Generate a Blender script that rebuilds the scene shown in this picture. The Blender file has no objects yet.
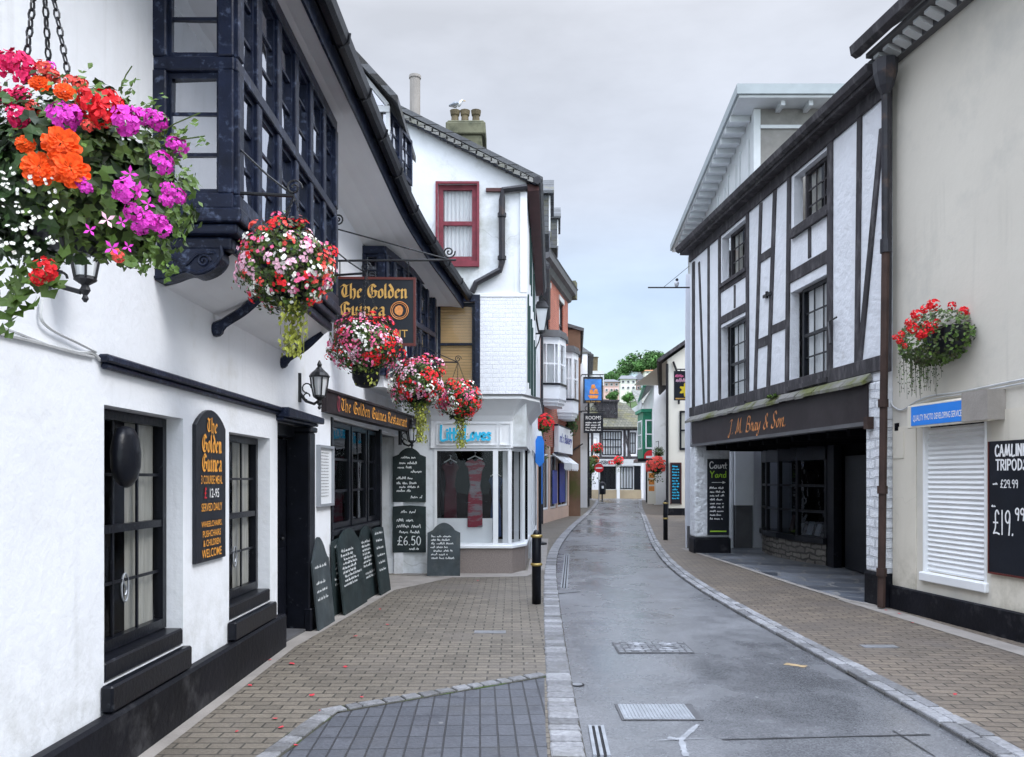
import bpy, math, random
from mathutils import Vector, Matrix
random.seed(11)
sc = bpy.context.scene
COL = sc.collection
FPX, HX, HY, EYE = 800.0, 512.0, 478.0, 1.7
def P(px, py, Y):
    return Vector(((px-HX)*Y/FPX, Y, EYE+(HY-py)*Y/FPX))

# ------------------------------------------------------------------ materials
def new_mat(name):
    m = bpy.data.materials.new(name); m.use_nodes = True
    nt = m.node_tree; nt.nodes.clear()
    out = nt.nodes.new('ShaderNodeOutputMaterial')
    b = nt.nodes.new('ShaderNodeBsdfPrincipled')
    nt.links.new(b.outputs[0], out.inputs[0])
    return m, nt, b, out
def N(nt, t, **kw):
    n = nt.nodes.new(t)
    for k, v in kw.items():
        if k in n.inputs.keys(): n.inputs[k].default_value = v
        else: setattr(n, k, v)
    return n
def L(nt, a, b): nt.links.new(a, b)
def pos(nt): return nt.nodes.new('ShaderNodeNewGeometry').outputs['Position']
def noise(nt, vec, scale, detail=4, rough=.55):
    n = N(nt, 'ShaderNodeTexNoise'); n.inputs['Scale'].default_value = scale
    n.inputs['Detail'].default_value = detail; n.inputs['Roughness'].default_value = rough
    L(nt, vec, n.inputs['Vector']); return n.outputs['Fac']
def mrange(nt, val, a, b, c=0., d=1.):
    n = N(nt, 'ShaderNodeMapRange'); L(nt, val, n.inputs['Value'])
    for k, v in zip(('From Min', 'From Max', 'To Min', 'To Max'), (a, b, c, d)): n.inputs[k].default_value = v
    return n.outputs['Result']
def mixc(nt, fac, a, b, mode='MIX'):
    n = N(nt, 'ShaderNodeMix', data_type='RGBA', blend_type=mode)
    for sock, v in ((n.inputs[0], fac), (n.inputs[6], a), (n.inputs[7], b)):
        if hasattr(v, 'is_linked'): L(nt, v, sock)
        elif isinstance(v, (int, float)): sock.default_value = v
        else: sock.default_value = (v[0], v[1], v[2], 1)
    return n.outputs[2]
def vmul(nt, vec, s):
    n = N(nt, 'ShaderNodeVectorMath', operation='MULTIPLY'); L(nt, vec, n.inputs[0]); n.inputs[1].default_value = s
    return n.outputs[0]
def bump(nt, b, h, strength=.3, dist=.01):
    n = N(nt, 'ShaderNodeBump'); n.inputs['Strength'].default_value = strength; n.inputs['Distance'].default_value = dist
    L(nt, h, n.inputs['Height']); L(nt, n.outputs[0], b.inputs['Normal'])
def streaks(nt, col, p, dc, amt):
    s = mrange(nt, noise(nt, vmul(nt, p, (3.2, 3.2, .16)), 2.2, 6, .6), .52, .74, 0, amt)
    m = mrange(nt, noise(nt, p, .55, 3), .42, .62)
    f = N(nt, 'ShaderNodeMath', operation='MULTIPLY'); L(nt, s, f.inputs[0]); L(nt, m, f.inputs[1])
    return mixc(nt, f.outputs[0], col, dc)
def splash(nt, col, p, dc, h, amt):
    sp = N(nt, 'ShaderNodeSeparateXYZ'); L(nt, p, sp.inputs[0])
    z = mrange(nt, sp.outputs['Z'], .25, h, 1, 0); f = N(nt, 'ShaderNodeMath', operation='MULTIPLY'); L(nt, z, f.inputs[0]); L(nt, mrange(nt, noise(nt, p, 5, 6, .7), .42, .66, 0, amt), f.inputs[1])
    return mixc(nt, f.outputs[0], col, dc)
def cracks(nt, col, p, dc, scale, amt):
    nn = N(nt, 'ShaderNodeTexNoise'); nn.inputs['Scale'].default_value = 2.5; L(nt, p, nn.inputs['Vector'])
    a = N(nt, 'ShaderNodeVectorMath', operation='MULTIPLY_ADD'); L(nt, nn.outputs['Color'], a.inputs[0]); a.inputs[1].default_value = (.5, .5, .5); L(nt, p, a.inputs[2])
    v = N(nt, 'ShaderNodeTexVoronoi', feature='DISTANCE_TO_EDGE'); v.inputs['Scale'].default_value = scale; L(nt, a.outputs[0], v.inputs['Vector'])
    e = mrange(nt, v.outputs['Distance'], 0, .006, amt, 0); g = mrange(nt, noise(nt, p, .9, 2), .52, .6)
    f = N(nt, 'ShaderNodeMath', operation='MULTIPLY'); L(nt, e, f.inputs[0]); L(nt, g, f.inputs[1])
    return mixc(nt, f.outputs[0], col, dc)
def sh(c, k): return tuple(min(1, x*k) for x in c)
def mat(name, c, rough=.75, var=.12, vs=2.5, bmp=0, bs=30, metal=0, spec=.4, dirt=None, tone=0, c2=None, stretch=(1, 1, 1), dist=.01, coat=0, weather=None):
    m, nt, b, out = new_mat(name)
    p = pos(nt)
    pv = vmul(nt, p, stretch)
    f = mrange(nt, noise(nt, pv, vs, 5), .3, .7)
    col = mixc(nt, f, sh(c, 1-var), c2 if c2 else sh(c, 1+var))
    if dirt:
        dc, lo, hi, ds = dirt
        g = mrange(nt, noise(nt, pv, ds, 6, .65), lo, hi)
        col = mixc(nt, g, col, dc)
    if weather:
        k = weather
        col = streaks(nt, col, p, k['c'], k.get('streak', .4))
        if k.get('crack'): col = cracks(nt, col, p, sh(k['c'], .5), k.get('cs', .6), k['crack'])
        if k.get('splash'): col = splash(nt, col, p, k['c'], k.get('h', 1.0), k['splash'])
    if tone:
        a = N(nt, 'ShaderNodeAttribute', attribute_name='tone')
        t = mrange(nt, a.outputs['Fac'], 0, 1, 1-tone, 1+tone)
        mm = N(nt, 'ShaderNodeVectorMath', operation='SCALE'); L(nt, col, mm.inputs[0]); L(nt, t, mm.inputs['Scale'])
        col = mm.outputs[0]
    L(nt, col, b.inputs['Base Color'])
    b.inputs['Roughness'].default_value = rough; b.inputs['Metallic'].default_value = metal
    b.inputs['Specular IOR Level'].default_value = spec
    if coat: b.inputs['Coat Weight'].default_value = coat
    if bmp: bump(nt, b, noise(nt, pv, bs, 6, .6), bmp, dist)
    return m
def axes(nt, ax, rot=0):
    s = N(nt, 'ShaderNodeSeparateXYZ'); L(nt, pos(nt), s.inputs[0])
    c = N(nt, 'ShaderNodeCombineXYZ')
    L(nt, s.outputs['XYZ'.index(ax[0])], c.inputs[0]); L(nt, s.outputs['XYZ'.index(ax[1])], c.inputs[1])
    mp = N(nt, 'ShaderNodeMapping'); L(nt, c.outputs[0], mp.inputs['Vector']); mp.inputs['Rotation'].default_value = (0, 0, rot)
    return mp.outputs[0]
def brick(name, ax, c1, c2, mortar, w=.215, h=.075, mw=.01, rough=.85, bmp=.5, rot=0, offset=.5, dirt=None, var=.25, dist=.008, wob=0.0, moss=None, spec=.4):
    m, nt, b, out = new_mat(name)
    v = axes(nt, ax, rot)
    if wob:
        nn = N(nt, 'ShaderNodeTexNoise'); nn.inputs['Scale'].default_value = 3.5; L(nt, v, nn.inputs['Vector'])
        sb = N(nt, 'ShaderNodeVectorMath', operation='SUBTRACT'); L(nt, nn.outputs['Color'], sb.inputs[0]); sb.inputs[1].default_value = (.5, .5, .5)
        sl = N(nt, 'ShaderNodeVectorMath', operation='SCALE'); L(nt, sb.outputs[0], sl.inputs[0]); sl.inputs['Scale'].default_value = wob
        ad = N(nt, 'ShaderNodeVectorMath', operation='ADD'); L(nt, v, ad.inputs[0]); L(nt, sl.outputs[0], ad.inputs[1]); v = ad.outputs[0]
    t = N(nt, 'ShaderNodeTexBrick', offset=offset)
    L(nt, v, t.inputs['Vector']); t.inputs['Scale'].default_value = 1
    t.inputs['Brick Width'].default_value = w; t.inputs['Row Height'].default_value = h
    t.inputs['Mortar Size'].default_value = mw; t.inputs['Mortar Smooth'].default_value = .3
    t.inputs['Color1'].default_value = (*c1, 1); t.inputs['Color2'].default_value = (*c2, 1); t.inputs['Mortar'].default_value = (*mortar, 1)
    p = pos(nt)
    n1 = noise(nt, p, 1.1, 6, .65); n2 = noise(nt, p, 45, 3)
    k = mrange(nt, n1, .3, .7, 1-var, 1+var)
    mm = N(nt, 'ShaderNodeVectorMath', operation='SCALE'); L(nt, t.outputs['Color'], mm.inputs[0]); L(nt, k, mm.inputs['Scale'])
    k2 = mrange(nt, n2, .3, .7, .82, 1.18)
    m2 = N(nt, 'ShaderNodeVectorMath', operation='SCALE'); L(nt, mm.outputs[0], m2.inputs[0]); L(nt, k2, m2.inputs['Scale'])
    col = m2.outputs[0]
    if ax == 'XY':
        vo = N(nt, 'ShaderNodeTexVoronoi'); vo.inputs['Scale'].default_value = 3.1; L(nt, p, vo.inputs['Vector'])
        col = mixc(nt, mrange(nt, vo.outputs['Distance'], .05, .075, .45, 0), col, (.06, .057, .052))
        vo = N(nt, 'ShaderNodeTexVoronoi'); vo.inputs['Scale'].default_value = 2.3; L(nt, vmul(nt, p, (1.1, .9, 1)), vo.inputs['Vector'])
        col = mixc(nt, mrange(nt, vo.outputs['Distance'], .03, .05, .5, 0), col, (.32, .31, .29))
        col = mixc(nt, mrange(nt, noise(nt, p, .8, 7, .72), .52, .72, 0, .45), col, (.075, .068, .058))
    if dirt:
        dc, lo, hi, ds = dirt
        col = mixc(nt, mrange(nt, noise(nt, p, ds, 6, .65), lo, hi), col, dc)
    L(nt, col, b.inputs['Base Color']); b.inputs['Roughness'].default_value = rough; b.inputs['Specular IOR Level'].default_value = spec
    inv = mrange(nt, t.outputs['Fac'], 0, 1, 1, 0)
    ad = N(nt, 'ShaderNodeMath', operation='ADD'); L(nt, inv, ad.inputs[0])
    mu = N(nt, 'ShaderNodeMath', operation='MULTIPLY'); L(nt, n2, mu.inputs[0]); mu.inputs[1].default_value = .4
    L(nt, mu.outputs[0], ad.inputs[1])
    bump(nt, b, ad.outputs[0], bmp, dist)
    return m
def glass_mat(name, tint=(.55, .6, .62), refl=.06, rough=.03, fk=1.0):
    m, nt, b, out = new_mat(name); nt.nodes.remove(b)
    tr = N(nt, 'ShaderNodeBsdfTransparent'); tr.inputs[0].default_value = (*tint, 1)
    gl = N(nt, 'ShaderNodeBsdfGlossy'); gl.inputs['Color'].default_value = (.9, .93, 1, 1); gl.inputs['Roughness'].default_value = rough
    h = noise(nt, pos(nt), 2.2, 2); bn = N(nt, 'ShaderNodeBump'); bn.inputs['Strength'].default_value = .12; bn.inputs['Distance'].default_value = .05
    L(nt, h, bn.inputs['Height']); L(nt, bn.outputs[0], gl.inputs['Normal'])
    fr = N(nt, 'ShaderNodeFresnel'); fr.inputs[0].default_value = 1.5
    ad = N(nt, 'ShaderNodeMath', operation='MULTIPLY_ADD'); L(nt, fr.outputs[0], ad.inputs[0]); ad.inputs[1].default_value = fk; ad.inputs[2].default_value = refl; ad.use_clamp = True
    mx = N(nt, 'ShaderNodeMixShader'); L(nt, ad.outputs[0], mx.inputs[0]); L(nt, tr.outputs[0], mx.inputs[1]); L(nt, gl.outputs[0], mx.inputs[2])
    L(nt, mx.outputs[0], out.inputs[0])
    return m

M = {}
M['plaster'] = mat('painted_plaster', (.80, .82, .86), .7, .04, 1.2, .35, 14, dirt=((.66, .66, .65), .56, .80, 1.3), dist=.018, weather=dict(c=(.52, .53, .52), streak=.45, crack=.12, cs=.55, splash=.7, h=1.1))
M['plaster_low'] = mat('plaster_soffit', (.80, .81, .83), .8, .04, 1.5, .2, 14)
M['black'] = mat('black_gloss_paint', (.0055, .0065, .0105), .3, .3, 5, .3, 35, spec=.24, dist=.008, dirt=((.045, .05, .06), .62, .74, 12))
M['navy'] = mat('blue_black_timber', (.009, .0135, .032), .34, .4, 6, .5, 22, spec=.26, dirt=((.085, .11, .18), .56, .72, 16), dist=.008)  # lighter blue patches: paint chips, and blue highlights put into the colour
M['plinth'] = mat('black_plinth', (.007, .0075, .011), .5, .35, 2, .4, 18, spec=.15, dirt=((.06, .06, .065), .55, .8, 3))
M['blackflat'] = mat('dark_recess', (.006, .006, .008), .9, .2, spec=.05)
M['iron'] = mat('black_iron', (.012, .013, .016), .4, .3, 12, .2, 60)
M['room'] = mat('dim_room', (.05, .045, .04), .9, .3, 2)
M['curtain'] = mat('cream_curtain', (.46, .45, .41), .9, .15, 9, .4, 14, stretch=(1, 6, .2), dist=.02)
M['net'] = mat('net_curtain', (.86, .88, .90), .9, .05, 9, .4, 20, stretch=(5, 5, .2), dist=.02)
M['wood_blind'] = mat('wooden_blind', (.82, .53, .25), .6, .1, 2, .6, 30, stretch=(.3, .3, 1), dist=.01)
M['glass'] = glass_mat('window_glass', (.96, .97, .97), .0, .03, .45)
M['glass_bright'] = glass_mat('old_window_glass', (.82, .86, .90), .52, .03)
M['glass_dark'] = glass_mat('dark_window_glass', (.3, .33, .36), .01, .03, .6)
M['white'] = mat('white_paint', (.82, .84, .86), .45, .04, 3, .1, 20)
M['whitewall'] = mat('white_wall', (.78, .79, .81), .75, .06, 1, .3, 12, dirt=((.48, .49, .46), .57, .78, 1.1))
M['gablewall'] = mat('weathered_white_render', (.74, .77, .80), .8, .08, 1.3, .5, 9, dirt=((.36, .38, .34), .53, .75, .9), weather=dict(c=(.3, .32, .29), streak=.6, crack=.3))
M['whitebrick'] = brick('painted_white_brick', 'XZ', (.78, .80, .84), (.75, .77, .81), (.70, .72, .76), .23, .075, .010, .6, .35, dirt=((.5, .5, .48), .62, .8, 1.5), var=.06, wob=.03)
M['whitebrick_y'] = brick('painted_white_brick_pier', 'YZ', (.80, .82, .85), (.76, .78, .82), (.58, .60, .64), .26, .13, .02, .6, 1., dirt=((.5, .5, .48), .62, .8, 1.5), var=.06, wob=.08, dist=.03)
M['roughwhite'] = mat('rough_white_stone', (.78, .80, .83), .7, .06, 2, 1., 9, dist=.10, dirt=((.55, .56, .58), .6, .75, 6))
M['slate'] = brick('slate_roof', 'YZ', (.11, .115, .125), (.075, .08, .085), (.03, .03, .03), .25, .14, .008, .7, .8, dirt=((.13, .12, .06), .55, .75, 1.5))
M['slate_x'] = brick('slate_roof_gable', 'XZ', (.23, .23, .22), (.15, .155, .145), (.03, .03, .03), .25, .11, .008, .7, .8, dirt=((.16, .16, .1), .5, .75, 2))
M['moss_roof'] = brick('mossy_tile_roof', 'XZ', (.125, .122, .095), (.085, .085, .066), (.04, .038, .03), .3, .22, .02, .85, .8, dirt=((.13, .12, .045), .48, .68, .5))
M['redpaint'] = mat('faded_red_paint', (.19, .026, .042), .6, .25, 6, .4, 25, dirt=((.30, .16, .17), .6, .8, 9))
M['redbrown'] = mat('red_brown_board', (.07, .022, .022), .6, .2, 4)
M['stone_mossy'] = mat('mossy_render', (.14, .14, .09), .9, .3, 2.5, .6, 14, dirt=((.05, .055, .035), .5, .7, 4))
M['pot'] = mat('clay_chimney_pot', (.125, .10, .058), .85, .35, 4, .5, 20)
M['granite'] = mat('granite_riser', (.24, .20, .18), .55, .25, 60, .1, 60)
M['redbrick'] = brick('red_brick', 'YZ', (.42, .105, .06), (.33, .08, .05), (.3, .24, .2), .215, .075, .01, .85, .5)
M['brown_wall'] = mat('brown_stained_wall', (.17, .10, .065), .85, .25, 1.2, .5, 8, dirt=((.10, .10, .03), .48, .66, .7))
M['greybrown'] = mat('grey_band', (.10, .10, .105), .6, .2, 3)
M['green'] = mat('green_paint', (.015, .20, .11), .45, .2, 3)
M['darkgreen'] = mat('dark_green_paint', (.012, .045, .04), .5, .2, 3)
M['peach'] = mat('peach_paint', (.62, .45, .36), .7, .06, 2)
M['blue'] = mat('blue_sign_paint', (.02, .22, .75), .4, .05, 2)
M['deepblue'] = mat('deep_blue_poster', (.02, .05, .32), .4, .2, 6)
M['gold'] = mat('gold_leaf', (.62, .36, .10), .4, .2, 25, metal=.25)
M['orange_letter'] = mat('orange_lettering', (.85, .38, .06), .5, .15, 25)
M['copper_letter'] = mat('copper_lettering', (.68, .27, .08), .5, .2, 25)
M['chalk'] = mat('chalk', (.72, .75, .76), .95, .25, 40)
M['white_letter'] = mat('white_lettering', (.8, .8, .8), .6, .1, 30)
M['red_letter'] = mat('red_lettering', (.6, .02, .03), .5, .1, 30)
M['cyan_letter'] = mat('cyan_lettering', (.04, .56, .88), .35, .06, 30)
M['signblack'] = mat('black_sign_board', (.008, .010, .016), .35, .3, 3, .1, 20)
M['chalkboard'] = mat('chalkboard', (.012, .022, .024), .6, .4, 4, .1, 30, dirt=((.035, .05, .05), .5, .8, 5))
M['slateboard'] = mat('grey_slate_board', (.045, .058, .065), .6, .35, 4, .1, 30, dirt=((.09, .1, .1), .52, .8, 5))
M['oxblood'] = mat('oxblood_frame', (.10, .02, .016), .4, .2, 8)
M['brass'] = mat('worn_brass', (.40, .29, .10), .4, .15, 20, metal=.6)
M['greyframe'] = mat('grey_metal_frame', (.32, .34, .37), .4, .08, 5, metal=.3)
M['paper'] = mat('printed_paper', (.72, .74, .76), .6, .06, 30)
M['cream'] = mat('cream_render', (.67, .625, .535), .8, .05, .8, .25, 10, dirt=((.50, .47, .40), .55, .8, .8), weather=dict(c=(.36, .33, .26), streak=.6, crack=.12, cs=.7, splash=.8, h=.9))
M['creamgrey'] = mat('grey_cream_upper', (.63, .595, .525), .8, .05, .7, .3, 9, dirt=((.47, .46, .42), .5, .8, .9), dist=.012, weather=dict(c=(.36, .35, .31), streak=.6, crack=0, cs=.4))
M['shutter'] = mat('white_roller_shutter', (.76, .77, .78), .45, .04, 3)
M['alu'] = mat('dull_metal', (.45, .46, .47), .4, .15, 5, metal=.6, dirt=((.2, .17, .13), .58, .75, 9))
M['timber'] = mat('weathered_dark_timber', (.034, .031, .036), .75, .4, 3, .7, 20, dirt=((.12, .115, .12), .5, .75, 8), stretch=(1, 1, .35), dist=.012)
M['tplaster'] = mat('trowelled_white_plaster', (.71, .73, .775), .7, .05, 2, .9, 7, dirt=((.55, .55, .55), .62, .8, 2.5), dist=.03)
M['fascia'] = mat('brown_black_fascia', (.022, .016, .018), .5, .2, 1.5, .15, 12, spec=.25, dirt=((.035, .028, .03), .5, .7, 1.2))
M['leadmoss'] = mat('mossy_lead', (.17, .165, .155), .8, .2, 2.5, .5, 14, dirt=((.10, .11, .03), .48, .62, 1.4))
M['rust'] = mat('rusty_pipe', (.05, .028, .022), .75, .35, 4, .4, 25)
M['pipe'] = mat('black_pipe', (.02, .02, .026), .5, .35, 6, .3, 30, dirt=((.08, .05, .04), .55, .7, 4))
M['greyrender'] = mat('grey_render', (.215, .205, .19), .9, .2, 2.2, .5, 8, dirt=((.28, .27, .26), .55, .75, 3))
M['greywhite'] = mat('grey_white_eaves', (.55, .57, .58), .6, .08, 2, .1, 12)
M['greyfascia'] = mat('grey_gutter', (.30, .335, .35), .5, .1, 2)
M['tallwhite'] = mat('lilac_white_wall', (.70, .72, .78), .75, .06, 1)
M['stonebase'] = brick('rubble_base', 'YZ', (.20, .185, .165), (.13, .12, .11), (.07, .065, .06), .30, .11, .02, .9, .9, wob=.18, dist=.03)
M['flag'] = brick('slate_flags', 'XY', (.22, .235, .265), (.06, .07, .088), (.24, .235, .23), .8, .55, .035, .34, .6, rot=.35, wob=.3, var=.4, spec=.6)
M['paver'] = brick('buff_block_paving', 'XY', (.205, .176, .138), (.142, .122, .097), (.062, .055, .045), .21, .105, .008, .62, .9, rot=.0, dirt=((.14, .122, .105), .52, .70, .55), var=.16, spec=.5, wob=.01)
M['paver_r'] = brick('brown_block_paving', 'XY', (.198, .16, .122), (.138, .112, .088), (.06, .05, .04), .21, .105, .008, .62, .9, rot=.1, dirt=((.13, .11, .095), .5, .7, .6), var=.18, spec=.5, wob=.01)
M['bluepaver'] = brick('blue_grey_stack_paving', 'XY', (.105, .11, .126), (.08, .085, .099), (.04, .04, .044), .115, .225, .007, .5, .9, rot=-.04, offset=0, dirt=((.055, .057, .068), .57, .66, 2.2), var=.12, spec=.5)
M['edge_cream'] = mat('worn_concrete_edge', (.30, .275, .25), .75, .15, 3, .4, 30)
M['petal_litter'] = mat('fallen_petals', (.62, .05, .07), .7, .2, 20)
M['cast'] = mat('cast_iron_cover', (.26, .265, .28), .4, .2, 8, .3, 40, metal=.3)
M['steelgrate'] = mat('steel_grate', (.42, .44, .47), .35, .15, 8, metal=.4)
M['dark_slot'] = mat('dark_slot', (.02, .02, .022), .8, .2)
M['roadpaint_white'] = mat('worn_white_marking', (.33, .34, .36), .7, .3, 9)
M['roadpaint_yellow'] = mat('worn_orange_marking', (.42, .30, .16), .7, .3, 9)
M['tar'] = mat('tar_line', (.03, .03, .033), .6, .3, 9)
M['cable'] = mat('painted_cable', (.55, .56, .57), .6, .15, 6)
M['maroon'] = mat('maroon_cloth', (.06, .008, .016), .85, .2, 8)
M['tartan'] = mat('red_grey_pattern_cloth', (.20, .17, .19), .9, .1, 2.2, dirt=((.22, .02, .04), .46, .54, 3.2), stretch=(1, 1, 4.5))
M['navycloth'] = mat('navy_cloth', (.02, .05, .14), .85, .2, 8)
M['feather'] = mat('gull_feather', (.62, .64, .68), .8, .15, 9)
M['featherdark'] = mat('dark_feather', (.03, .03, .035), .8, .2, 9)
M['beak'] = mat('beak', (.6, .35, .04), .5)
M['lampglass'] = mat('frosted_lamp_glass', (.68, .70, .72), .25, .05, 4)
M['bulb'] = mat('bulb', (.85, .86, .85), .3)
M['purple'] = mat('plum_fascia', (.16, .03, .07), .5, .1, 2)
M['grass'] = mat('hill_grass', (.06, .10, .03), .95, .3, .08, dirt=((.035, .07, .02), .45, .6, .12))
M['pinkwall'] = mat('pink_house_wall', (.62, .42, .38), .8, .05, .3)
M['palewall'] = mat('pale_house_wall', (.72, .70, .62), .8, .05, .3)
M['bluewall'] = mat('pale_blue_house_wall', (.56, .66, .74), .8, .05, .3)
M['hillroof'] = mat('house_roof', (.16, .165, .18), .8, .15, .5)
M['orange_roof'] = mat('orange_roof', (.40, .19, .09), .8, .15, .5)
M['bark'] = mat('bark', (.07, .05, .035), .9, .2, 4)
M['sandstone'] = mat('sandstone_riser', (.38, .31, .21), .8, .12, 1, .3, 8)
M['red'] = mat('red_sign', (.62, .02, .03), .4, .05)
M['yellow'] = mat('yellow_paint', (.80, .60, .03), .5, .05)
M['pink'] = mat('pink_lettering', (.75, .16, .30), .5, .05)
M['skyblue'] = mat('painted_sky', (.05, .22, .62), .4, .25, 3)
M['ship'] = mat('painted_ship', (.72, .27, .06), .4, .3, 6)

def asphalt():
    m, nt, b, out = new_mat('wet_asphalt'); p = pos(nt)
    big = noise(nt, vmul(nt, p, (1, .5, 1)), .5, 5, .6); trk = noise(nt, vmul(nt, p, (1, .12, 1)), 1.6, 5, .6); mid = noise(nt, p, 2.0, 5, .6)
    vo = N(nt, 'ShaderNodeTexVoronoi'); vo.inputs['Scale'].default_value = 95; L(nt, p, vo.inputs['Vector'])
    sp = mrange(nt, vo.outputs['Color'], .2, 1, .76, 1.30)
    c = mixc(nt, mrange(nt, mid, .3, .7), (.15, .152, .16), (.19, .193, .203))
    mm = N(nt, 'ShaderNodeVectorMath', operation='SCALE'); L(nt, c, mm.inputs[0]); L(nt, sp, mm.inputs['Scale'])
    tk = mrange(nt, trk, .35, .65, .90, 1.08); m5 = N(nt, 'ShaderNodeVectorMath', operation='SCALE'); L(nt, mm.outputs[0], m5.inputs[0]); L(nt, tk, m5.inputs['Scale'])
    sta = mixc(nt, mrange(nt, noise(nt, p, 1.3, 7, .7), .58, .74, 0, .3), m5.outputs[0], (.06, .062, .068))
    ad = N(nt, 'ShaderNodeMath', operation='ADD'); L(nt, mrange(nt, big, .36, .62, .0, .9), ad.inputs[0]); L(nt, mrange(nt, mid, .35, .65, -.25, .25), ad.inputs[1]); ad.use_clamp = True
    wet = mrange(nt, ad.outputs[0], 0, 1, .88, 1.10); m6 = N(nt, 'ShaderNodeVectorMath', operation='SCALE'); L(nt, sta, m6.inputs[0]); L(nt, wet, m6.inputs['Scale']); L(nt, m6.outputs[0], b.inputs['Base Color'])
    L(nt, mrange(nt, ad.outputs[0], 0, 1, .12, .50), b.inputs['Roughness'])
    b.inputs['Specular IOR Level'].default_value = .6
    bump(nt, b, vo.outputs['Distance'], .14, .004)
    return m
M['asphalt'] = asphalt()
M['sett'] = mat('granite_sett', (.25, .25, .26), .6, .25, 30, .8, 28, tone=.38, dirt=((.17, .165, .155), .5, .75, 4), dist=.012)
M['settjoint'] = mat('sett_joint', (.075, .07, .06), .9, .3, 8, .4, 40)
M['mossjoint'] = mat('mossy_joint', (.06, .058, .045), .95, .3, 20, dirt=((.05, .085, .012), .5, .6, 5))
M['leaf'] = mat('leaf_green', (.060, .122, .016), .5, .2, 6, tone=.75, c2=(.085, .14, .025))
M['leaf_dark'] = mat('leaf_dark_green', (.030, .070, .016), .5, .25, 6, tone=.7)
M['leaf_bronze'] = mat('leaf_bronze', (.075, .05, .028), .5, .25, 8, tone=.7, c2=(.05, .10, .02))
M['leaf_lime'] = mat('leaf_lime', (.22, .24, .03), .55, .2, 8, tone=.6)
M['crown'] = mat('tree_leaves', (.062, .145, .034), .85, .3, .5, tone=.7)
def petal(name, c, var=.15): return mat(name, c, .6, var, 30, tone=.4, spec=.25)
M['p_red'] = petal('red_petal', (.68, .018, .025)); M['p_pink'] = petal('pink_petal', (.74, .13, .27))
M['p_pale'] = petal('pale_pink_petal', (.80, .46, .58)); M['p_white'] = petal('white_petal', (.80, .80, .74))
M['p_magenta'] = petal('magenta_petal', (.66, .05, .50)); M['p_hot'] = petal('hot_pink_petal', (.72, .022, .13))
M['p_orange'] = petal('orange_petal', (.86, .10, .012)); M['p_coral'] = petal('coral_petal', (.80, .10, .08))

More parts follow.
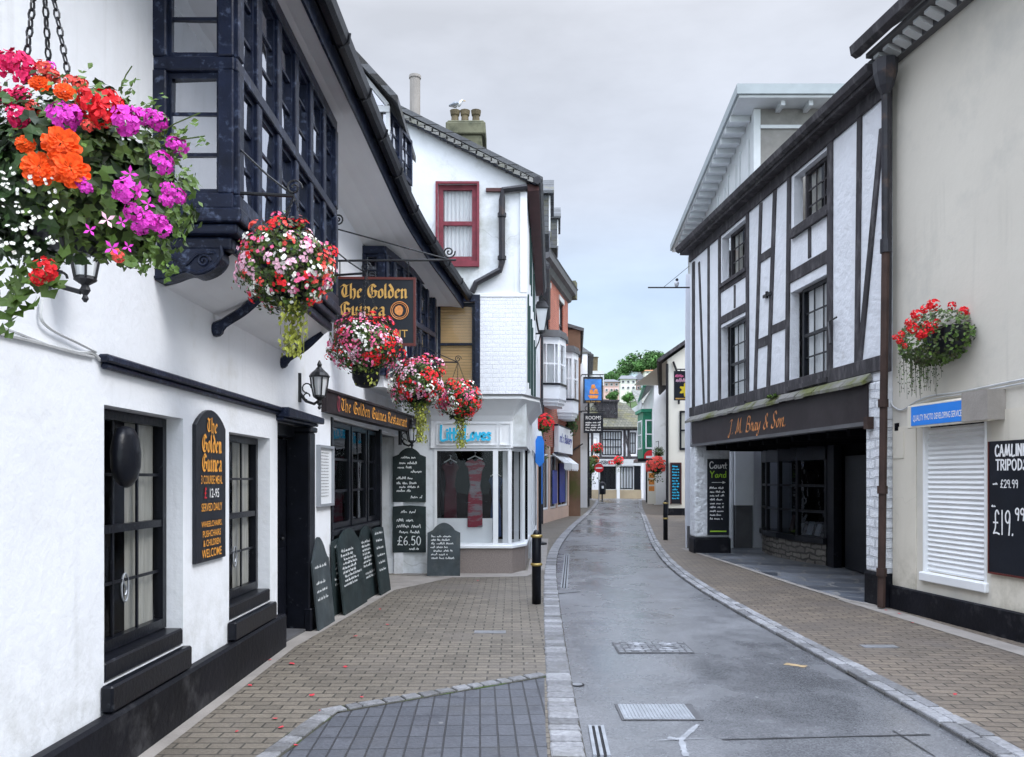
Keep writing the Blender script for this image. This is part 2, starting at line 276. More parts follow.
# ------------------------------------------------------------------ mesh building
class Fr:
    """wall frame: u runs left to right as seen from outside, v out of the wall, z up"""
    def __init__(s, p0, p1):
        s.o = Vector((p0[0], p0[1], 0)); d = Vector((p1[0]-p0[0], p1[1]-p0[1], 0)); s.len = d.length
        s.u = d.normalized(); s.n = Vector((s.u.y, -s.u.x, 0))
    def p(s, u, v, z): return s.o + s.u*u + s.n*v + Vector((0, 0, z))
    def px(s, x, v=0):
        t = (x-HX)/FPX; o = s.o + s.n*v
        return (t*o.y-o.x)/(s.u.x-t*s.u.y)
    def pz(s, x, y, v=0):
        q = s.p(s.px(x, v), v, 0); return EYE+(HY-y)*q.y/FPX
    def at(s, x, y, v=0): return s.px(x, v), s.pz(x, y, v)
W0 = Fr((0, 0), (1, 0))
ORG = {}
class MB:
    def __init__(s): s.v = []; s.f = []; s.t = []
    def add(s, vs, fs, tone=.5):
        n = len(s.v); s.v += [Vector(q) for q in vs]; s.f += [tuple(i+n for i in f) for f in fs]; s.t += [tone]*len(fs); return s
    def hexa(s, c, tone=.5):
        return s.add(c, [(0, 3, 2, 1), (4, 5, 6, 7), (0, 1, 5, 4), (1, 2, 6, 5), (2, 3, 7, 6), (3, 0, 4, 7)], tone)
    def box(s, F, u0, u1, v0, v1, z0, z1, tone=.5):
        c = [F.p(u0, v1, z0), F.p(u1, v1, z0), F.p(u1, v0, z0), F.p(u0, v0, z0)]
        return s.hexa(c+[q+Vector((0, 0, z1-z0)) for q in c], tone)
    def wbox(s, x0, x1, y0, y1, z0, z1, tone=.5):
        return s.hexa([(x0, y0, z0), (x1, y0, z0), (x1, y1, z0), (x0, y1, z0), (x0, y0, z1), (x1, y0, z1), (x1, y1, z1), (x0, y1, z1)], tone)
    def quad(s, a, b, c, d, tone=.5): return s.add([a, b, c, d], [(0, 1, 2, 3)], tone)
    def prism(s, F, pts, v0, v1, tone=.5):
        n = len(pts); a = [F.p(u, v1, z) for u, z in pts]; b = [F.p(u, v0, z) for u, z in pts]
        fs = [tuple(range(n)), tuple(range(2*n-1, n-1, -1))]+[(i, i+n, (i+1) % n+n, (i+1) % n) for i in range(n)]
        return s.add(a+b, fs, tone)
    def bar(s, F, a, b, w, v0, v1, tone=.5):
        """a straight timber between (u,z) points a and b, w wide"""
        d = Vector((b[0]-a[0], b[1]-a[1])).normalized(); q = Vector((-d.y, d.x))*w/2
        return s.prism(F, [(a[0]-q.x, a[1]-q.y), (b[0]-q.x, b[1]-q.y), (b[0]+q.x, b[1]+q.y), (a[0]+q.x, a[1]+q.y)], v0, v1, tone)
    def vprism(s, pts, z0, z1, tone=.5):
        n = len(pts); a = [(x, y, z0) for x, y in pts]; b = [(x, y, z1) for x, y in pts]
        fs = [tuple(range(n-1, -1, -1)), tuple(range(n, 2*n))]+[(i, (i+1) % n, (i+1) % n+n, i+n) for i in range(n)]
        return s.add(a+b, fs, tone)
    def tube(s, pts, r, n=6, tone=.5, closed=False):
        pts = [Vector(q) for q in pts]; k = len(pts); rs = r if isinstance(r, (list, tuple)) else [r]*k
        vs = []; ref = None
        for i, q in enumerate(pts):
            d = (pts[(i+1) % k if closed else min(i+1, k-1)]-pts[(i-1) % k if closed else max(i-1, 0)])
            if d.length < 1e-9: d = Vector((0, 0, 1))
            d.normalize()
            if ref is None: ref = Vector((0, 0, 1)) if abs(d.z) < .9 else Vector((1, 0, 0))
            x = (ref-d*ref.dot(d)).normalized(); y = d.cross(x); ref = x
            for j in range(n):
                a = 2*math.pi*j/n; vs.append(q+(x*math.cos(a)+y*math.sin(a))*rs[i])
        fs = []
        for i in range(k if closed else k-1):
            for j in range(n):
                a = i*n+j; b = i*n+(j+1) % n; c = ((i+1) % k)*n
                fs.append((a, b, c+(j+1) % n, c+j))
        if not closed: fs += [tuple(range(n-1, -1, -1)), tuple((k-1)*n+j for j in range(n))]
        return s.add(vs, fs, tone)
    def lathe(s, c, prof, n=12, tone=.5, sx=1, sy=1):
        c = Vector(c); vs = []; k = len(prof)
        for r, z in prof:
            for j in range(n):
                a = 2*math.pi*(j+.5)/n; vs.append(c+Vector((r*sx*math.cos(a), r*sy*math.sin(a), z)))
        fs = [(i*n+j, i*n+(j+1) % n, (i+1)*n+(j+1) % n, (i+1)*n+j) for i in range(k-1) for j in range(n)]
        fs += [tuple(range(n-1, -1, -1)), tuple((k-1)*n+j for j in range(n))]
        return s.add(vs, fs, tone)
    def ball(s, c, r, n=10, m=7, tone=.5, sc_=(1, 1, 1)):
        pr = [(max(r*math.sin(math.pi*i/m), .001), -r*math.cos(math.pi*i/m)*sc_[2]) for i in range(m+1)]
        return s.lathe(c, pr, n, tone, sc_[0], sc_[1])
    def build(s, name, m, parent=None, loc=None, smooth=False):
        me = bpy.data.meshes.new(name)
        if parent is not None: o0 = ORG[parent.name]
        else: o0 = Vector(loc) if loc is not None else Vector((0, 0, 0))
        me.from_pydata([tuple(q-o0) for q in s.v], [], s.f)
        me.materials.append(M[m] if isinstance(m, str) else m)
        at = me.attributes.new('tone', 'FLOAT', 'FACE'); at.data.foreach_set('value', s.t)
        if smooth: me.polygons.foreach_set('use_smooth', [True]*len(me.polygons))
        me.update()
        ob = bpy.data.objects.new(name, me); COL.objects.link(ob)
        ORG[ob.name] = o0.copy()
        if parent is not None: ob.parent = parent
        else: ob.location = o0
        return ob
def tag(o, label=None, cat=None, group=None, kind=None):
    if label: o['label'] = label
    if cat: o['category'] = cat
    if group: o['group'] = group
    if kind: o['kind'] = kind
    return o
def thing(name, loc, label, cat, group=None):
    o = bpy.data.objects.new(name, None); COL.objects.link(o); o.location = loc; o.empty_display_size = .1
    ORG[o.name] = Vector(loc); return tag(o, label, cat, group)
def struct(mb, name, m): return tag(mb.build(name, m), kind='structure')
def kids(o): return [c for c in bpy.data.objects if c.parent == o]
CH = {}
def copy_thing(root, loc, label, rotz=0, scale=1, group=None):
    if root.name not in CH:
        CH[root.name] = [(c, kids(c)) for c in kids(root)]
    r = root.copy(); COL.objects.link(r); r.location = loc; r.rotation_euler = (0, 0, rotz); r.scale = (scale,)*3
    r['label'] = label
    if group: r['group'] = group
    for c, gs in CH[root.name]:
        k = c.copy(); COL.objects.link(k); k.parent = r
        for g in gs:
            q = g.copy(); COL.objects.link(q); q.parent = k
    return r
def bevel(o, w=.008, seg=1):
    md = o.modifiers.new('bevel', 'BEVEL'); md.width = w; md.segments = seg; md.limit_method = 'ANGLE'; return o

def wall_open(mb, F, u0, u1, z0, z1, ops, depth=.12, v=0):
    us = sorted({u0, u1, *[min(max(q, u0), u1) for o in ops for q in o[:2]]}); zs = sorted({z0, z1, *[min(max(q, z0), z1) for o in ops for q in o[2:4]]})
    for a, b in zip(us, us[1:]):
        for c, d in zip(zs, zs[1:]):
            mu, mz = (a+b)/2, (c+d)/2
            if any(o[0] < mu < o[1] and o[2] < mz < o[3] for o in ops): continue
            mb.quad(F.p(a, v, c), F.p(b, v, c), F.p(b, v, d), F.p(a, v, d))
    for o in ops:
        a, b, c, d = o[:4]; w = v-depth
        mb.quad(F.p(a, v, c), F.p(a, v, d), F.p(a, w, d), F.p(a, w, c)); mb.quad(F.p(b, v, d), F.p(b, v, c), F.p(b, w, c), F.p(b, w, d))
        mb.quad(F.p(a, v, d), F.p(b, v, d), F.p(b, w, d), F.p(a, w, d)); mb.quad(F.p(b, v, c), F.p(a, v, c), F.p(a, w, c), F.p(b, w, c))
    return mb

def tilt_panes(gb, F, u0, u1, z0, z1, v, cols, rows):
    for i in range(cols):
        for j in range(rows):
            a, b = u0+(u1-u0)*i/cols, u0+(u1-u0)*(i+1)/cols; c, d = z0+(z1-z0)*j/rows, z0+(z1-z0)*(j+1)/rows
            t, s = random.uniform(-.006, .006), random.uniform(-.006, .006)
            gb.quad(F.p(a, v-t-s, c), F.p(b, v+t-s, c), F.p(b, v+t+s, d), F.p(a, v-t+s, d))

def window(th, F, u0, u1, z0, z1, v=-.10, cols=3, rows=4, fw=.05, bw=.022, m='black', g='glass', meet=True, curtain=None, blind=None, depth=.4, name='window', room='room', fd=.06):
    mb = MB()
    mb.box(F, u0, u0+fw, v-fd, v, z0, z1); mb.box(F, u1-fw, u1, v-fd, v, z0, z1)
    mb.box(F, u0+fw, u1-fw, v-fd, v-.001, z1-fw, z1); mb.box(F, u0+fw, u1-fw, v-fd, v-.001, z0, z0+fw*1.2)
    iu0, iu1, iz0, iz1 = u0+fw, u1-fw, z0+fw*1.2, z1-fw
    zm = (iz0+iz1)/2
    if meet: mb.box(F, iu0, iu1, v-fd+.004, v-.006, zm-fw*.42, zm+fw*.42)
    for i in range(1, cols):
        u = iu0+(iu1-iu0)*i/cols; mb.box(F, u-bw/2, u+bw/2, v-fd+.022, v-.024, iz0, iz1)
    for i in range(1, rows):
        if meet and 2*i == rows: continue
        z = iz0+(iz1-iz0)*i/rows; mb.box(F, iu0, iu1, v-fd+.024, v-.026, z-bw/2, z+bw/2)
    w = mb.build(name, m, th)
    gb = MB(); vg = v-fd*.6; tilt_panes(gb, F, iu0, iu1, iz0, iz1, vg, cols, rows); gb.build('pane', g, w)
    if curtain:
        cb = MB(); n = 24; vc = v-fd-.026
        wd = (iu1-iu0)
        for s0, s1 in ((0, .36), (.64, 1)) if curtain == 'pair' else ((0, 1),):
            for i in range(n):
                a = s0+(s1-s0)*i/n; b = s0+(s1-s0)*(i+1)/n
                fa = .016*math.sin(a*46); fb = .016*math.sin(b*46)
                cb.quad(F.p(iu0+wd*a, vc+fa, iz0-.03), F.p(iu0+wd*b, vc+fb, iz0-.03), F.p(iu0+wd*b, vc+fb, iz1+.03), F.p(iu0+wd*a, vc+fa, iz1+.03))
        cb.build('curtain', 'curtain' if curtain != 'net' else 'net', w)
    if blind:
        cb = MB(); k = max(6, int((iz1-iz0)/.05))
        for i in range(k):
            a = iz0+(iz1-iz0)*i/k; b = iz0+(iz1-iz0)*(i+.9)/k
            cb.box(F, iu0-.01, iu1+.01, v-fd-.022, v-fd-.002, a, b)
        cb.build('blind', blind, w)
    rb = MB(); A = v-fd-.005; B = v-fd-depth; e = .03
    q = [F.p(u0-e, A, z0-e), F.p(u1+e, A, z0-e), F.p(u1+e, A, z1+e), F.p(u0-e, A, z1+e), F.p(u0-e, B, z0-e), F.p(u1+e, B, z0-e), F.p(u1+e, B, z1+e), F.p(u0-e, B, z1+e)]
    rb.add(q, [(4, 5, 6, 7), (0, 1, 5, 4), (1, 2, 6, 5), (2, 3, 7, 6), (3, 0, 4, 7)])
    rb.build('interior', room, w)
    return w

# ------------------------------------------------------------------ lettering
def crom(pts, k=4):
    if len(pts) < 3: return pts
    out = []
    for i in range(len(pts)-1):
        p0 = pts[max(i-1, 0)]; p1 = pts[i]; p2 = pts[i+1]; p3 = pts[min(i+2, len(pts)-1)]
        for j in range(k):
            t = j/k
            out.append(tuple(.5*((2*b)+(-a+c)*t+(2*a-5*b+4*c-d)*t*t+(-a+3*b-3*c+d)*t**3) for a, b, c, d in zip(p0, p1, p2, p3)))
    return out+[pts[-1]]
BL = {
'T': (.78, [[(.05, .80), (.25, .95), (.5, .85), (.78, .98)], [(.42, .88), (.22, .62), (.2, .3), (.4, .04), (.72, .12)], [(.52, .85), (.52, .2)]]),
'h': (.56, [[(.1, 1.0), (.1, .05), (.18, -.02)], [(.1, .5), (.28, .62), (.44, .5), (.44, .1), (.34, -.12)]]),
'e': (.47, [[(.1, .5), (.1, .12), (.24, 0), (.42, .12)], [(.1, .5), (.25, .62), (.4, .48), (.12, .3)]]),
'G': (.88, [[(.74, .82), (.5, .98), (.22, .85), (.1, .5), (.22, .12), (.5, 0), (.75, .12), (.75, .45)], [(.45, .42), (.6, .52), (.85, .42)], [(.42, .85), (.42, .2)]]),
'o': (.52, [[(.1, .5), (.1, .12), (.25, 0), (.42, .12), (.42, .5), (.27, .62), (.1, .5)]]),
'l': (.27, [[(.1, 1.0), (.1, .1), (.2, 0)]]),
'd': (.53, [[(.42, .5), (.25, .62), (.1, .5), (.1, .12), (.25, 0), (.42, .12), (.42, .6), (.15, 1.0)]]),
'n': (.57, [[(.02, .55), (.12, .6), (.12, .05), (.2, 0)], [(.12, .5), (.3, .62), (.44, .52), (.44, .08), (.52, 0)]]),
'u': (.57, [[(.02, .56), (.12, .6), (.12, .1), (.25, 0), (.42, .12)], [(.42, .6), (.42, .08), (.52, 0)]]),
'i': (.27, [[(.02, .55), (.12, .6), (.12, .08), (.2, 0)], [(.08, .8), (.14, .84)]]),
'a': (.53, [[(.1, .5), (.25, .62), (.42, .52), (.42, .08), (.5, 0)], [(.42, .36), (.22, .32), (.1, .18), (.2, 0), (.42, .12)]]),
'r': (.40, [[(.02, .55), (.12, .6), (.12, .05), (.2, 0)], [(.12, .5), (.25, .62), (.36, .54)]]),
's': (.44, [[(.4, .52), (.25, .62), (.1, .5), (.14, .36), (.36, .26), (.4, .12), (.25, 0), (.06, .1)]]),
't': (.37, [[(.14, .85), (.14, .1), (.25, 0), (.34, .08)], [(.02, .58), (.32, .6)]]),
'R': (.78, [[(.15, .9), (.15, .05)], [(.05, .85), (.4, .98), (.62, .8), (.5, .55), (.2, .5)], [(.35, .5), (.6, .05), (.75, .05)]]),
' ': (.32, [])}
HA = {
'J': (.55, [[(.1, .9), (.35, 1), (.5, .95)], [(.4, .97), (.36, .4), (.25, -.15), (.08, -.2), (.05, -.05), (.3, .12)]]),
'M': (.95, [[(.02, .1), (.1, 0), (.2, .5), (.28, 1)], [(.28, 1), (.42, .1)], [(.42, .1), (.72, 1)], [(.72, 1), (.75, .2), (.85, 0), (.95, .1)]]),
'B': (.7, [[(.2, 1), (.15, .5), (.12, 0)], [(.02, .85), (.25, 1.02), (.55, .92), (.5, .62), (.25, .52)], [(.25, .52), (.58, .45), (.6, .12), (.35, -.02), (.1, .08)]]),
'S': (.62, [[(.58, .85), (.42, 1), (.2, .85), (.3, .55), (.5, .3), (.35, 0), (.1, .05), (.08, .2)]]),
'r': (.4, [[(0, .1), (.12, .45), (.15, .55), (.22, .45), (.38, .48)], [(.35, .48), (.3, .15), (.38, .02)]]),
'a': (.48, [[(.4, .42), (.25, .5), (.08, .3), (.1, .05), (.25, .03), (.4, .4)], [(.4, .46), (.36, .1), (.46, .02)]]),
'y': (.48, [[(.05, .48), (.08, .15), (.22, .05), (.38, .4)], [(.42, .5), (.35, 0), (.22, -.35), (.08, -.3), (.2, -.1), (.45, .08)]]),
'o': (.45, [[(.3, .5), (.12, .42), (.06, .2), (.16, .02), (.34, .1), (.38, .32), (.28, .5)]]),
'n': (.52, [[(.04, .48), (.1, .3), (.08, 0)], [(.09, .25), (.28, .5), (.38, .42), (.36, .1), (.48, .02)]]),
'&': (.7, [[(.62, .1), (.3, .6), (.25, .85), (.4, .95), (.48, .78), (.2, .42), (.1, .15), (.3, 0), (.55, .2), (.62, .4)]]),
'.': (.22, [[(.08, .0), (.1, .05)]]),
',': (.2, [[(.1, .04), (.05, -.1)]]),
'L': (.52, [[(.12, 1), (.1, .02), (.48, .02)]]),
'i': (.2, [[(.1, .5), (.1, .02)], [(.1, .68), (.1, .72)]]),
't': (.32, [[(.15, .8), (.14, .1), (.25, 0)], [(.02, .5), (.3, .5)]]),
'l': (.2, [[(.1, 1), (.1, .02)]]),
'e': (.46, [[(.08, .26), (.4, .28), (.32, .48), (.15, .46), (.07, .22), (.2, .02), (.4, .08)]]),
'v': (.44, [[(.04, .5), (.22, .02)], [(.22, .02), (.4, .5)]]),
's': (.4, [[(.36, .45), (.2, .5), (.1, .38), (.3, .2), (.28, .04), (.08, .03)]]),
'C': (.62, [[(.56, .82), (.38, 1), (.14, .8), (.08, .4), (.22, .04), (.5, .06), (.58, .2)]]),
'u': (.46, [[(.06, .5), (.07, .12), (.2, .02), (.38, .2)], [(.38, .5), (.38, .02)]]),
'Y': (.55, [[(.04, 1), (.26, .5)], [(.52, 1), (.26, .5), (.24, 0)]]),
'd': (.48, [[(.38, .4), (.22, .5), (.08, .3), (.12, .04), (.3, .06), (.4, .3)], [(.4, 1), (.4, .02)]]),
'A': (.6, [[(.04, 0), (.3, 1)], [(.3, 1), (.56, 0)], [(.14, .36), (.46, .36)]]),
'I': (.2, [[(.1, 1), (.1, 0)]]),
'N': (.62, [[(.08, 0), (.08, 1)], [(.08, 1), (.52, 0)], [(.52, 0), (.52, 1)]]),
'K': (.55, [[(.1, 1), (.1, 0)], [(.48, 1), (.12, .45)], [(.2, .55), (.52, 0)]]),
'T': (.56, [[(.28, 1), (.28, 0)], [(.02, 1), (.54, 1)]]),
'R': (.58, [[(.1, 0), (.1, 1), (.11, 1)], [(.1, 1), (.42, .95), (.48, .72), (.36, .52), (.1, .5)], [(.25, .5), (.54, 0)]]),
'P': (.56, [[(.1, 0), (.1, 1)], [(.1, 1), (.42, .95), (.5, .72), (.36, .5), (.1, .48)]]),
'O': (.68, [[(.34, 1), (.12, .82), (.08, .4), (.22, .04), (.44, .02), (.6, .3), (.56, .8), (.34, 1)]]),
'D': (.62, [[(.1, 0), (.1, 1)], [(.1, 1), (.4, .92), (.56, .55), (.44, .12), (.1, 0)]]),
'0': (.55, [[(.28, 1), (.1, .8), (.08, .3), (.24, 0), (.42, .2), (.46, .7), (.28, 1)]]),
'1': (.28, [[(.14, 1), (.14, 0)]]),
'2': (.5, [[(.06, .8), (.2, 1), (.42, .88), (.38, .55), (.06, .02)], [(.06, .02), (.48, .04)]]),
'5': (.5, [[(.42, 1), (.14, 1)], [(.14, 1), (.1, .58)], [(.1, .58), (.3, .62), (.44, .35), (.3, .02), (.06, .08)]]),
'6': (.5, [[(.38, .98), (.16, .7), (.08, .3), (.2, .02), (.4, .12), (.42, .4), (.24, .5), (.1, .3)]]),
'9': (.5, [[(.42, .7), (.3, .5), (.12, .58), (.1, .85), (.28, 1), (.42, .85), (.42, .5), (.36, 0)]]),
'£': (.58, [[(.5, .85), (.36, 1), (.22, .85), (.22, .3), (.06, .02)], [(.06, .02), (.3, .05), (.54, 0)], [(.06, .48), (.42, .48)]]),
' ': (.3, [])}
def strokes(mb, F, v, text, font, u, z, h, nib=None, r=.05, shear=0, width=None, space=.06, curve=True):
    tot = sum(font[c][0]+space for c in text)*h
    kx = width/tot if width else 1.
    x = 0; idx = 0
    for ch in text:
        w, ps = font[ch]
        for poly in ps:
            pts = crom(poly, 4) if curve and len(poly) > 2 else poly
            q = [Vector((u+(x+a+shear*b)*h*kx, z+b*h)) for a, b in pts]
            vv = v+.0003*idx; idx = (idx+1) % 9
            if nib:
                nv = Vector((math.cos(nib[1]), math.sin(nib[1])))*nib[0]*h/2
                for a, b in zip(q, q[1:]):
                    vv += .00004
                    t = Vector((-nv.y, nv.x))*.28
                    d = (b-a); 
                    c4 = [a-nv, b-nv, b+nv, a+nv]
                    if (c4[1]-c4[0]).cross(c4[3]-c4[0]) < 0: c4 = [a+nv, b+nv, b-nv, a-nv]
                    e = d.normalized()*.03*h if d.length > 1e-6 else d
                    c4 = [c4[0]-e, c4[1]+e, c4[2]+e, c4[3]-e]
                    mb.add([F.p(k.x, vv, k.y) for k in c4], [(0, 1, 2, 3)])
            else:
                L_, R_ = [], []
                for i, a in enumerate(q):
                    d = q[min(i+1, len(q)-1)]-q[max(i-1, 0)]
                    d = d.normalized() if d.length > 1e-9 else Vector((1, 0)); nrm = Vector((-d.y, d.x))*r*h
                    e = d*r*h*(.7 if i in (0, len(q)-1) else 0)*(-1 if i == 0 else 1)
                    L_.append(a+nrm+e); R_.append(a-nrm+e)
                n = len(q)
                mb.add([F.p(k.x, vv, k.y) for k in R_+L_], [(i, i+1, n+i+1, n+i) for i in range(n-1)])
        x += w+space
    return tot*kx
def scribble(mb, F, v, u, z, w, h, r=None, rng=random):
    """one line of small illegible handwriting"""
    x = 0
    while x < w:
        k = rng.randint(3, 7); pts = []
        for i in range(k*2+1):
            up = rng.random()
            pts.append((x, (h*(.35+.65*up*up) if i % 2 else rng.uniform(-.1, .1)*h))); x += h*rng.uniform(.16, .3)
            if x > w: break
        if len(pts) > 2:
            q = [Vector((u+a, z+b)) for a, b in crom(pts, 3)]; rr = r or h*.07; n = len(q); L_, R_ = [], []
            for i, a in enumerate(q):
                d = (q[min(i+1, n-1)]-q[max(i-1, 0)]); d = d.normalized() if d.length > 1e-9 else Vector((1, 0)); nn = Vector((-d.y, d.x))*rr
                L_.append(a+nn); R_.append(a-nn)
            mb.add([F.p(k_.x, v, k_.y) for k_ in R_+L_], [(i, i+1, n+i+1, n+i) for i in range(n-1)])
        x += h*.45
def block_text(F, body, u, v, z, h, m, parent, width=None, align='L', shear=0, name='lettering', bold=.0, rowgap=0):
    cu = bpy.data.curves.new('txt', 'FONT'); cu.body = body; cu.size = 1; cu.shear = shear; cu.offset = bold; cu.resolution_u = 3
    ob = bpy.data.objects.new('txt', cu)
    me = bpy.data.meshes.new_from_object(ob)
    vs = [q.co.copy() for q in me.vertices]; fs = [tuple(p.vertices) for p in me.polygons]
    bpy.data.objects.remove(ob); bpy.data.meshes.remove(me); bpy.data.curves.remove(cu)
    x0 = min(q.x for q in vs); x1 = max(q.x for q in vs); y0 = min(q.y for q in vs); y1 = max(q.y for q in vs)
    s = h/(y1-y0); kx = (width/(x1-x0)) if width else s
    w = (x1-x0)*kx
    if align == 'C': u -= w/2
    mb = MB(); mb.add([F.p(u+(q.x-x0)*kx, v, z+(q.y-y0)*s) for q in vs], fs)
    return mb.build(name, m, parent)
SKYK, EXPO = 0.95, 0.33
# ================================================================== GROUND
def lerp_curve(tab, y):
    for (a, x0), (b, x1) in zip(tab, tab[1:]):
        if y <= b: 
            t = (y-a)/(b-a); t = max(t, 0) if a == tab[0][0] else t
            return x0+(x1-x0)*t
    (a, x0), (b, x1) = tab[-2:]; return x1+(x1-x0)/(b-a)*(y-b)
def smooth_tab(tab, step=.5):
    ys = [tab[0][0]+i*step for i in range(int((tab[-1][0]-tab[0][0])/step)+1)]
    xs = [lerp_curve(tab, y) for y in ys]
    for _ in range(30): xs = [xs[0]]+[(a+2*b+c)/4 for a, b, c in zip(xs, xs[1:], xs[2:])]+[xs[-1]]
    return list(zip(ys, xs))
KL = smooth_tab([(-6, .12), (0, .14), (4.87, .21), (8.66, .335), (14.2, .55), (18.1, .79), (21.6, 1.19), (24.7, 1.57), (29.2, 2.19), (34, 2.9), (45.3, 4.5), (61, 6.45)])
KR = smooth_tab([(-6, 3.1), (0, 3.12), (5.02, 3.14), (6.27, 3.18), (7.9, 3.10), (9.2, 3.03), (11.1, 3.0), (13.1, 3.02), (16, 3.21), (21.6, 3.92), (30.6, 5.25), (45, 7.35), (61, 9.9)])
kl = lambda y: lerp_curve(KL, y)
kr = lambda y: lerp_curve(KR, y)
g = MB(); g.quad((-400, -60, -.03), (400, -60, -.03), (400, 500, -.03), (-400, 500, -.03)); struct(g, 'ground', 'edge_cream')
KW = .225
rows = [y for y, _ in KL]
rd = MB(); 
for a, b in zip(rows, rows[1:]):
    rd.quad((kl(a)+KW-.02, a, 0), (kr(a)-KW+.02, a, 0), (kr(b)-KW+.02, b, 0), (kl(b)+KW-.02, b, 0))
rd.quad((kl(60.9)+.1, 60.98, 0), (16, 60.98, 0), (20, 66.0, 0), (5.6, 66.0, 0))
struct(rd, 'road', 'asphalt')
# pavements lie a few centimetres above the carriageway (a nearly flush historic street)
pv = MB()
YJ = 8.2
def sett_line(y_):   # border of the blue paved crossover
    pass
for a, b in zip(rows, rows[1:]):
    pv.quad((-3.2, a, .03), (kl(a)+.02, a, .03), (kl(b)+.02, b, .03), (-3.2 if b < 30 else min(kl(b)-1.6, 4), b, .03))
struct(pv, 'pavement_left', 'paver')
pr = MB()
for a, b in zip(rows, rows[1:]):
    pr.quad((kr(a)-.02, a, .03), (kr(a)+(8 if a < 24 else 5), a, .03), (kr(b)+(8 if b < 24 else 5), b, .03), (kr(b)-.02, b, .03))
struct(pr, 'pavement_right', 'paver_r')
# kerb strips of granite setts
def sett(mb, c, d, n, l, w, h0, h1, tone, skew=0):
    j = lambda k: random.uniform(-k, k)
    q = []
    for a, b in ((-1, -1), (1, -1), (1, 1), (-1, 1)):
        q.append(Vector(c)+d*(a*l/2+j(.006))+n*(b*w/2+j(.006)))
    top = [Vector((k.x, k.y, h1+j(.003))) for k in q]; cc = sum(top, Vector())/4
    ins = [k+(cc-k)*.10+Vector((0, 0, .007)) for k in top]
    bot = [Vector((k.x, k.y, h0)) for k in q]
    mb.add(bot+top+ins, [(0, 1, 5, 4), (1, 2, 6, 5), (2, 3, 7, 6), (3, 0, 4, 7), (4, 5, 9, 8), (5, 6, 10, 9), (6, 7, 11, 10), (7, 4, 8, 11), (8, 9, 10, 11)], tone)
def kerb(curve, side, name):
    base = MB(); st = MB()
    for a, b in zip(rows, rows[1:]):
        base.quad((curve(a)-.0+(0 if side > 0 else -KW), a, .022), (curve(a)+(KW if side > 0 else 0), a, .022), (curve(b)+(KW if side > 0 else 0), b, .022), (curve(b)+(0 if side > 0 else -KW), b, .022))
    for off in ((KW*.5,) if side > 0 else (KW*.27, KW*.75)):
        y = -3.
        while y < 60:
            l = random.uniform(.10, .175) if side > 0 else random.uniform(.18, .33)
            if y > 30: l *= 2
            ym = y+l/2; d = Vector((curve(ym+.2)-curve(ym-.2), .4, 0)).normalized(); n = Vector((d.y, -d.x, 0))
            w = (KW*.94 if side > 0 else KW*.46)
            if side > 0 and random.random() < 0 and y < 30:
                for o2, ww in ((-.245, .475), (.245, .475)):
                    sett(st, (curve(ym)+side*(off+o2*KW), ym, 0), d, n, l-.016, KW*ww-.006, 0, .034+random.uniform(-.003, .004), random.random())
            else:
                sett(st, (curve(ym)+side*off, ym, 0), d, n, l-.016, w-.006, 0, .034+random.uniform(-.003, .004), random.random())
            y += l*d.y
    struct(base, name+'_bed', 'settjoint'); struct(st, name, 'sett')
kerb(kl, 1, 'kerb_left'); kerb(kr, -1, 'kerb_right')
# blue-grey crossover with its sett border
def G(px, py): 
    Y = FPX*EYE/(py-HY); return Vector(((px-HX)*Y/FPX, Y, 0))
A = G(544, 679); B = G(330, 716); C = G(276, 757)
C2 = C+(C-B)*2.2
bl = MB(); bl.add([(A.x, A.y-.06, .034), (B.x+.05, B.y-.06, .034), (C2.x+.07, C2.y, .034), (kl(2)-.012, C2.y, .034), (kl(4.2)-.012, 4.2, .034), (kl(5.4)-.012, 5.4, .034)], [(0, 1, 2, 3, 4, 5)])
struct(bl, 'paved_crossover', 'bluepaver')
sb = MB(); bd = MB()
for p, q in ((A, B), (B, C2)):
    d = (q-p).normalized(); n = Vector((-d.y, d.x, 0)); ln = (q-p).length; t = 0
    bd.add([p-n*.075+Vector((0, 0, .037)), q-n*.075+Vector((0, 0, .037)), q+n*.075+Vector((0, 0, .037)), p+n*.075+Vector((0, 0, .037))], [(0, 1, 2, 3)])
    wd = .10 if p is A else .12
    while t < ln-.05:
        l = random.uniform(.11, .2); sett(sb, p+d*(t+l/2), d, n, l-.018, wd, .0, .044, random.random()*.6); t += l
struct(bd, 'crossover_border_bed', 'mossjoint'); struct(sb, 'crossover_border', 'sett')
# smooth edging along the pub plinth and slate flags under the jettied house
ed = MB(); ed.quad((-2.5, -4, .034), (-2.14, -4, .034), (-2.14, 7.9, .034), (-2.5, 7.9, .034)); ed.quad((-2.5, 7.9, .034), (-2.14, 7.9, .034), (-1.75, 11.9, .034), (-2.8, 11.9, .034))
ed.quad((-2.8, 11.9, .034), (-1.75, 11.9, .034), (-1.0, 13.4, .034), (-2.8, 14, .034))
ed.quad((-1.0, 13.4, .0345), (.25, 13.55, .0345), (.45, 14.4, .0345), (-2.8, 14.2, .0345)); ed.quad((.28, 14.4, .034), (.6, 14.4, .034), (1.0, 22, .034), (.6, 22, .034))
struct(ed, 'pavement_edging', 'edge_cream')
fl = MB()
FT = Fr((4.08, 18.3), (4.83, 10.3))
f0 = [FT.p(-.6, -.05, .036), FT.p(3, .03, .036), FT.p(6, .16, .036), FT.p(7.4, .16, .036), FT.p(7.9, .02, .036), FT.p(7.9, -2.6, .036), FT.p(3, -4.5, .036), FT.p(-.9, -4.5, .036)]
fl.add(f0, [tuple(range(8))]); struct(fl, 'slate_flagging', 'flag')
fe = MB()
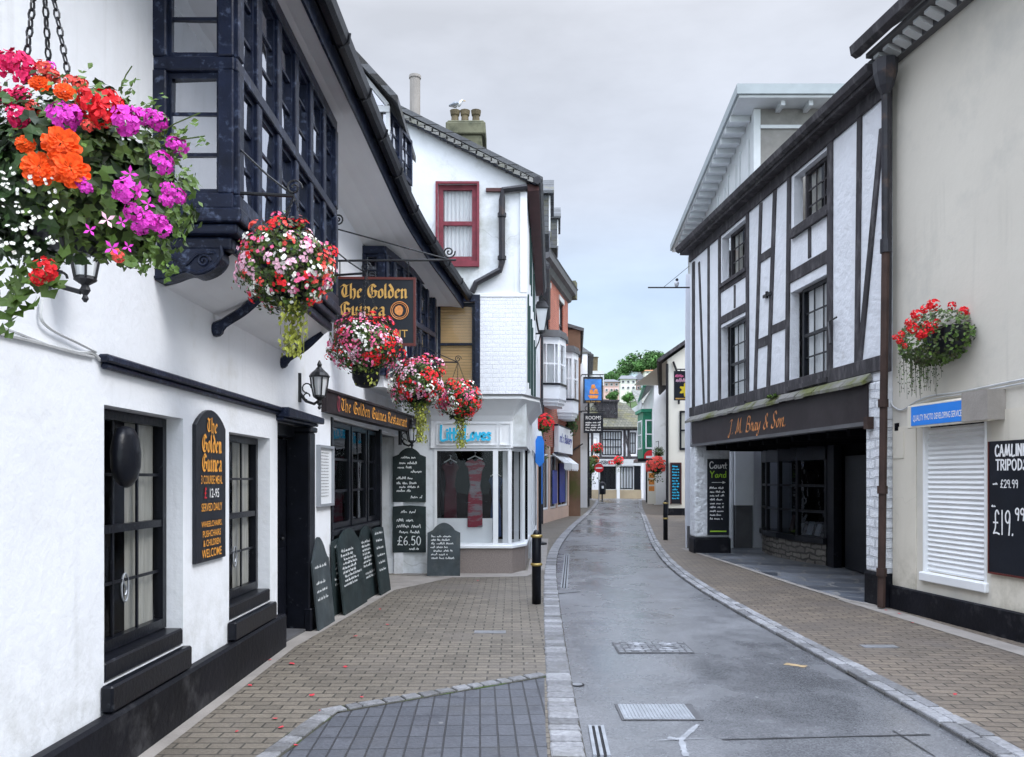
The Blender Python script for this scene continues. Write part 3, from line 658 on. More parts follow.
for a, b in zip(f0[:4], f0[1:5]): fe.add([a+FT.n*.0+Vector((0, 0, .003)), b+Vector((0, 0, .003)), b+FT.n*.10+Vector((0, 0, .003)), a+FT.n*.10+Vector((0, 0, .003))], [(0, 1, 2, 3)])
fe.add([FT.p(7.3, .3, .035), FT.p(7.3, .04, .035), FT.p(11, .04, .035), FT.p(11, .30, .035)], [(0, 1, 2, 3)])
struct(fe, 'flagging_edge', 'edge_cream')

# ---- ironwork and marks in the road
t = thing('manhole_cover', G(652, 648)+Vector((0, 0, .0)), 'round-patterned iron manhole cover in the road, farther of the two covers', 'manhole cover', 'iron covers in the road')
c = G(652, 648); mb = MB(); mb.wbox(c.x-.37, c.x+.37, c.y-.25, c.y+.25, .003, .009)
fr_ = mb.build('frame', 'greybrown', t); mb = MB()
for i in range(11):
    for j in range(7):
        if random.random() < .82: 
            x = c.x-.33+i*.066; y = c.y-.21+j*.07; mb.wbox(x-.024, x+.024, y-.022+random.uniform(-.004, .004), y+.022, .009, .0135, random.random())
for r_ in (.10, .2):
    for o in (-.15, .16): mb.tube([(c.x+o+r_*.8*math.cos(k*.4), c.y+r_*.8*math.sin(k*.4), .0125) for k in range(16)], .009, 4, closed=True)
mb.build('tread', 'cast', t)
c = G(656, 712.5); t = thing('drain_cover', (c.x, c.y, 0), 'ribbed steel cover plate in the road, nearer of the two covers', 'drain cover', 'iron covers in the road')
mb = MB(); mb.wbox(c.x-.275, c.x+.30, c.y-.20, c.y+.20, .003, .007); mb.build('frame', 'greybrown', t); mb = MB()
mb.wbox(c.x-.255, c.x+.245, c.y-.18, c.y+.18, .007, .010)
for i in range(19):
    x = c.x-.245+i*.0262; mb.wbox(x, x+.013, c.y-.172, c.y+.172, .010, .0145)
mb.build('ribbed_plate', 'steelgrate', t)
c = G(577, 685); t = thing('stopcock_cover', (c.x, c.y, 0), 'small round iron stopcock cover beside the left granite kerb', 'stopcock cover')
mb = MB(); mb.lathe((c.x, c.y, 0), [(.062, .002), (.062, .006)], 16); mb.build('rim', 'dark_slot', t); mb = MB(); mb.lathe((c.x, c.y, 0), [(.045, .006), (.045, .009)], 16); mb.build('lid', 'cast', t)
def channel(p, q, label):
    d = (q-p).normalized(); n = Vector((d.y, -d.x, 0)); t = thing('drain_channel', p, label, 'drain', 'slotted drains along the left kerb')
    up = Vector((0, 0, .006)); mb = MB()
    mb.add([p-n*.05+up, p+n*.05+up, q+n*.05+up, q-n*.05+up], [(0, 1, 2, 3)]); mb.build('slot', 'dark_slot', t); mb = MB()
    for o in (-.042, 0, .042):
        a, b = p+n*o, q+n*o; e = n*.011
        mb.hexa([a-e, a+e, b+e, b-e]+[k+Vector((0, 0, .014)) for k in (a-e, a+e, b+e, b-e)])
    mb.build('rail', 'steelgrate', t)
channel(G(602, 757), G(596, 727), 'short slotted steel drain beside the near left kerb')
channel(G(564, 588), G(567, 555), 'long slotted steel drain beside the left kerb past the bollard')
mk = MB(); c = G(681, 740)
def strip(mb, p, q, w, z=.004):
    d = (q-p).normalized(); n = Vector((-d.y, d.x, 0))*w/2; k = 6
    for i in range(k):
        a = p+(q-p)*i/k; b = p+(q-p)*(i+1)/k; w0 = random.uniform(.5, 1.2); w1 = random.uniform(.5, 1.2)
        mb.add([a-n*w0+Vector((0, 0, z)), a+n*w0+Vector((0, 0, z)), b+n*w1+Vector((0, 0, z)), b-n*w1+Vector((0, 0, z))], [(0, 1, 2, 3)])
strip(mk, c, G(698, 725), .04); strip(mk, c, G(686, 757), .045, .0044); strip(mk, G(668, 738), c, .05, .0048); strip(mk, G(655, 741), G(706, 739), .010, .0052)
struct(mk, 'road_marking_white', 'roadpaint_white')
mk = MB(); strip(mk, G(785, 664), G(806, 667), .08); struct(mk, 'road_marking_orange', 'roadpaint_yellow')
mk = MB(); strip(mk, G(722, 740), G(930, 735), .02); strip(mk, G(893, 731), G(935, 757), .016, .0046); struct(mk, 'road_tar_line', 'tar')
mk = MB(); strip(mk, G(557, 594), G(580, 592), .05, .005); struct(mk, 'road_joint', 'tar')
gl = MB(); c = G(490, 635); gl.wbox(c.x-.17, c.x+.17, c.y-.07, c.y+.07, .03, .036)
tag(gl.build('service_cover', 'cast', loc=(c.x, c.y, 0)), 'small iron service cover set in the left brick pavement', 'service cover')
gl = MB(); c = G(880, 650); gl.wbox(c.x-.17, c.x+.17, c.y-.05, c.y+.08, .03, .036)
tag(gl.build('service_cover', 'cast', loc=(c.x, c.y, 0)), 'small iron service cover set in the right brick pavement', 'service cover')
# fallen petals
pl = None
for px, py in ((237, 737), (275, 724), (322, 716), (362, 702), (355, 640), (388, 628), (281, 733), (270, 664), (478, 583), (296, 757-6), (312, 700), (345, 671), (250, 690), (292, 668), (380, 612), (955, 699), (912, 626), (886, 613), (900, 617)):
    c = G(px, py)
    if pl is None:
        mb = MB(); mb.add([(-.02, -.012, .0), (.012, -.02, .004), (.022, .008, .009), (.0, .02, .005), (-.018, .012, .008)], [(0, 1, 2, 3, 4)])
        pl = mb.build('fallen_petal', 'petal_litter'); o = pl
    else: o = pl.copy(); COL.objects.link(o)
    o.location = (c.x, c.y, .036 if px < 540 or px > 760 else .012); o.rotation_euler = (0, 0, random.random()*6); o.scale = (random.uniform(.6, 1.3),)*3
    tag(o, 'single red flower petal fallen on the ground', 'petal', 'fallen red petals')

# ---- bollards
def bollard(c, label, h=1.0, r=.062):
    t = thing('bollard', (c.x, c.y, 0), label, 'bollard', 'black bollards with gold rings')
    mb = MB(); mb.lathe((c.x, c.y, 0), [(r, 0.03), (r, h*.92), (r*.8, h*.955), (r*.72, h*.97), (r*.55, h), (.004, h*1.01)], 16); mb.build('post', 'black', t, smooth=True)
    for z in (h*.555, h*.93):
        mb = MB(); mb.lathe((c.x, c.y, z), [(r, -.022), (r*1.28, -.012), (r*1.3, .008), (r, .02)], 16); mb.build('ring', 'brass', t, smooth=True)
    return t
bollard(G(536.5, 606), 'black bollard with two gold rings on the left brick pavement'); bollard(G(665.5, 541), 'black bollard with two gold rings on the right pavement before the white pier', 1.1)
# ================================================================== PUB
FA = Fr((-2.35, -2.5), (-2.325, 7.93)); FB = Fr((-2.325, 7.93), (-2.24, 9.0)); FC = Fr((-2.24, 9.0), (-1.90, 13.98))
pub = thing('pub_building', (-3.5, 6, 0), 'white rendered pub with black jettied bay windows and swooping black gutter on the left', 'pub')
a0, a1 = FA.px(104), FA.px(183); b0, b1 = FA.px(229), FA.px(270)
TOPZ = 5.25
mb = MB()
wall_open(mb, FA, 0, FA.len, 0, TOPZ, [(a0, a1, .52, 2.12), (b0, b1, .52, 2.08), (FA.px(152)+.03, FA.px(152)+2.93, 3.55, 5.2)], .17)
wall_open(mb, FB, 0, FB.len, 0, TOPZ, [(0.0, .95, -.01, 2.28)], .3)
cu0, cu1 = FC.px(332), FC.px(379)
wall_open(mb, FC, 0, FC.len, 0, 5.15, [(cu0, cu1, .0, 2.42), (cu1, FC.len-.02, 0.0, 2.42)], .16)
# returns and back
mb.quad((-8, -2.5, 0), (-2.35, -2.5, 0), (-2.35, -2.5, TOPZ), (-8, -2.5, TOPZ)); mb.quad((-8, -2.5, 0), (-8, 13.9, 0), (-8, 13.9, TOPZ), (-8, -2.5, TOPZ))
mb.build('wall', 'plaster', pub)
# plinth
mb = MB(); mb.box(FA, 0, FA.len, .002, .095, .0, .36); mb.prism(Fr((0, 0), (1, 0)), [(0, 0)]*3, 0, 0) if False else None
bevel(mb.build('plinth', 'plinth', pub), .02)
# two sash windows with stone sills
for (u0, u1, z1) in ((a0, a1, 2.12), (b0, b1, 2.08)):
    w = window(pub, FA, u0+.005, u1-.005, .645, z1-.005, v=-.115, cols=3, rows=4, fw=.058, bw=.02, curtain='pair', depth=.5)
    s = MB(); s.box(FA, u0+.004, u1-.004, -.16, .004, .523, .64); s.box(FA, u0-.05, u1-.02, .002, .075, .365, .52); None
    bevel(s.build('sill', 'black', w), .012)
    # small oval etched motif in the lower pane
    e = MB(); uc = u0+(u1-u0)*.5; e.tube([FA.p(uc+.045*math.cos(k*.42), -.145, 1.0+.09*math.sin(k*.42)) for k in range(15)], .007, 5, closed=True); e.tube([FA.p(uc+.02*math.sin(k*.7), -.145, .95+.014*k) for k in range(8)], .006, 5); e.build('etched_emblem', 'greyframe', w)
# round dark lamp hood seen through the first window
e = MB(); q = FA.at(130, 452); e.lathe(FA.p(a0+.36, -.05, 1.83), [(.02, .19), (.075, .175), (.115, .12), (.135, .03), (.132, -.06), (.105, -.13), (.06, -.175), (.015, -.19)], 16, sx=.55); e.build('ventilator_hood', 'black', pub, smooth=True)
# string course
mb = MB(); u = FA.px(97); mb.box(FA, u, FA.len, .002, .065, 2.355, 2.40); mb.box(FA, u+.03, FA.len, .002, .04, 2.32, 2.354); bevel(mb.build('string_course', 'navy', pub), .01)
# doorway 1
d = MB(); d.box(FB, 0, FB.len*.76, -.27, -.2, .06, 2.12); dr = d.build('door', 'black', pub)
k = MB(); k.ball(FB.p(.62, -.18, 1.05), .022); k.build('knob', 'iron', dr)
k = MB()
for z0, z1 in ((.25, .95), (1.1, 1.95)):
    for u0_, u1_ in ((.12, .38), (.46, .7)): k.box(FB, u0_, u1_, -.2, -.185, z0, z1)
k.build('door_panel', 'black', dr)
d = MB(); d.box(FB, .78, .98, -.2, .06, .0, 2.2); d.box(FB, .76, 1.0, -.2, .08, 2.2, 2.26); d.box(FB, -.02, .775, -.19, -.1, 2.13, 2.27); d.box(FB, .77, 1.0, .0, .085, 0, .28); bevel(d.build('door_surround', 'black', pub), .012)
d = MB(); d.prism(FB, [(-.05, 2.30), (1.06, 2.30), (1.06, 2.37), (-.05, 2.40)], -.05, .14); d.prism(FB, [(-.05, 2.27), (1.03, 2.27), (1.03, 2.299), (-.05, 2.299)], -.05, .08); bevel(d.build('door_hood', 'navy', pub), .01)
d = MB(); d.box(FB, .0, .78, -.3, .02, .0, .06); d.build('doorstep', 'greybrown', pub)
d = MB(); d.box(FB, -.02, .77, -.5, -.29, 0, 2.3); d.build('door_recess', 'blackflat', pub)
# shop window
d = MB(); d.box(FC, cu0+.01, cu1, -.14, -.04, .04, .98); d.box(FC, cu0+.01, cu1, -.14, .02, .985, 1.06); d.box(FC, cu0-.06, cu0+.01, -.1, .02, 0, 2.44); bevel(d.build('stall_riser', 'black', pub), .01)
wd = cu1-cu0
for i, (f0, f1) in enumerate(((.02, .40), (.43, .76), (.79, .99))):
    window(pub, FC, cu0+wd*f0, cu0+wd*f1, 1.065, 2.40, v=-.04, cols=1 if i != 1 else 2, rows=3, fw=.06, bw=.03, g='glass_dark', meet=False, curtain=None, depth=.8, name='shop_window', room='blackflat')
# window goods
gd = MB()
for i in range(6):
    u = cu0+wd*(.46+.05*i); gd.lathe(FC.p(u, -.35, 1.1), [(.05, 0), (.06, .1+.04*(i % 3)), (.03, .2), (.035, .24)], 8)
gd.build('window_ornament', 'net', pub)
gd = MB()
for k in range(160):
    c = FC.p(cu0+wd*random.uniform(.45, .75), -.3+random.uniform(-.1, .1), random.uniform(1.1, 1.32)); a = Vector((random.gauss(0, 1), random.gauss(0, 1), random.gauss(0, 1))).normalized()*.04; b = a.cross(Vector((0, 0, 1)))
    gd.quad(c-a, c-b, c+a, c+b, random.random())
gd.build('window_plant', 'leaf', pub)
# deep door recess
d = MB(); q = lambda u, v, z: FC.p(u, v, z)
A_, B_ = cu1+.02, FC.len
d.quad(q(A_, -.16, 0), q(A_, -1.2, 0), q(A_, -1.2, 2.42), q(A_, -.16, 2.42)); d.quad(q(A_, -1.2, .0), q(B_, -1.2, .0), q(B_, -1.2, 2.42), q(A_, -1.2, 2.42)); d.quad(q(A_, -1.2, 2.415), q(B_, -1.2, 2.415), q(B_, -.16, 2.415), q(A_, -.16, 2.415)); d.build('porch', 'black', pub)
d = MB(); d.box(FC, cu1-.02, cu1+.07, -.14, .03, 0, 2.44); d.build('door_post', 'black', pub)
# long fascia with gilt lettering
FS_ = Fr((-2.185, 9.3), (-1.63, 13.85))
fz0, fz1 = 2.47, 2.71
d = MB(); d.box(FS_, 0, FS_.len, -.12, .03, fz0, fz1); d.box(FS_, -.01, FS_.len+.01, -.12, .05, fz1, fz1+.03); fb = d.build('fascia_board', 'fascia', pub)
l = MB(); u = FS_.px(338); w = FS_.px(405)-u
strokes(l, FS_, .034, 'The Golden Guinea Restaurant', BL, u, 2.53, .15, nib=(.17, .7), width=w); l.build('gilt_lettering', 'orange_letter', fb)
l = MB(); u = FS_.px(335); strokes(l, FS_, .0335, 'T', BL, u-.03, 2.51, .19, nib=(.2, .7)); l.build('gilt_shadow', 'redpaint', fb)
# eave, cove, gutter and roof
GP = [(-1.5, -2.5, 5.5), (-1.5, 2, 5.5), (-1.5, 5, 5.5), (-1.5, 7.0, 5.54), (-1.5, 8.4, 5.59), (-1.46, 9.6, 5.53), (-1.36, 10.9, 5.37), (-1.15, 12.1, 5.16), (-.95, 13.0, 5.0), (-.76, 13.88, 4.84)]
G2 = [Vector(p) for p in crom(GP, 4)]
gt = MB(); 
prof = [(-.075, .03), (-.065, -.03), (-.03, -.065), (.03, -.065), (.065, -.03), (.08, .04), (.06, .045), (.045, -.02), (-.045, -.02)]
def sweep(mb, path, prof, tone=.5):
    n = len(prof); vs = []
    for i, q in enumerate(path):
        d = path[min(i+1, len(path)-1)]-path[max(i-1, 0)]; d.z = 0; d.normalize(); nn = Vector((d.y, -d.x, 0))
        vs += [q+nn*a+Vector((0, 0, b)) for a, b in prof]
    fs = [(i*n+j, i*n+(j+1) % n, (i+1)*n+(j+1) % n, (i+1)*n+j) for i in range(len(path)-1) for j in range(n)]
    fs += [tuple(range(n)), tuple(range((len(path)-1)*n, len(path)*n))]
    mb.add(vs, fs, tone)
sweep(gt, G2, prof)
for i in range(3, len(G2)-1, 3):
    q = G2[i]; gt.tube([q+Vector((-.08, 0, .04)), q+Vector((-.07, 0, -.04)), q+Vector((0, 0, -.078)), q+Vector((.075, 0, -.03)), q+Vector((.085, 0, .05))], .010, 5)
gt.build('gutter', 'black', pub)
fb_ = MB(); sweep(fb_, [q+Vector((-.10, 0, 0)) for q in G2], [(.0, -.20), (.022, -.20), (.022, .05), (.0, .05)]); fb_.build('eaves_board', 'navy', pub)
cv = MB(); k = 5
def wallx(y): return -2.352+.0025*(y+2.5)*.96 if y < 7.93 else (-2.325+(y-7.93)*.0794 if y < 9 else -2.24+(y-9)*.0683)
prev = None
for q in G2:
    w0 = Vector((wallx(q.y)-.01, q.y, q.z-.36)); w1 = q+Vector((-.09, 0, -.19)); row = []
    for j in range(k+1):
        t_ = j/k; row.append(w0.lerp(w1, t_)+Vector((0, 0, .10*math.sin(math.pi*t_))))
    if prev:
        for j in range(k): cv.quad(prev[j], prev[j+1], row[j+1], row[j])
    prev = row
cv.build('eaves_cove', 'plaster_low', pub, smooth=True)
rf = MB(); prev = None
for q in G2:
    row = [q+Vector((-.10, 0, .06)), q+Vector((-1.1, 0, .55)), Vector((-2.6, q.y, q.z+1.6)), Vector((-5.2, q.y, q.z+4.2 if q.z > 5.3 else 9.4-(5.3-q.z))), Vector((-8.1, q.y, TOPZ-.1))]
    if prev:
        for j in range(4): rf.quad(prev[j], row[j], row[j+1], prev[j+1])
    prev = row
rf.build('roof', 'slate', pub)
# ---- bay windows
def bay(A_, B_, C_, D_, zs, zt, zh, cols, near=True):
    """A wall/near, B street/near, C street/far, D wall/far"""
    FN = Fr(A_, B_); FL = Fr(B_, C_); FE = Fr(C_, D_)
    f = MB()
    def face(F, nc, e0=.05, e1=.05):
        Ln = F.len; pw = .085
        for z0, z1, vv in ((zs-.10, zs, .035), (zt-.045, zt+.045, .02), (zh, zh+.11, .02)):
            f.box(F, 0, Ln, -.10, vv, z0, z1)
        for i in range(nc+1):
            u = min(max(Ln*i/nc, pw*.6), Ln-pw*.6); f.box(F, u-pw*.6, u+pw*.6, -.095, .012 if 0 < i < nc else .03, zs, zt-.045); f.box(F, u-pw*.6, u+pw*.6, -.095, .012 if 0 < i < nc else .03, zt+.045, zh)
    face(FN, 1); face(FL, cols); face(FE, 1)
    bf = f.build('bay_frame', 'navy', pub); bevel(bf, .008)
    for F, nc in ((FN, 1), (FL, cols), (FE, 1)):
        for i in range(nc):
            u0, u1 = F.len*i/nc+.055, F.len*(i+1)/nc-.055
            if i == 0: u0 += .03
            if i == nc-1: u1 -= .03
            for z0, z1 in ((zs+.004, zt-.048), (zt+.048, zh-.004)):
                wb = MB(); fw = .038
                wb.box(F, u0, u0+fw, -.06, -.015, z0, z1); wb.box(F, u1-fw, u1, -.06, -.015, z0, z1); wb.box(F, u0+fw, u1-fw, -.06, -.016, z0, z0+fw); wb.box(F, u0+fw, u1-fw, -.06, -.016, z1-fw, z1)
                for r_ in (1/3, 2/3): zz = z0+(z1-z0)*r_; wb.box(F, u0+fw, u1-fw, -.052, -.024, zz-.011, zz+.011)
                w = wb.build('bay_window', 'navy', pub)
                p = MB(); tilt_panes(p, F, u0+fw, u1-fw, z0+fw, z1-fw, -.038, 1, 3); p.build('pane', 'glass_bright', w)
    rm = MB(); i_ = lambda p, q, t: (p[0]+(q[0]-p[0])*t, p[1]+(q[1]-p[1])*t)
    pts = [i_(A_, D_, .03), i_(B_, C_, .03), i_(B_, C_, .97), i_(A_, D_, .97)]
    pts = [(x-.12 if j in (1, 2) else x+.01, y) for j, (x, y) in enumerate(pts)]
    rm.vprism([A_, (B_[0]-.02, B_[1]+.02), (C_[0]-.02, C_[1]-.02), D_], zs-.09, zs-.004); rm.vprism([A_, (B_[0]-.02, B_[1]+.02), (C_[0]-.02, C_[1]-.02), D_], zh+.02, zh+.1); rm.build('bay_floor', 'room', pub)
    cb = MB(); vc = -.30
    for i in range(1, cols):
        if random.random() < .9:
            u0, u1 = FL.len*i/cols, FL.len*(i+1)/cols; s = random.choice((.4, .5, 1.0)); n = 10
            for j in range(n): 
                a, b = u0+(u1-u0)*s*j/n, u0+(u1-u0)*s*(j+1)/n
                cb.quad(FL.p(a, vc+.02*math.sin(j*1.9), zs), FL.p(b, vc+.02*math.sin(j*1.9+1.9), zs), FL.p(b, vc+.02*math.sin(j*1.9+1.9), zh), FL.p(a, vc+.02*math.sin(j*1.9), zh))
    cb.build('bay_curtain', 'net', pub)
    return FN, FL, FE
N1, L1, E1 = bay((-2.35, 5.22), (-1.81, 5.22), (-1.81, 8.2), (-2.34, 8.2), 3.55, 4.40, 5.24, 6)
# dim room behind the bay
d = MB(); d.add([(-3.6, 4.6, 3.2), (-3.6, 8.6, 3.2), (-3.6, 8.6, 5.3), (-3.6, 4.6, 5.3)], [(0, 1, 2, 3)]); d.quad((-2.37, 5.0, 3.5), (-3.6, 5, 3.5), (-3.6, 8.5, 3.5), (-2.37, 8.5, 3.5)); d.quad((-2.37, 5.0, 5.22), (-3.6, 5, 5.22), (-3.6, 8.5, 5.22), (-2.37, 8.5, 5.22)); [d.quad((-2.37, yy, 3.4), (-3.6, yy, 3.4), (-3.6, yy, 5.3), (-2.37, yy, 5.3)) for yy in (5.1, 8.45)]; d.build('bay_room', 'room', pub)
# moulded sill band, cove and scrolled console under bay 1
d = MB()
for z0, z1, o in ((3.36, 3.45, .06), (3.29, 3.355, .025), (3.20, 3.285, -.03)):
    d.box(N1, 0, N1.len+o, -.12, o, z0, z1); d.box(L1, .121-o*0, L1.len, -.10, o, z0, z1)
bevel(d.build('sill_moulding', 'navy', pub), .015, 2)
cvb = MB(); prev = None
for y in (5.36, 6.3, 7.2, 8.18):
    row = []
    for j in range(7):
        t_ = j/6; row.append(Vector((-2.345+(.50*t_), y, 2.98+.24*t_**1.5)))
    if prev:
        for j in range(6): cvb.quad(prev[j], prev[j+1], row[j+1], row[j])
    prev = row
cvb.add([prev[0], prev[6], Vector((-2.345, 8.18, 3.22))], [(0, 1, 2)]); cvb.build('bay_cove', 'plaster_low', pub, smooth=True)
cs = MB(); prof2 = crom([(0.0, 2.99), (.10, 3.0), (.22, 3.04), (.30, 3.02), (.40, 3.06), (.455, 3.13), (.45, 3.195)], 4)
cs.prism(N1, [(a, b) for a, b in prof2]+[(0, 3.195)], -.14, .0)
con = cs.build('console', 'navy', pub)
cr = MB()
sp = [N1.p(.34+.045*(1-k/22)*math.cos(k*.55), .006, 3.115+.045*(1-k/22)*math.sin(k*.55)) for k in range(20)]; cr.tube(sp, .009, 5)
sp = [N1.p(.10+.045*(1-k/22)*math.cos(-k*.55+3), .006, 3.095+.045*(1-k/22)*math.sin(-k*.55+3)) for k in range(20)]; cr.tube(sp, .009, 5)
cr.tube([N1.p(a, .006, b) for a, b in crom([(.05, 3.16), (.16, 3.13), (.22, 3.09), (.30, 3.16), (.41, 3.17)], 4)], .010, 5)
cr.tube([N1.p(a, .004, b+.018) for a, b in prof2], .012, 5)
cr.build('carved_scroll', 'navy', con)
for yb in (6.25, 8.05):
    br = MB(); path = [Vector((x, yb, z)) for x, z in crom([(-2.32, 2.86), (-2.22, 2.93), (-2.08, 3.02), (-1.92, 3.17)], 4)]
    br.tube(path, [.05]*3+[.04]*(len(path)-3), 6); br.ball((-2.31, yb, 2.86), .06, 8, 6); br.build('bracket', 'navy', pub)
N2, L2, E2 = bay((-2.15, 11.2), (-1.78, 11.2), (-1.31, 13.6), (-1.95, 13.6), 3.28, 4.12, 4.84, 6)
d = MB(); d.vprism([(-2.14, 11.3), (-1.8, 11.25), (-1.36, 13.55), (-1.92, 13.55)], 2.98, 3.2); d.build('bay_base', 'plaster_low', pub)
d = MB(); d.box(L2, 0, L2.len, -.1, .03, 3.14, 3.21); d.box(N2, 0, N2.len, -.1, .03, 3.14, 3.21); d.build('sill_moulding', 'navy', pub)
d = MB(); d.quad(FC.p(2.2, .015, 3.2), FC.p(4.9, .015, 3.2), FC.p(4.9, .015, 5.1), FC.p(2.2, .015, 5.1)); d.build('bay_room', 'room', pub)
# dormer on the roof
FD = Fr((-1.62, 10.6), (-1.42, 11.7)); dm = MB()
DN = Fr((-2.6, 10.6), (-1.62, 10.6))
dm.box(DN, 0, DN.len, -.05, 0, 5.75, 6.0); dm.prism(FD, [(0, 5.6), (FD.len, 5.6), (FD.len, 7.0), (0, 7.0)], -.06, -.055) if False else None
dm.box(FD, 0, FD.len, -.9, -.05, 5.6, 5.95); dor = dm.build('dormer', 'navy', pub)
dg = MB(); dg.prism(DN, [(-.2, 6.62), (.5, 7.25), (1.1, 6.62), (1.1, 6.72), (.5, 7.37), (-.2, 6.75)], -1.9, .1); dg.build('dormer_roof', 'slate', dor)
df = MB(); df.box(DN, .55, .6, -.05, 0, 5.98, 6.62); df.box(DN, .93, .98, -.05, 0, 5.98, 6.62); df.box(DN, 0, .98, -.06, .01, 6.55, 6.63); df.box(DN, 0, .98, -.06, .01, 6.24, 6.28)
df.bar(DN, (.1, 6.65), (.5, 7.2), .05, -.05, 0); df.bar(DN, (.95, 6.65), (.5, 7.2), .05, -.05, .001); df.box(DN, .47, .52, -.05, -.001, 6.63, 7.15)
df.build('dormer_frame', 'greywhite', dor)
dp = MB(); dp.quad(DN.p(0, -.03, 5.98), DN.p(.98, -.03, 5.98), DN.p(.98, -.03, 6.6), DN.p(0, -.03, 6.6)); dp.add([DN.p(.05, -.03, 6.62), DN.p(.98, -.03, 6.62), DN.p(.5, -.03, 7.2)], [(0, 1, 2)]); dp.build('dormer_pane', 'glass_bright', dor)
for i in range(2):
    window(pub, FD, .03+i*.55, .55+i*.55, 5.96, 6.62, v=-.03, cols=2, rows=3, fw=.05, bw=.025, m='navy', g='glass_bright', meet=False, depth=.7, name='dormer_window')
# cables on the near wall
cb = MB()
def onA(pts, v=.012): return [FA.p(FA.px(x, v), v, FA.pz(x, y, v)) for x, y in pts]
cb.tube(onA(crom([(-40, 322), (0, 333), (40, 343), (75, 352), (92, 353), (100, 360)], 4)), .010, 5); cb.tube(onA(crom([(-40, 312), (20, 334), (60, 349), (94, 357)], 3), .014), .007, 5)
cb.tube(onA(crom([(42, 300), (41, 318), (52, 330), (78, 343), (96, 352)], 4), .022), .008, 5); cb.build('wall_cable', 'cable', pub)

# ---- flue pipe is on the gabled house; signs on the pub wall
def board_shape(w, h, arch, n=10, shoulder=.0):
    """outline from bottom-left, with an arched or shouldered top"""
    pts = [(0, 0), (w, 0), (w, h-arch)]
    if shoulder: pts += [(w, h-arch), (w-shoulder*.5, h-arch+.02), (w-shoulder, h-arch*.75)]
    a0 = w-shoulder; a1 = shoulder
    for i in range(n+1):
        t_ = i/n; x = a0+(a1-a0)*t_; z = h-arch*(.75 if shoulder else 1)+arch*(.75 if shoulder else 1)*math.sin(math.pi*t_)**.8
        pts.append((x, z))
    if shoulder: pts += [(shoulder*.5, h-arch+.02)]
    pts += [(0, h-arch)]
    out = []
    for p in pts:
        if not out or (abs(p[0]-out[-1][0])+abs(p[1]-out[-1][1])) > 1e-4: out.append(p)
    return out
u0, u1 = FA.px(192), FA.px(222); zb, zt = 1.07, 2.22
sg = thing('menu_sign', FA.p((u0+u1)/2, 0, zb), 'tall black arched meal sign with orange gothic lettering between the two sash windows', 'sign')
w_ = u1-u0; out = [(u0+a, zb+b) for a, b in board_shape(w_, zt-zb, .13)]
b = MB(); b.prism(FA, out, .0, .03); bevel(b.build('board', 'signblack', sg), .004)
l = MB(); cu_ = (u0+u1)/2
for s_, z_, h_, ww in (('The', 2.05, .105, .22), ('Golden', 1.90, .125, .40), ('Guinea', 1.755, .125, .40)): strokes(l, FA, .034, s_, BL, cu_-ww/2, z_, h_, nib=(.2, .7), width=ww)
l.build('gothic_lettering', 'orange_letter', sg)
for s_, z_, h_, ww, mm in (('3 COURSE MEAL', 1.655, .065, .5, 'orange_letter'), ('12-95', 1.55, .07, .22, 'white_letter'), ('SERVED DAILY', 1.45, .06, .48, 'orange_letter'), ('WHEELCHAIRS,', 1.325, .05, .48, 'orange_letter'), ('PUSHCHAIRS', 1.255, .05, .42, 'orange_letter'), ('& CHILDREN', 1.185, .05, .40, 'orange_letter'), ('WELCOME', 1.10, .065, .46, 'orange_letter')):
    block_text(FA, s_, cu_+(.05 if s_ == '12-95' else 0), .034, z_, h_, mm, sg, width=ww*.86, align='C', bold=.006)
l = MB(); strokes(l, FA, .034, '£', HA, cu_-.15, 1.55, .075, r=.075); l.build('lettering', 'red_letter', sg)

# glass-fronted menu case
u0, u1 = FC.px(316), FC.px(330.5)
mc = thing('menu_case', FC.p(u0+.1, 0, 1.3), 'grey framed menu case with printed sheet on the white wall beside the shop window', 'menu case')
z0, z1 = 1.37, 2.08; b = MB(); 
b.box(FC, u0, u0+.03, .0, .05, z0, z1); b.box(FC, u1-.03, u1, 0, .05, z0, z1); b.box(FC, u0+.03, u1-.03, 0, .049, z0, z0+.03); b.box(FC, u0+.03, u1-.03, 0, .049, z1-.03, z1); b.build('frame', 'greyframe', mc)
b = MB(); b.box(FC, u0+.03, u1-.03, .001, .02, z0+.03, z1-.03); b.build('sheet', 'paper', mc)
l = MB()
for i in range(15): scribble(l, FC, .024, u0+.06, z1-.09-i*.036, (u1-u0)*.62, .012, .0018)
l.build('printing', 'greybrown', mc)

# ---- chalkboards
def leaning(name, x0, x1, yb, zt, arch, sh_, label, m='chalkboard', off=.14, lean=.10, Fb=FC, lines=9, head=None):
    ua, ub = Fb.px(x0, off), Fb.px(x1, off); w = ub-ua; h = zt
    o = Fb.p(ua, off, 0); t = thing(name, o, label, 'chalkboard', 'chalkboards outside the pub')
    b = MB(); pts = board_shape(w, h, arch, shoulder=sh_)
    b.prism(Fb, [(ua+a, .035+z) for a, z in pts], off-.02, off); 
    lt = MB(); zz = h-arch-.04
    if head: strokes(lt, Fb, off+.002, head, HA, ua+w*.12, zz, .07, r=.05, width=w*.76); zz -= .1
    for i in range(lines):
        if random.random() < .86: scribble(lt, Fb, off+.002, ua+w*random.uniform(.1, .2), zz, w*random.uniform(.5, .72), .042, .0035)
        zz -= (h-arch-.3)/lines
    for mb_ in (b, lt):     # lean against the wall behind
        for i, q in enumerate(mb_.v): q -= Fb.n*(lean*(q.z-.035)/h)
    b.build('board', m, t); lt.build('chalk_writing', 'chalk', t); return t
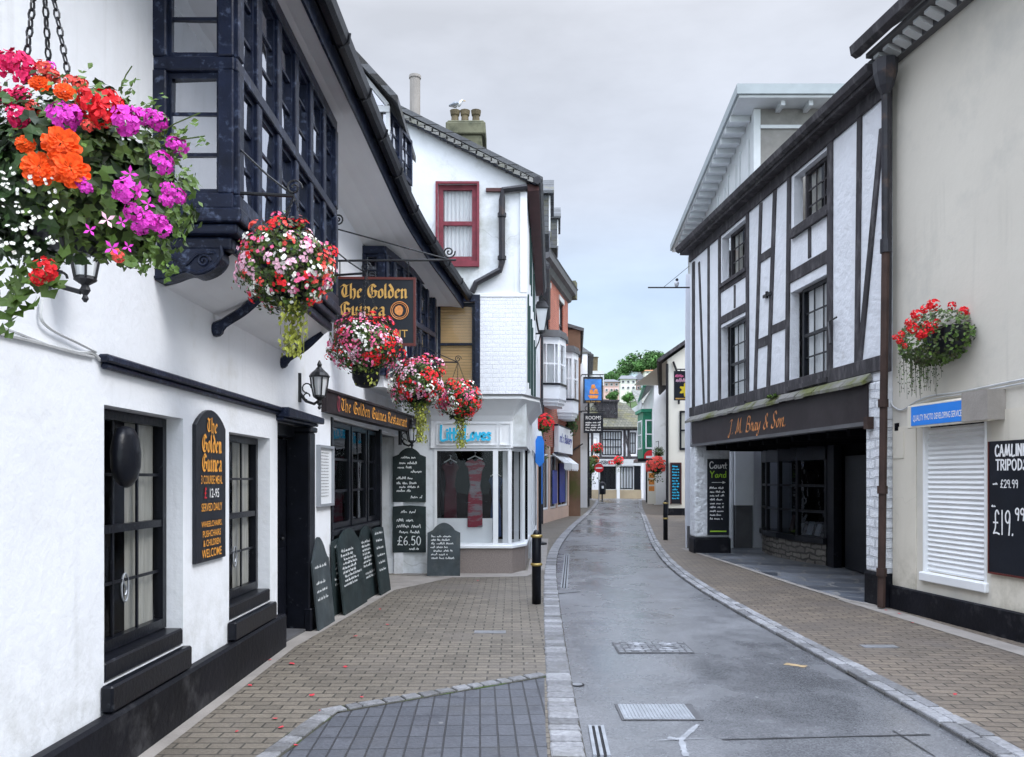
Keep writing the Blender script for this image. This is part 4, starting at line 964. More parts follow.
leaning('chalkboard', 319, 335, 623, 1.0, .26, .08, 'narrow grey board with pointed top leaning by the black doorway', 'slateboard', .16, .10, lines=5)
leaning('chalkboard', 334, 349, 612, .92, .03, 0, 'plain rectangular black chalkboard fixed under the pub window', off=.06, lean=.02, lines=9)
leaning('chalkboard', 345, 367.5, 604, 1.02, .2, .1, 'wide shouldered black chalkboard leaning under the pub window', off=.17, lean=.12, lines=10)
leaning('chalkboard', 365.5, 379, 600, 1.0, .16, .1, 'narrower shouldered black chalkboard next to the porch, third under the window', off=.13, lean=.10, lines=10)
FAF = Fr((-2.02, 12.35), (-1.74, 12.0))
leaning('a_board', 381, 391, 598, .95, .02, 0, 'edge-on black pavement board with wooden edge at the porch', off=.0, lean=.12, Fb=Fr(tuple(G(381, 598))[:2], tuple(G(391, 592))[:2]), lines=6)
FR = Fr((-2.75, 13.99), (-1.36, 13.99))
def wallboard(x0, x1, z0, z1, arch, sh_, label, rows_):
    ua, ub = FR.px(x0), FR.px(x1); w = ub-ua; t = thing('chalkboard', FR.p((ua+ub)/2, 0, z0), label, 'chalkboard', 'chalkboards outside the pub')
    b = MB(); b.prism(FR, [(ua+a, z0+z) for a, z in board_shape(w, z1-z0, arch, shoulder=sh_)], .0, .03); b.build('board', 'chalkboard', t)
    l = MB()
    for z_, kind, h_, x_, ww in rows_:
        if kind == '~': scribble(l, FR, .033, ua+w*x_, z0+(z1-z0)*z_, w*ww, h_, .0055)
        else: strokes(l, FR, .033, kind, HA, ua+w*x_, z0+(z1-z0)*z_, h_, r=.055, width=w*ww)
    l.build('chalk_writing', 'chalk', t)
wallboard(393, 426, 1.28, 2.23, .16, .1, 'black shoulder-topped chalkboard on white return wall, upper of the pair', [(.80, '~', .05, .25, .5), (.70, '~', .05, .2, .55), (.62, '~', .05, .15, .5), (.54, '~', .06, .55, .35), (.42, '~', .05, .12, .5), (.33, '~', .05, .12, .6), (.26, '~', .05, .2, .6), (.19, '~', .05, .12, .5), (.07, '~', .06, .55, .35)])
wallboard(393, 426, .40, 1.22, .02, 0, 'black square chalkboard priced £6.50 on white return wall, lower of the pair', [(.84, '~', .07, .25, .45), (.66, '~', .07, .12, .5), (.53, '~', .07, .12, .75), (.41, '~', .06, .2, .6), (.16, '£6.50', .15, .14, .74), (.06, '~', .05, .5, .3)])
c = G(443, 578); FQ = Fr((c.x-.29, c.y), (c.x+.29, c.y))
leaning('chalkboard', 427, 460, 573, .90, .17, .09, 'grey shouldered slate board standing on the pavement before the dress shop', 'slateboard', 0, .08, FQ, 7)

# ---- big hanging sign on its scrolled bracket
YS = 9.6; FSg = Fr((-2.3, YS), (0, YS+.10))
sgn = thing('hanging_sign', (-1.6, YS, 3.2), 'large black and gold gothic lettered sign hanging over the pavement', 'sign', 'hanging signs')
u0, z1 = FSg.at(334, 277); u1, z0 = FSg.at(416, 346)
b = MB(); b.box(FSg, u0+.03, u1-.03, -.02, .02, z0+.03, z1-.03); b.build('board', 'signblack', sgn)
b = MB(); b.box(FSg, u0, u0+.03, -.03, .03, z0, z1); b.box(FSg, u1-.03, u1, -.03, .03, z0, z1); b.box(FSg, u0+.03, u1-.03, -.03, .029, z1-.03, z1); b.box(FSg, u0+.03, u1-.03, -.03, .029, z0, z0+.03); b.build('frame', 'oxblood', sgn)
l = MB(); W_ = u1-u0
strokes(l, FSg, .024, 'The Golden', BL, u0+W_*.08, z1-.245, .155, nib=(.2, .7), width=W_*.82)
strokes(l, FSg, .024, 'Guinea', BL, u0+W_*.07, z1-.46, .155, nib=(.2, .7), width=W_*.56); l.build('gothic_lettering', 'gold', sgn)
block_text(FSg, 'RESTAURANT', u0+W_*.10, .024, z0+.10, .09, 'gold', sgn, width=W_*.8)
l = MB(); cc = FSg.p(u0+W_*.80, .024, z1-.40)
l.tube([cc+FSg.u*.105*math.cos(k*.3)+Vector((0, 0, .105*math.sin(k*.3))) for k in range(21)], .006, 5, closed=True); l.tube([cc+FSg.u*.085*math.cos(k*.3)+Vector((0, 0, .085*math.sin(k*.3))) for k in range(21)], .004, 5, closed=True)
l.prism(FSg, [(u0+W_*.80+.055*math.cos(k*.6)*(1.1 if 3 < k < 7 else .8), z1-.40+.062*math.sin(k*.6)) for k in range(10)], .018, .027); l.build('coin_emblem', 'copper_letter', sgn)
br = MB(); E0 = FSg.at(331, 261); E1 = FSg.at(456, 260); S0 = FSg.at(332, 225)
br.tube([FSg.p(E0[0]-.12, 0, E0[1]), FSg.p(E1[0], 0, E1[1])], .014, 6); br.tube([FSg.p(S0[0]-.12, 0, S0[1]), FSg.p(FSg.px(447), 0, E1[1]+.01)], .009, 6)
for cx_, cz_, s_ in ((FSg.px(338), FSg.pz(338, 219), 1), (FSg.px(449), FSg.pz(449, 252), -1)):
    br.tube([FSg.p(cx_+s_*(.075*(1-k/26))*math.cos(k*.5+3), 0, cz_+(.075*(1-k/26))*math.sin(k*.5+3)) for k in range(24)], .010, 5)
for u_ in (u0+.07, u1-.09): br.tube([FSg.p(u_, 0, z1), FSg.p(u_, 0, E0[1])], .007, 5)
br.build('bracket', 'iron', sgn)

# ---- wall lanterns
def lantern(wall, out, z, label, s=1.0):
    """wall: point on wall; out: unit vector out of the wall"""
    wp = Vector(wall); o = Vector(out); t = thing('wall_lantern', (wp.x, wp.y, z-.2), label, 'lantern', 'black wall lanterns on the pub')
    c = wp+o*.23*s; c.z = z
    b = MB(); b.tube([wp+Vector((0, 0, z-wp.z-.21*s)), wp+Vector((0, 0, z-wp.z+.10*s))], .03*s, 8)
    b.tube([Vector((*(wp+o*.02).xy, z-.12*s)), Vector((*(wp+o*.08).xy, z-.20*s)), Vector((*(wp+o*.17).xy, z-.23*s)), Vector((*c.xy, z-.19*s)), Vector((*c.xy, z-.13*s))], .016*s, 7)
    for k0, zz, rr in ((0, -.06, .05), (1, -.15, .035)):
        b.tube([Vector((*(wp+o*(.09+rr*math.cos(k*.6))*s).xy, z+(zz+rr*math.sin(k*.6))*s)) for k in range(9)], .008*s, 5)
    b.build('bracket', 'iron', t)
    b = MB(); b.lathe(c, [(.008*s, -.29*s), (.02*s, -.27*s), (.012*s, -.25*s), (.03*s, -.22*s), (.02*s, -.19*s), (.065*s, -.16*s), (.06*s, -.14*s)], 10); b.build('base', 'iron', t, smooth=False)
    b = MB(); b.lathe(c, [(.055*s, -.14*s), (.088*s, .05*s), (.08*s, .06*s)], 10); b.build('glass_cage', 'lampglass', t)
    b = MB()
    for k in range(6):
        a = k*math.pi/3; b.tube([c+Vector((r_*math.cos(a)*s, r_*math.sin(a)*s, zz*s)) for r_, zz in ((.062, -.15), (.088, -.02), (.098, .06))], .008*s, 4)
    b.lathe(c, [(.105*s, .05*s), (.11*s, .065*s), (.085*s, .10*s), (.045*s, .135*s), (.035*s, .15*s), (.02*s, .165*s), (.026*s, .19*s), (.006*s, .235*s)], 12); b.build('cap', 'iron', t)
lantern((-2.34, 4.02, 2.82), (1, 0, 0), 2.83, 'black wall lantern with curved arm beneath the large near flower basket', .85)
lantern((-2.28, 8.55, 2.7), (.99, -.1, 0), 2.72, 'black wall lantern with scrolled bracket between the doorway hood and hanging sign')
lantern((-1.86, 13.3, 2.4), (.9, -.4, 0), 2.46, 'black wall lantern at the far end of the pub fascia board', 1.0)
# ================================================================== GABLED HOUSE WITH THE DRESS SHOP
FG = Fr((-6.2, 14.0), (.25, 14.0)); FSs = Fr((.25, 14.0), (.66, 22.0))
gh = thing('gabled_house', (-1.5, 17, 0), 'white gabled house with red sash window above a white corner dress shop', 'house')
U = lambda x: x+6.2
ra = (FG.px(438), FG.px(477), FG.pz(450, 262), FG.pz(450, 184)); ba = (FG.px(437), FG.px(475), 3.32, 4.78)
mb = MB(); sw0, sw1 = U(-1.36), U(.25)
wall_open(mb, FG, 0, FG.len, 2.25, 6.95, [ra, ba], .14); wall_open(mb, FG, 0, sw0, 0, 2.25, [], .1)
mb.add([FG.p(0, 0, 6.95), FG.p(FG.len, 0, 6.95), FG.p(U(-3), 0, 8.56)], [(0, 1, 2)])
ops_s = []
for y0, y1, z0, z1 in ((14.75, 15.55, 3.5, 5.0), (17, 17.8, 3.5, 5.0), (19.6, 20.4, 3.5, 5.0), (16.0, 16.8, 5.6, 6.6), (18.6, 19.4, 5.6, 6.6)):
    ops_s.append((y0-14, y1-14, z0, z1))
wall_open(mb, FSs, 0, FSs.len, 2.25, 6.95, ops_s, .1)
mb.quad((.25, 14, 0), (-6.2, 14, 0), (-6.2, 22, 0), (.66, 22, 0)); mb.quad((-6.2, 14, 0), (-6.2, 22, 0), (-6.2, 22, 6.95), (-6.2, 14, 6.95)); mb.quad((-6.2, 22, 0), (.66, 22, 0), (.66, 22, 7), (-6.2, 22, 7))
mb.build('wall', 'gablewall', gh)
# painted brick lower half of the gable stands slightly proud
mb = MB(); mb.box(FG, FG.px(476.5), FG.len-.004, .002, .02, 3.14, 4.86); mb.build('brick_panel', 'whitebrick', gh)
mb = MB(); mb.box(FG, FG.px(473), FG.len+.02, .004, .03, 4.862, 4.93); mb.box(FG, FG.len-.11, FG.len+.015, .004, .035, 4.935, 6.7); bevel(mb.build('corner_board', 'white', gh), .006)
for o in ops_s: window(gh, FSs, o[0], o[1], o[2], o[3], v=-.05, cols=2, rows=2, fw=.06, m='white', g='glass', curtain='net')
ob = MB()
for o in ops_s: ob.box(FSs, o[0]-.16, o[0]-.02, .003, .03, o[2]-.05, o[3]+.05); ob.box(FSs, o[1]+.02, o[1]+.16, .003, .03, o[2]-.05, o[3]+.05)
ob.build('window_shutter', 'darkgreen', gh)
rw = window(gh, FG, ra[0]+.005, ra[1]-.005, ra[2]+.005, ra[3]-.005, v=-.04, cols=1, rows=2, fw=.085, m='redpaint', g='glass', curtain='net')
mb = MB(); a, b, c_, d_ = ra; mb.box(FG, a-.04, a, .002, .03, c_-.09, d_+.04); mb.box(FG, b, b+.04, .002, .03, c_-.09, d_+.04); mb.box(FG, a, b, .002, .028, d_, d_+.04); mb.box(FG, a-.02, b+.02, .0, .06, c_-.09, c_); mb.build('surround', 'redpaint', rw)
bw = window(gh, FG, ba[0]+.005, ba[1]-.005, ba[2]+.005, ba[3]-.005, v=-.06, cols=1, rows=2, fw=.05, m='navy', g='glass', blind='wood_blind')
mb = MB(); a, b, c_, d_ = ba; mb.box(FG, b, b+.09, .022, .05, c_-.04, d_+.12); mb.box(FG, a-.05, a, .002, .05, c_-.04, d_+.12); mb.box(FG, a, b, .002, .049, d_, d_+.12); mb.build('surround', 'navy', bw)
# roof: slates with verge, far dormers
mb = MB()
def slab(mb, p, q, r, s, t):
    n = (q-p).cross(s-p).normalized()*t; 
    if n.z < 0: n = -n
    mb.hexa([p, q, r, s, p+n, q+n, r+n, s+n])
V = Vector
slab(mb, V((.50, 13.9, 6.86)), V((.92, 22, 6.86)), V((-3, 22, 8.62)), V((-3, 13.9, 8.62)), .08)
slab(mb, V((-6.5, 13.9, 6.86)), V((-3, 13.9, 8.62)), V((-3, 22, 8.62)), V((-6.5, 22, 6.86)), .08); mb.build('roof', 'slate', gh)
mb = MB(); sl = (8.56-6.95)/3.25
for i in range(26):     # stepped slate edge seen along the verge
    x = .42-i*.128; z = 6.95+(.25-x)*sl-.04; mb.hexa([(x-.15, 13.86, z+.03), (x, 13.86, z-.02), (x, 14.25, z-.02), (x-.15, 14.25, z+.03), (x-.15, 13.86, z+.115), (x, 13.86, z+.05), (x, 14.25, z+.05), (x-.15, 14.25, z+.115)], random.random())
mb.build('verge_slates', 'slate_x', gh)
mb = MB(); mb.bar(Fr((0, 13.93), (1, 13.93)), (.42, 6.80), (-3, 6.80+3.42*sl), .035, 0, .06); mb.build('verge_board', 'navy', gh)
mb = MB(); mb.tube([V((.44, 13.85, 6.86)), V((.86, 21.9, 6.82))], .07, 8); mb.build('gutter', 'pipe', gh)
mb = MB(); mb.hexa([(.27, 13.95, 6.70), (.47, 13.95, 6.72), (.86, 22, 6.72), (.67, 22, 6.70), (.27, 13.95, 6.82), (.47, 13.95, 6.82), (.86, 22, 6.82), (.67, 22, 6.82)]); mb.build('eaves_board', 'redbrown', gh)
mb = MB(); mb.box(FG, FG.px(486), FG.px(508), .004, .05, 6.70, 6.76); mb.build('eaves_return', 'redbrown', gh)
dp = MB(); k = lambda x, y: FG.p(FG.px(x, .07), .07, FG.pz(x, y, .07))
dp.tube([k(527, 187), k(503, 190), k(502, 200), k(502, 262), k(500, 270), k(476, 283), k(472, 292)], .055, 8)
for x, y in ((502, 215), (502, 258)): dp.tube([k(x, y-2), k(x, y+2)], .075, 8)
dp.build('downpipe', 'pipe', gh)
# chimney stack, flue and gull
mb = MB(); c0 = P(466, 125, 16.0)
mb.wbox(c0.x-.33, c0.x+.33, 15.7, 16.4, 7.0, 8.44); mb.wbox(c0.x-.38, c0.x+.40, 15.65, 16.45, 8.44, 8.68); mb.wbox(c0.x-.35, c0.x+.37, 15.68, 16.42, 8.68, 8.72); chs = mb.build('chimney', 'stone_mossy', gh); bevel(chs, .02)
for i, px in enumerate((455, 465, 476)):
    q = P(px, 107, 16.0); mb = MB(); mb.lathe((q.x, 16.0, 8.71), [(.075, 0), (.085, .02), (.072, .22), (.09, .24), (.105, .33), (.08, .34)], 10); mb.build('chimney_pot', 'pot', chs)
mb = MB(); q = P(415, 77, 15.2); mb.tube([(q.x, 15.2, 7.3), (q.x, 15.2, q.z)], .10, 12); mb.tube([(q.x, 15.2, q.z-.03), (q.x, 15.2, q.z+.02)], .115, 12); mb.build('flue', 'edge_cream', gh)
q = P(457, 104, 16.0)
gl = thing('gull', (q.x, 16, 9.05), 'grey and white gull on the left chimney pot', 'bird')
mb = MB(); z = 9.16
mb.tube([V((q.x-.20, 16, z+.02)), V((q.x-.13, 16, z+.03)), V((q.x-.04, 16, z+.05)), V((q.x+.06, 16, z+.07)), V((q.x+.11, 16, z+.12)), V((q.x+.13, 16, z+.17)), V((q.x+.17, 16, z+.185)), V((q.x+.20, 16, z+.175))], [.01, .04, .07, .068, .046, .04, .034, .01], 10); mb.tube([V((q.x-.02, 16, z)), V((q.x-.01, 16, 9.05))], .012, 5); mb.tube([V((q.x+.02, 15.97, z)), V((q.x+.02, 15.97, 9.05))], .012, 5); mb.build('body', 'feather', gl, smooth=True)
mb = MB(); mb.tube([V((q.x+.19, 16, z+.178)), V((q.x+.26, 16, z+.16))], [.018, .004], 6); mb.build('beak', 'beak', gl)
for s in (-1, 1):
    mb = MB(); mb.tube([V((q.x+.05, 16+s*.07, z+.09)), V((q.x-.06, 16+s*.085, z+.06)), V((q.x-.24, 16+s*.03, z+.03))], [.03, .055, .01], 7); mb.build('wing', mat('gull_wing', (.30, .33, .38), .8) if s < 0 else M['featherdark'], gl)
gl.scale = (.68,)*3
# ---- dress shop front
sw = MB()
PF = [(-1.36, 13.99), (-.02, 13.99), (.22, 14.5), (.30, 16.6)]
ris = MB(); ris.vprism([(-1.36, 13.985), (-.0, 13.985), (.235, 14.48), (.34, 16.6), (-1.36, 16.6)], 0, .47); ris.build('shop_riser', 'granite', gh)
sil = MB(); sil.vprism([(-1.38, 13.95), (.01, 13.95), (.27, 14.48), (.37, 16.62), (.2, 16.62), (-1.38, 14.2)], .47, .525); bevel(sil.build('shop_sill', 'white', gh), .01)
Fa, Fb_, Fc = Fr(PF[0], PF[1]), Fr(PF[1], PF[2]), Fr(PF[2], PF[3])
def shopwin(F, u0, u1, fw=.045):
    b = MB(); z0, z1 = .527, 2.22
    b.box(F, u0, u0+fw, -.06, 0, z0, z1); b.box(F, u1-fw, u1, -.06, 0, z0, z1); b.box(F, u0+fw, u1-fw, -.06, -.002, z1-fw, z1); b.box(F, u0+fw, u1-fw, -.06, -.002, z0, z0+fw*.7)
    w = b.build('shop_window', 'white', gh); p = MB(); p.quad(F.p(u0+fw, -.03, z0), F.p(u1-fw, -.03, z0), F.p(u1-fw, -.03, z1), F.p(u0+fw, -.03, z1)); p.build('pane', M['glass'], w)
shopwin(Fa, 0, Fa.len*.80); shopwin(Fa, Fa.len*.80, Fa.len); shopwin(Fb_, .0, Fb_.len); shopwin(Fc, 0, .7); shopwin(Fc, .7, 1.4); shopwin(Fc, 1.4, 2.1)
pil = MB()
for x, y in ((-.12, 14.35), (.08, 14.75), (-.05, 15.3)): pil.wbox(x-.045, x+.045, y-.045, y+.045, .53, 2.25)
pil.box(Fc, 2.1, 2.3, -.3, .02, 0, 2.3); pil.build('shop_pillar', 'white', gh)
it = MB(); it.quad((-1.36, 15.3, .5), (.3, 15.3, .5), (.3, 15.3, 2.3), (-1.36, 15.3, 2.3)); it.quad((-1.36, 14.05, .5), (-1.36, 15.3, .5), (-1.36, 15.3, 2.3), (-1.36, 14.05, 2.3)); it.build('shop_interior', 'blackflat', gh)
it = MB(); it.wbox(-1.34, -.35, 14.30, 14.33, .53, .98); it.vprism([(-1.35, 14.06), (-.05, 14.06), (.18, 14.5), (.25, 16.5), (-1.35, 16.5)], .5, .53); it.build('display_panel', 'white', gh)
it = MB(); it.vprism([(-1.36, 14.05), (-.05, 14.05), (.2, 14.5), (.28, 16.5), (-1.36, 16.5)], 2.23, 2.25); it.build('shop_ceiling', 'blackflat', gh)
# frieze, sign panel and coved cornice
fz = MB(); fz.vprism([(-1.42, 13.97), (.0, 13.97), (.25, 14.48), (.36, 17.0), (-1.42, 17.0)], 2.225, 2.70); fz.build('frieze', 'white', gh)
pm = MB(); Fz = Fr((-1.42, 13.97), (0, 13.97)); Fz2 = Fr((0, 13.97), (.25, 14.48))
for F, a, b in ((Fz, .10, 1.16), (Fz, 1.2, 1.4), (Fz2, .06, .5)):
    for q in ((a, b, 2.27, 2.285), (a, b, 2.645, 2.66)): pm.box(F, q[0], q[1], .002, .018, q[2], q[3])
    pm.box(F, a, a+.015, .002, .017, 2.285, 2.645); pm.box(F, b-.015, b, .002, .017, 2.285, 2.645)
pm.build('panel_moulding', 'white', gh)
cn = MB(); lo = [(-1.42, 13.965), (.0, 13.965), (.255, 14.48), (.37, 17.0)]; hi = [(-1.46, 13.72), (.16, 13.72), (.48, 14.40), (.62, 17.0)]
for i in range(3):
    for j in range(4):
        f = lambda t_, k: V((lo[k][0]+(hi[k][0]-lo[k][0])*t_**1.6, lo[k][1]+(hi[k][1]-lo[k][1])*t_**1.6, 2.70+.36*t_))
        cn.quad(f(j/4, i), f(j/4, i+1), f((j+1)/4, i+1), f((j+1)/4, i))
cn.vprism([(-1.47, 13.70), (.17, 13.70), (.50, 14.39), (.64, 17.0), (-1.47, 17.0)], 3.06, 3.115); cn.build('cornice', 'white', gh)
ld = MB(); ld.vprism([(-1.47, 13.68), (.18, 13.68), (.52, 14.38), (.66, 17.0), (-1.47, 17.0)], 3.117, 3.14); ld.build('cornice_lead', 'greybrown', gh)
lt = MB(); u0 = Fz.px(440); u1 = Fz.px(491)
strokes(lt, Fz, .03, 'LittleLoves', HA, u0, 2.36, .255, r=.125, width=u1-u0, space=.0); lt.build('lettering_halo', 'white', gh)
lt = MB(); strokes(lt, Fz, .040, 'LittleLoves', HA, u0, 2.36, .255, r=.075, width=u1-u0, space=.0); lt.build('shop_lettering', 'cyan_letter', gh)
# garments in the window
def garment(x, y, z1, z0, w, label, m, sleeves=True):
    t = thing('dress', (x, y, z0), label, 'dress', 'clothes on hangers in the dress shop window')
    F = Fr((x-w, y), (x+w, y)); b = MB(); prof = [(w*.55, z0), (w*1.45, z0), (w*1.42, z0+(z1-z0)*.45), (w*1.30, z0+(z1-z0)*.6), (w*1.42, z0+(z1-z0)*.82), (w*1.62, z1-.10), (w*1.5, z1-.05), (w*1.16, z1), (w*1.08, z1-.05), (w*.92, z1-.05), (w*.84, z1), (w*.5, z1-.05), (w*.38, z1-.10), (w*.58, z1-.18), (w*.70, z0+(z1-z0)*.6), (w*.58, z0+(z1-z0)*.45)]
    b.prism(F, prof, -.05, .05); bevel(b.build('cloth', m, t), .02, 2)
    h = MB(); h.tube([F.p(w*.55, 0, z1-.02), F.p(w, 0, z1+.045), F.p(w*1.45, 0, z1-.02)], .012, 5); h.tube([F.p(w, 0, z1+.045), F.p(w, 0, z1+.085), F.p(w+.02, 0, z1+.10), F.p(w-.01, 0, z1+.115)], .005, 5); h.build('hanger', 'white', t)
garment(-.66, 14.30, 2.05, .82, .30, 'patterned red and grey dress on a white hanger in the shop window', 'tartan')
garment(-1.12, 14.55, 2.0, .95, .26, 'plain maroon dress on a white hanger behind the glass', 'maroon')
garment(-.30, 14.75, 1.75, .62, .22, 'dark blue dress on a hanger deep in the shop window', 'navycloth')
sp = MB(); sp.box(FSs, 2.65, 7.95, -.1, .03, 2.3, 2.8); sp.box(FSs, 2.65, 2.85, -.1, .02, .0, 2.3); sp.box(FSs, 4.3, 4.5, -.1, .02, 0, 2.3); sp.box(FSs, 6.2, 6.4, -.1, .02, 0, 2.3); sp.box(FSs, 2.65, 7.95, -.1, .02, 0, .4); sp.build('street_shopfront', 'white', gh)
for a in (2.86, 4.52, 6.42): window(gh, FSs, a, a+1.4, .42, 2.28, v=-.02, cols=2, rows=1, fw=.05, m='white', meet=False, depth=.7, name='shop_window')

# ================================================================== WHITE HOUSE WITH DORMER
def body(mb, poly, h):
    n = len(poly)
    for i in range(n): a, b = poly[i], poly[(i+1) % n]; mb.quad((*a, 0), (*b, 0), (*b, h), (*a, h))
F2 = Fr((.68, 22.0), (1.02, 28.9))
wh = thing('white_house', (-.5, 25, 0), 'narrow white house with green shutters and slate dormer beyond the gabled house', 'house')
mb = MB(); ops = [(1.0, 1.9, 3.6, 5.2), (4.2, 5.1, 3.6, 5.2), (1.0, 1.9, 5.9, 7.1), (4.2, 5.1, 5.9, 7.1)]
wall_open(mb, F2, 0, F2.len, 0, 7.6, ops, .1); mb.quad((-5, 22, 0), (.68, 22, 0), (.68, 22, 7.6), (-5, 22, 7.6)); mb.quad((1.02, 28.9, 0), (-5, 28.9, 0), (-5, 28.9, 7.6), (1.02, 28.9, 7.6)); mb.build('wall', 'whitewall', wh)
for o in ops: window(wh, F2, *o, v=-.04, cols=2, rows=2, fw=.07, m='darkgreen', curtain='net')
mb = MB(); slab(mb, V((.98, 21.95, 7.5)), V((1.32, 29, 7.5)), V((-2.6, 29, 10.6)), V((-2.6, 21.95, 10.6)), .1); mb.build('roof', 'slate', wh)
mb = MB(); mb.tube([V((.98, 21.95, 7.5)), V((1.32, 29, 7.5))], .08, 7); mb.tube([F2.p(6.8, .06, 7.4), F2.p(6.8, .06, .05)], .05, 7); mb.build('gutter', 'pipe', wh)
mb = MB(); mb.box(F2, .2, 6.7, .002, .12, 2.5, 3.0); mb.build('shop_fascia', 'white', wh)
mb = MB(); mb.box(F2, .3, .5, .002, .05, 0, 2.5); mb.box(F2, 3.2, 3.4, .002, .05, 0, 2.5); mb.box(F2, 6.4, 6.6, .002, .05, 0, 2.5); mb.build('shop_post', 'peach', wh)
for a in (.52, 3.42): window(wh, F2, a, a+2.6, .5, 2.45, v=.03, cols=2, rows=1, fw=.05, m='white', meet=False, depth=.02, name='shop_window')
def dormer(par, x1, y0, y1, zb, zt, depth=1.3):
    F = Fr((x1, y0), (x1+.05*(y1-y0), y1)); b = MB(); w = F.len
    b.box(F, 0, w, -depth, -.02, zb, zb+(zt-zb)*.62); dd = b.build('dormer', 'slate', par)
    b = MB(); hh = zb+(zt-zb)*.62; b.prism(F, [(-.12, hh-.04), (w/2, zt-.08), (w+.12, hh-.04), (w+.12, hh+.04), (w/2, zt), (-.12, hh+.04)], -depth, .12); b.prism(F, [(0, hh-.05), (w, hh-.05), (w/2, zt-.1)], -depth, -.02); b.build('dormer_roof', 'slate', dd)
    wb = MB(); fw = .07; wb.box(F, .08, w-.08, -.02, .02, zb+.1, zb+.1+fw); wb.box(F, .08, w-.08, -.02, .02, hh-fw-.04, hh-.04); wb.box(F, .08, .08+fw, -.02, .019, zb+.1+fw, hh-fw-.04); wb.box(F, w-.08-fw, w-.08, -.02, .019, zb+.1+fw, hh-fw-.04); wb.box(F, w/2-.03, w/2+.03, -.02, .018, zb+.1+fw, hh-fw-.04); wb.build('dormer_window', 'white', dd)
    pb = MB(); pb.quad(F.p(.1, .0, zb+.15), F.p(w-.1, .0, zb+.15), F.p(w-.1, 0, hh-.08), F.p(.1, 0, hh-.08)); pb.build('dormer_pane', 'glass_bright', dd)
dormer(wh, 1.0, 21.3, 23.0, 8.2, 9.95)
# bracket lantern on the corner
q = P(541.5, 315, 21.5); sl_ = thing('street_lamp', (.62, 21.5, 5.2), 'old four-sided street lantern on an iron wall bracket over the left pavement', 'street lamp')
mb = MB(); mb.lathe((q.x, 21.5, q.z), [(.12, -.42), (.24, .14)], 4); mb.build('lamp_glass', 'lampglass', sl_)
mb = MB()
for k in range(4):
    a = (k+.5)*math.pi/2; mb.tube([V((q.x+.12*math.cos(a), 21.5+.12*math.sin(a), q.z-.42)), V((q.x+.245*math.cos(a), 21.5+.245*math.sin(a), q.z+.15))], .018, 4)
mb.lathe((q.x, 21.5, q.z), [(.27, .14), (.27, .18), (.16, .34), (.10, .36), (.09, .42), (.03, .46), (.04, .52), (.01, .58)], 4); mb.lathe((q.x, 21.5, q.z), [(.14, -.46), (.14, -.42)], 4)
mb.build('lamp_frame', 'iron', sl_)
mb = MB(); mb.tube([V((.60, 21.5, q.z-.50)), V((q.x, 21.5, q.z-.50))], .022, 6); mb.tube([V((.60, 21.5, q.z-1.0)), V((.72, 21.5, q.z-.72)), V((q.x-.02, 21.5, q.z-.5))], .016, 6); mb.tube([V((q.x, 21.5, q.z-.52)), V((q.x, 21.5, q.z-.44))], .04, 6); mb.build('bracket', 'iron', sl_)

# ================================================================== RED BRICK HOUSE WITH BOW WINDOWS
F3 = Fr((1.02, 28.9), (2.45, 35.0)); L3 = F3.len
rb = thing('brick_house', (0, 32, 0), 'tall red brick house with two white bow windows over a bakery shop', 'house')
mb = MB(); ops = [(.9, 1.9, 7.1, 9.0), (4.0, 5.0, 7.1, 9.0)]
wall_open(mb, F3, 0, L3, 2.9, 9.9, ops, .12); mb.quad((1.02, 28.9, 0), (-5, 28.9, 0), (-5, 28.9, 9.9), (1.02, 28.9, 9.9)); mb.quad((2.45, 35, 0), (-5, 35, 0), (-5, 35, 9.9), (2.45, 35, 9.9)); mb.build('wall', 'redbrick', rb)
for o in ops:
    w = window(rb, F3, *o, v=-.05, cols=1, rows=2, fw=.08, m='black', curtain='net')
    k = MB(); k.box(F3, o[0]-.1, o[1]+.1, .002, .1, o[2]-.15, o[2]); k.box(F3, o[0]-.1, o[1]+.1, .002, .04, o[3], o[3]+.2); k.build('lintel', 'greywhite', w)
mb = MB(); slab(mb, V((1.30, 28.8, 9.9)), V((2.85, 35.2, 9.9)), V((-.6, 36, 13.4)), V((-2.2, 29.6, 13.4)), .1); mb.build('roof', 'slate', rb)
mb = MB(); sweep(mb, [F3.p(-.05, 0, 9.6), F3.p(L3/2, 0, 9.6), F3.p(L3+.1, 0, 9.6)], [(0, -.25), (.12, -.2), (.2, 0), (.36, .06), (.38, .28), (.42, .32), (0, .34)]); mb.build('eaves_cornice', 'greybrown', rb)
mb = MB(); mb.box(F3, L3-.1, L3+.4, -.4, .35, 9.55, 10.3); mb.build('parapet', 'stone_mossy', rb)
dormer(rb, 1.75, 30.6, 32.4, 10.5, 12.35, 1.5)
q = P(545.5, 265, 29); mb = MB(); mb.wbox(q.x-.3, q.x+.18, 29, 29.5, 9.7, 10.7); mb.wbox(q.x-.33, q.x+.21, 28.95, 29.55, 10.4, 10.6); mb.build('chimney', 'stone_mossy', rb)
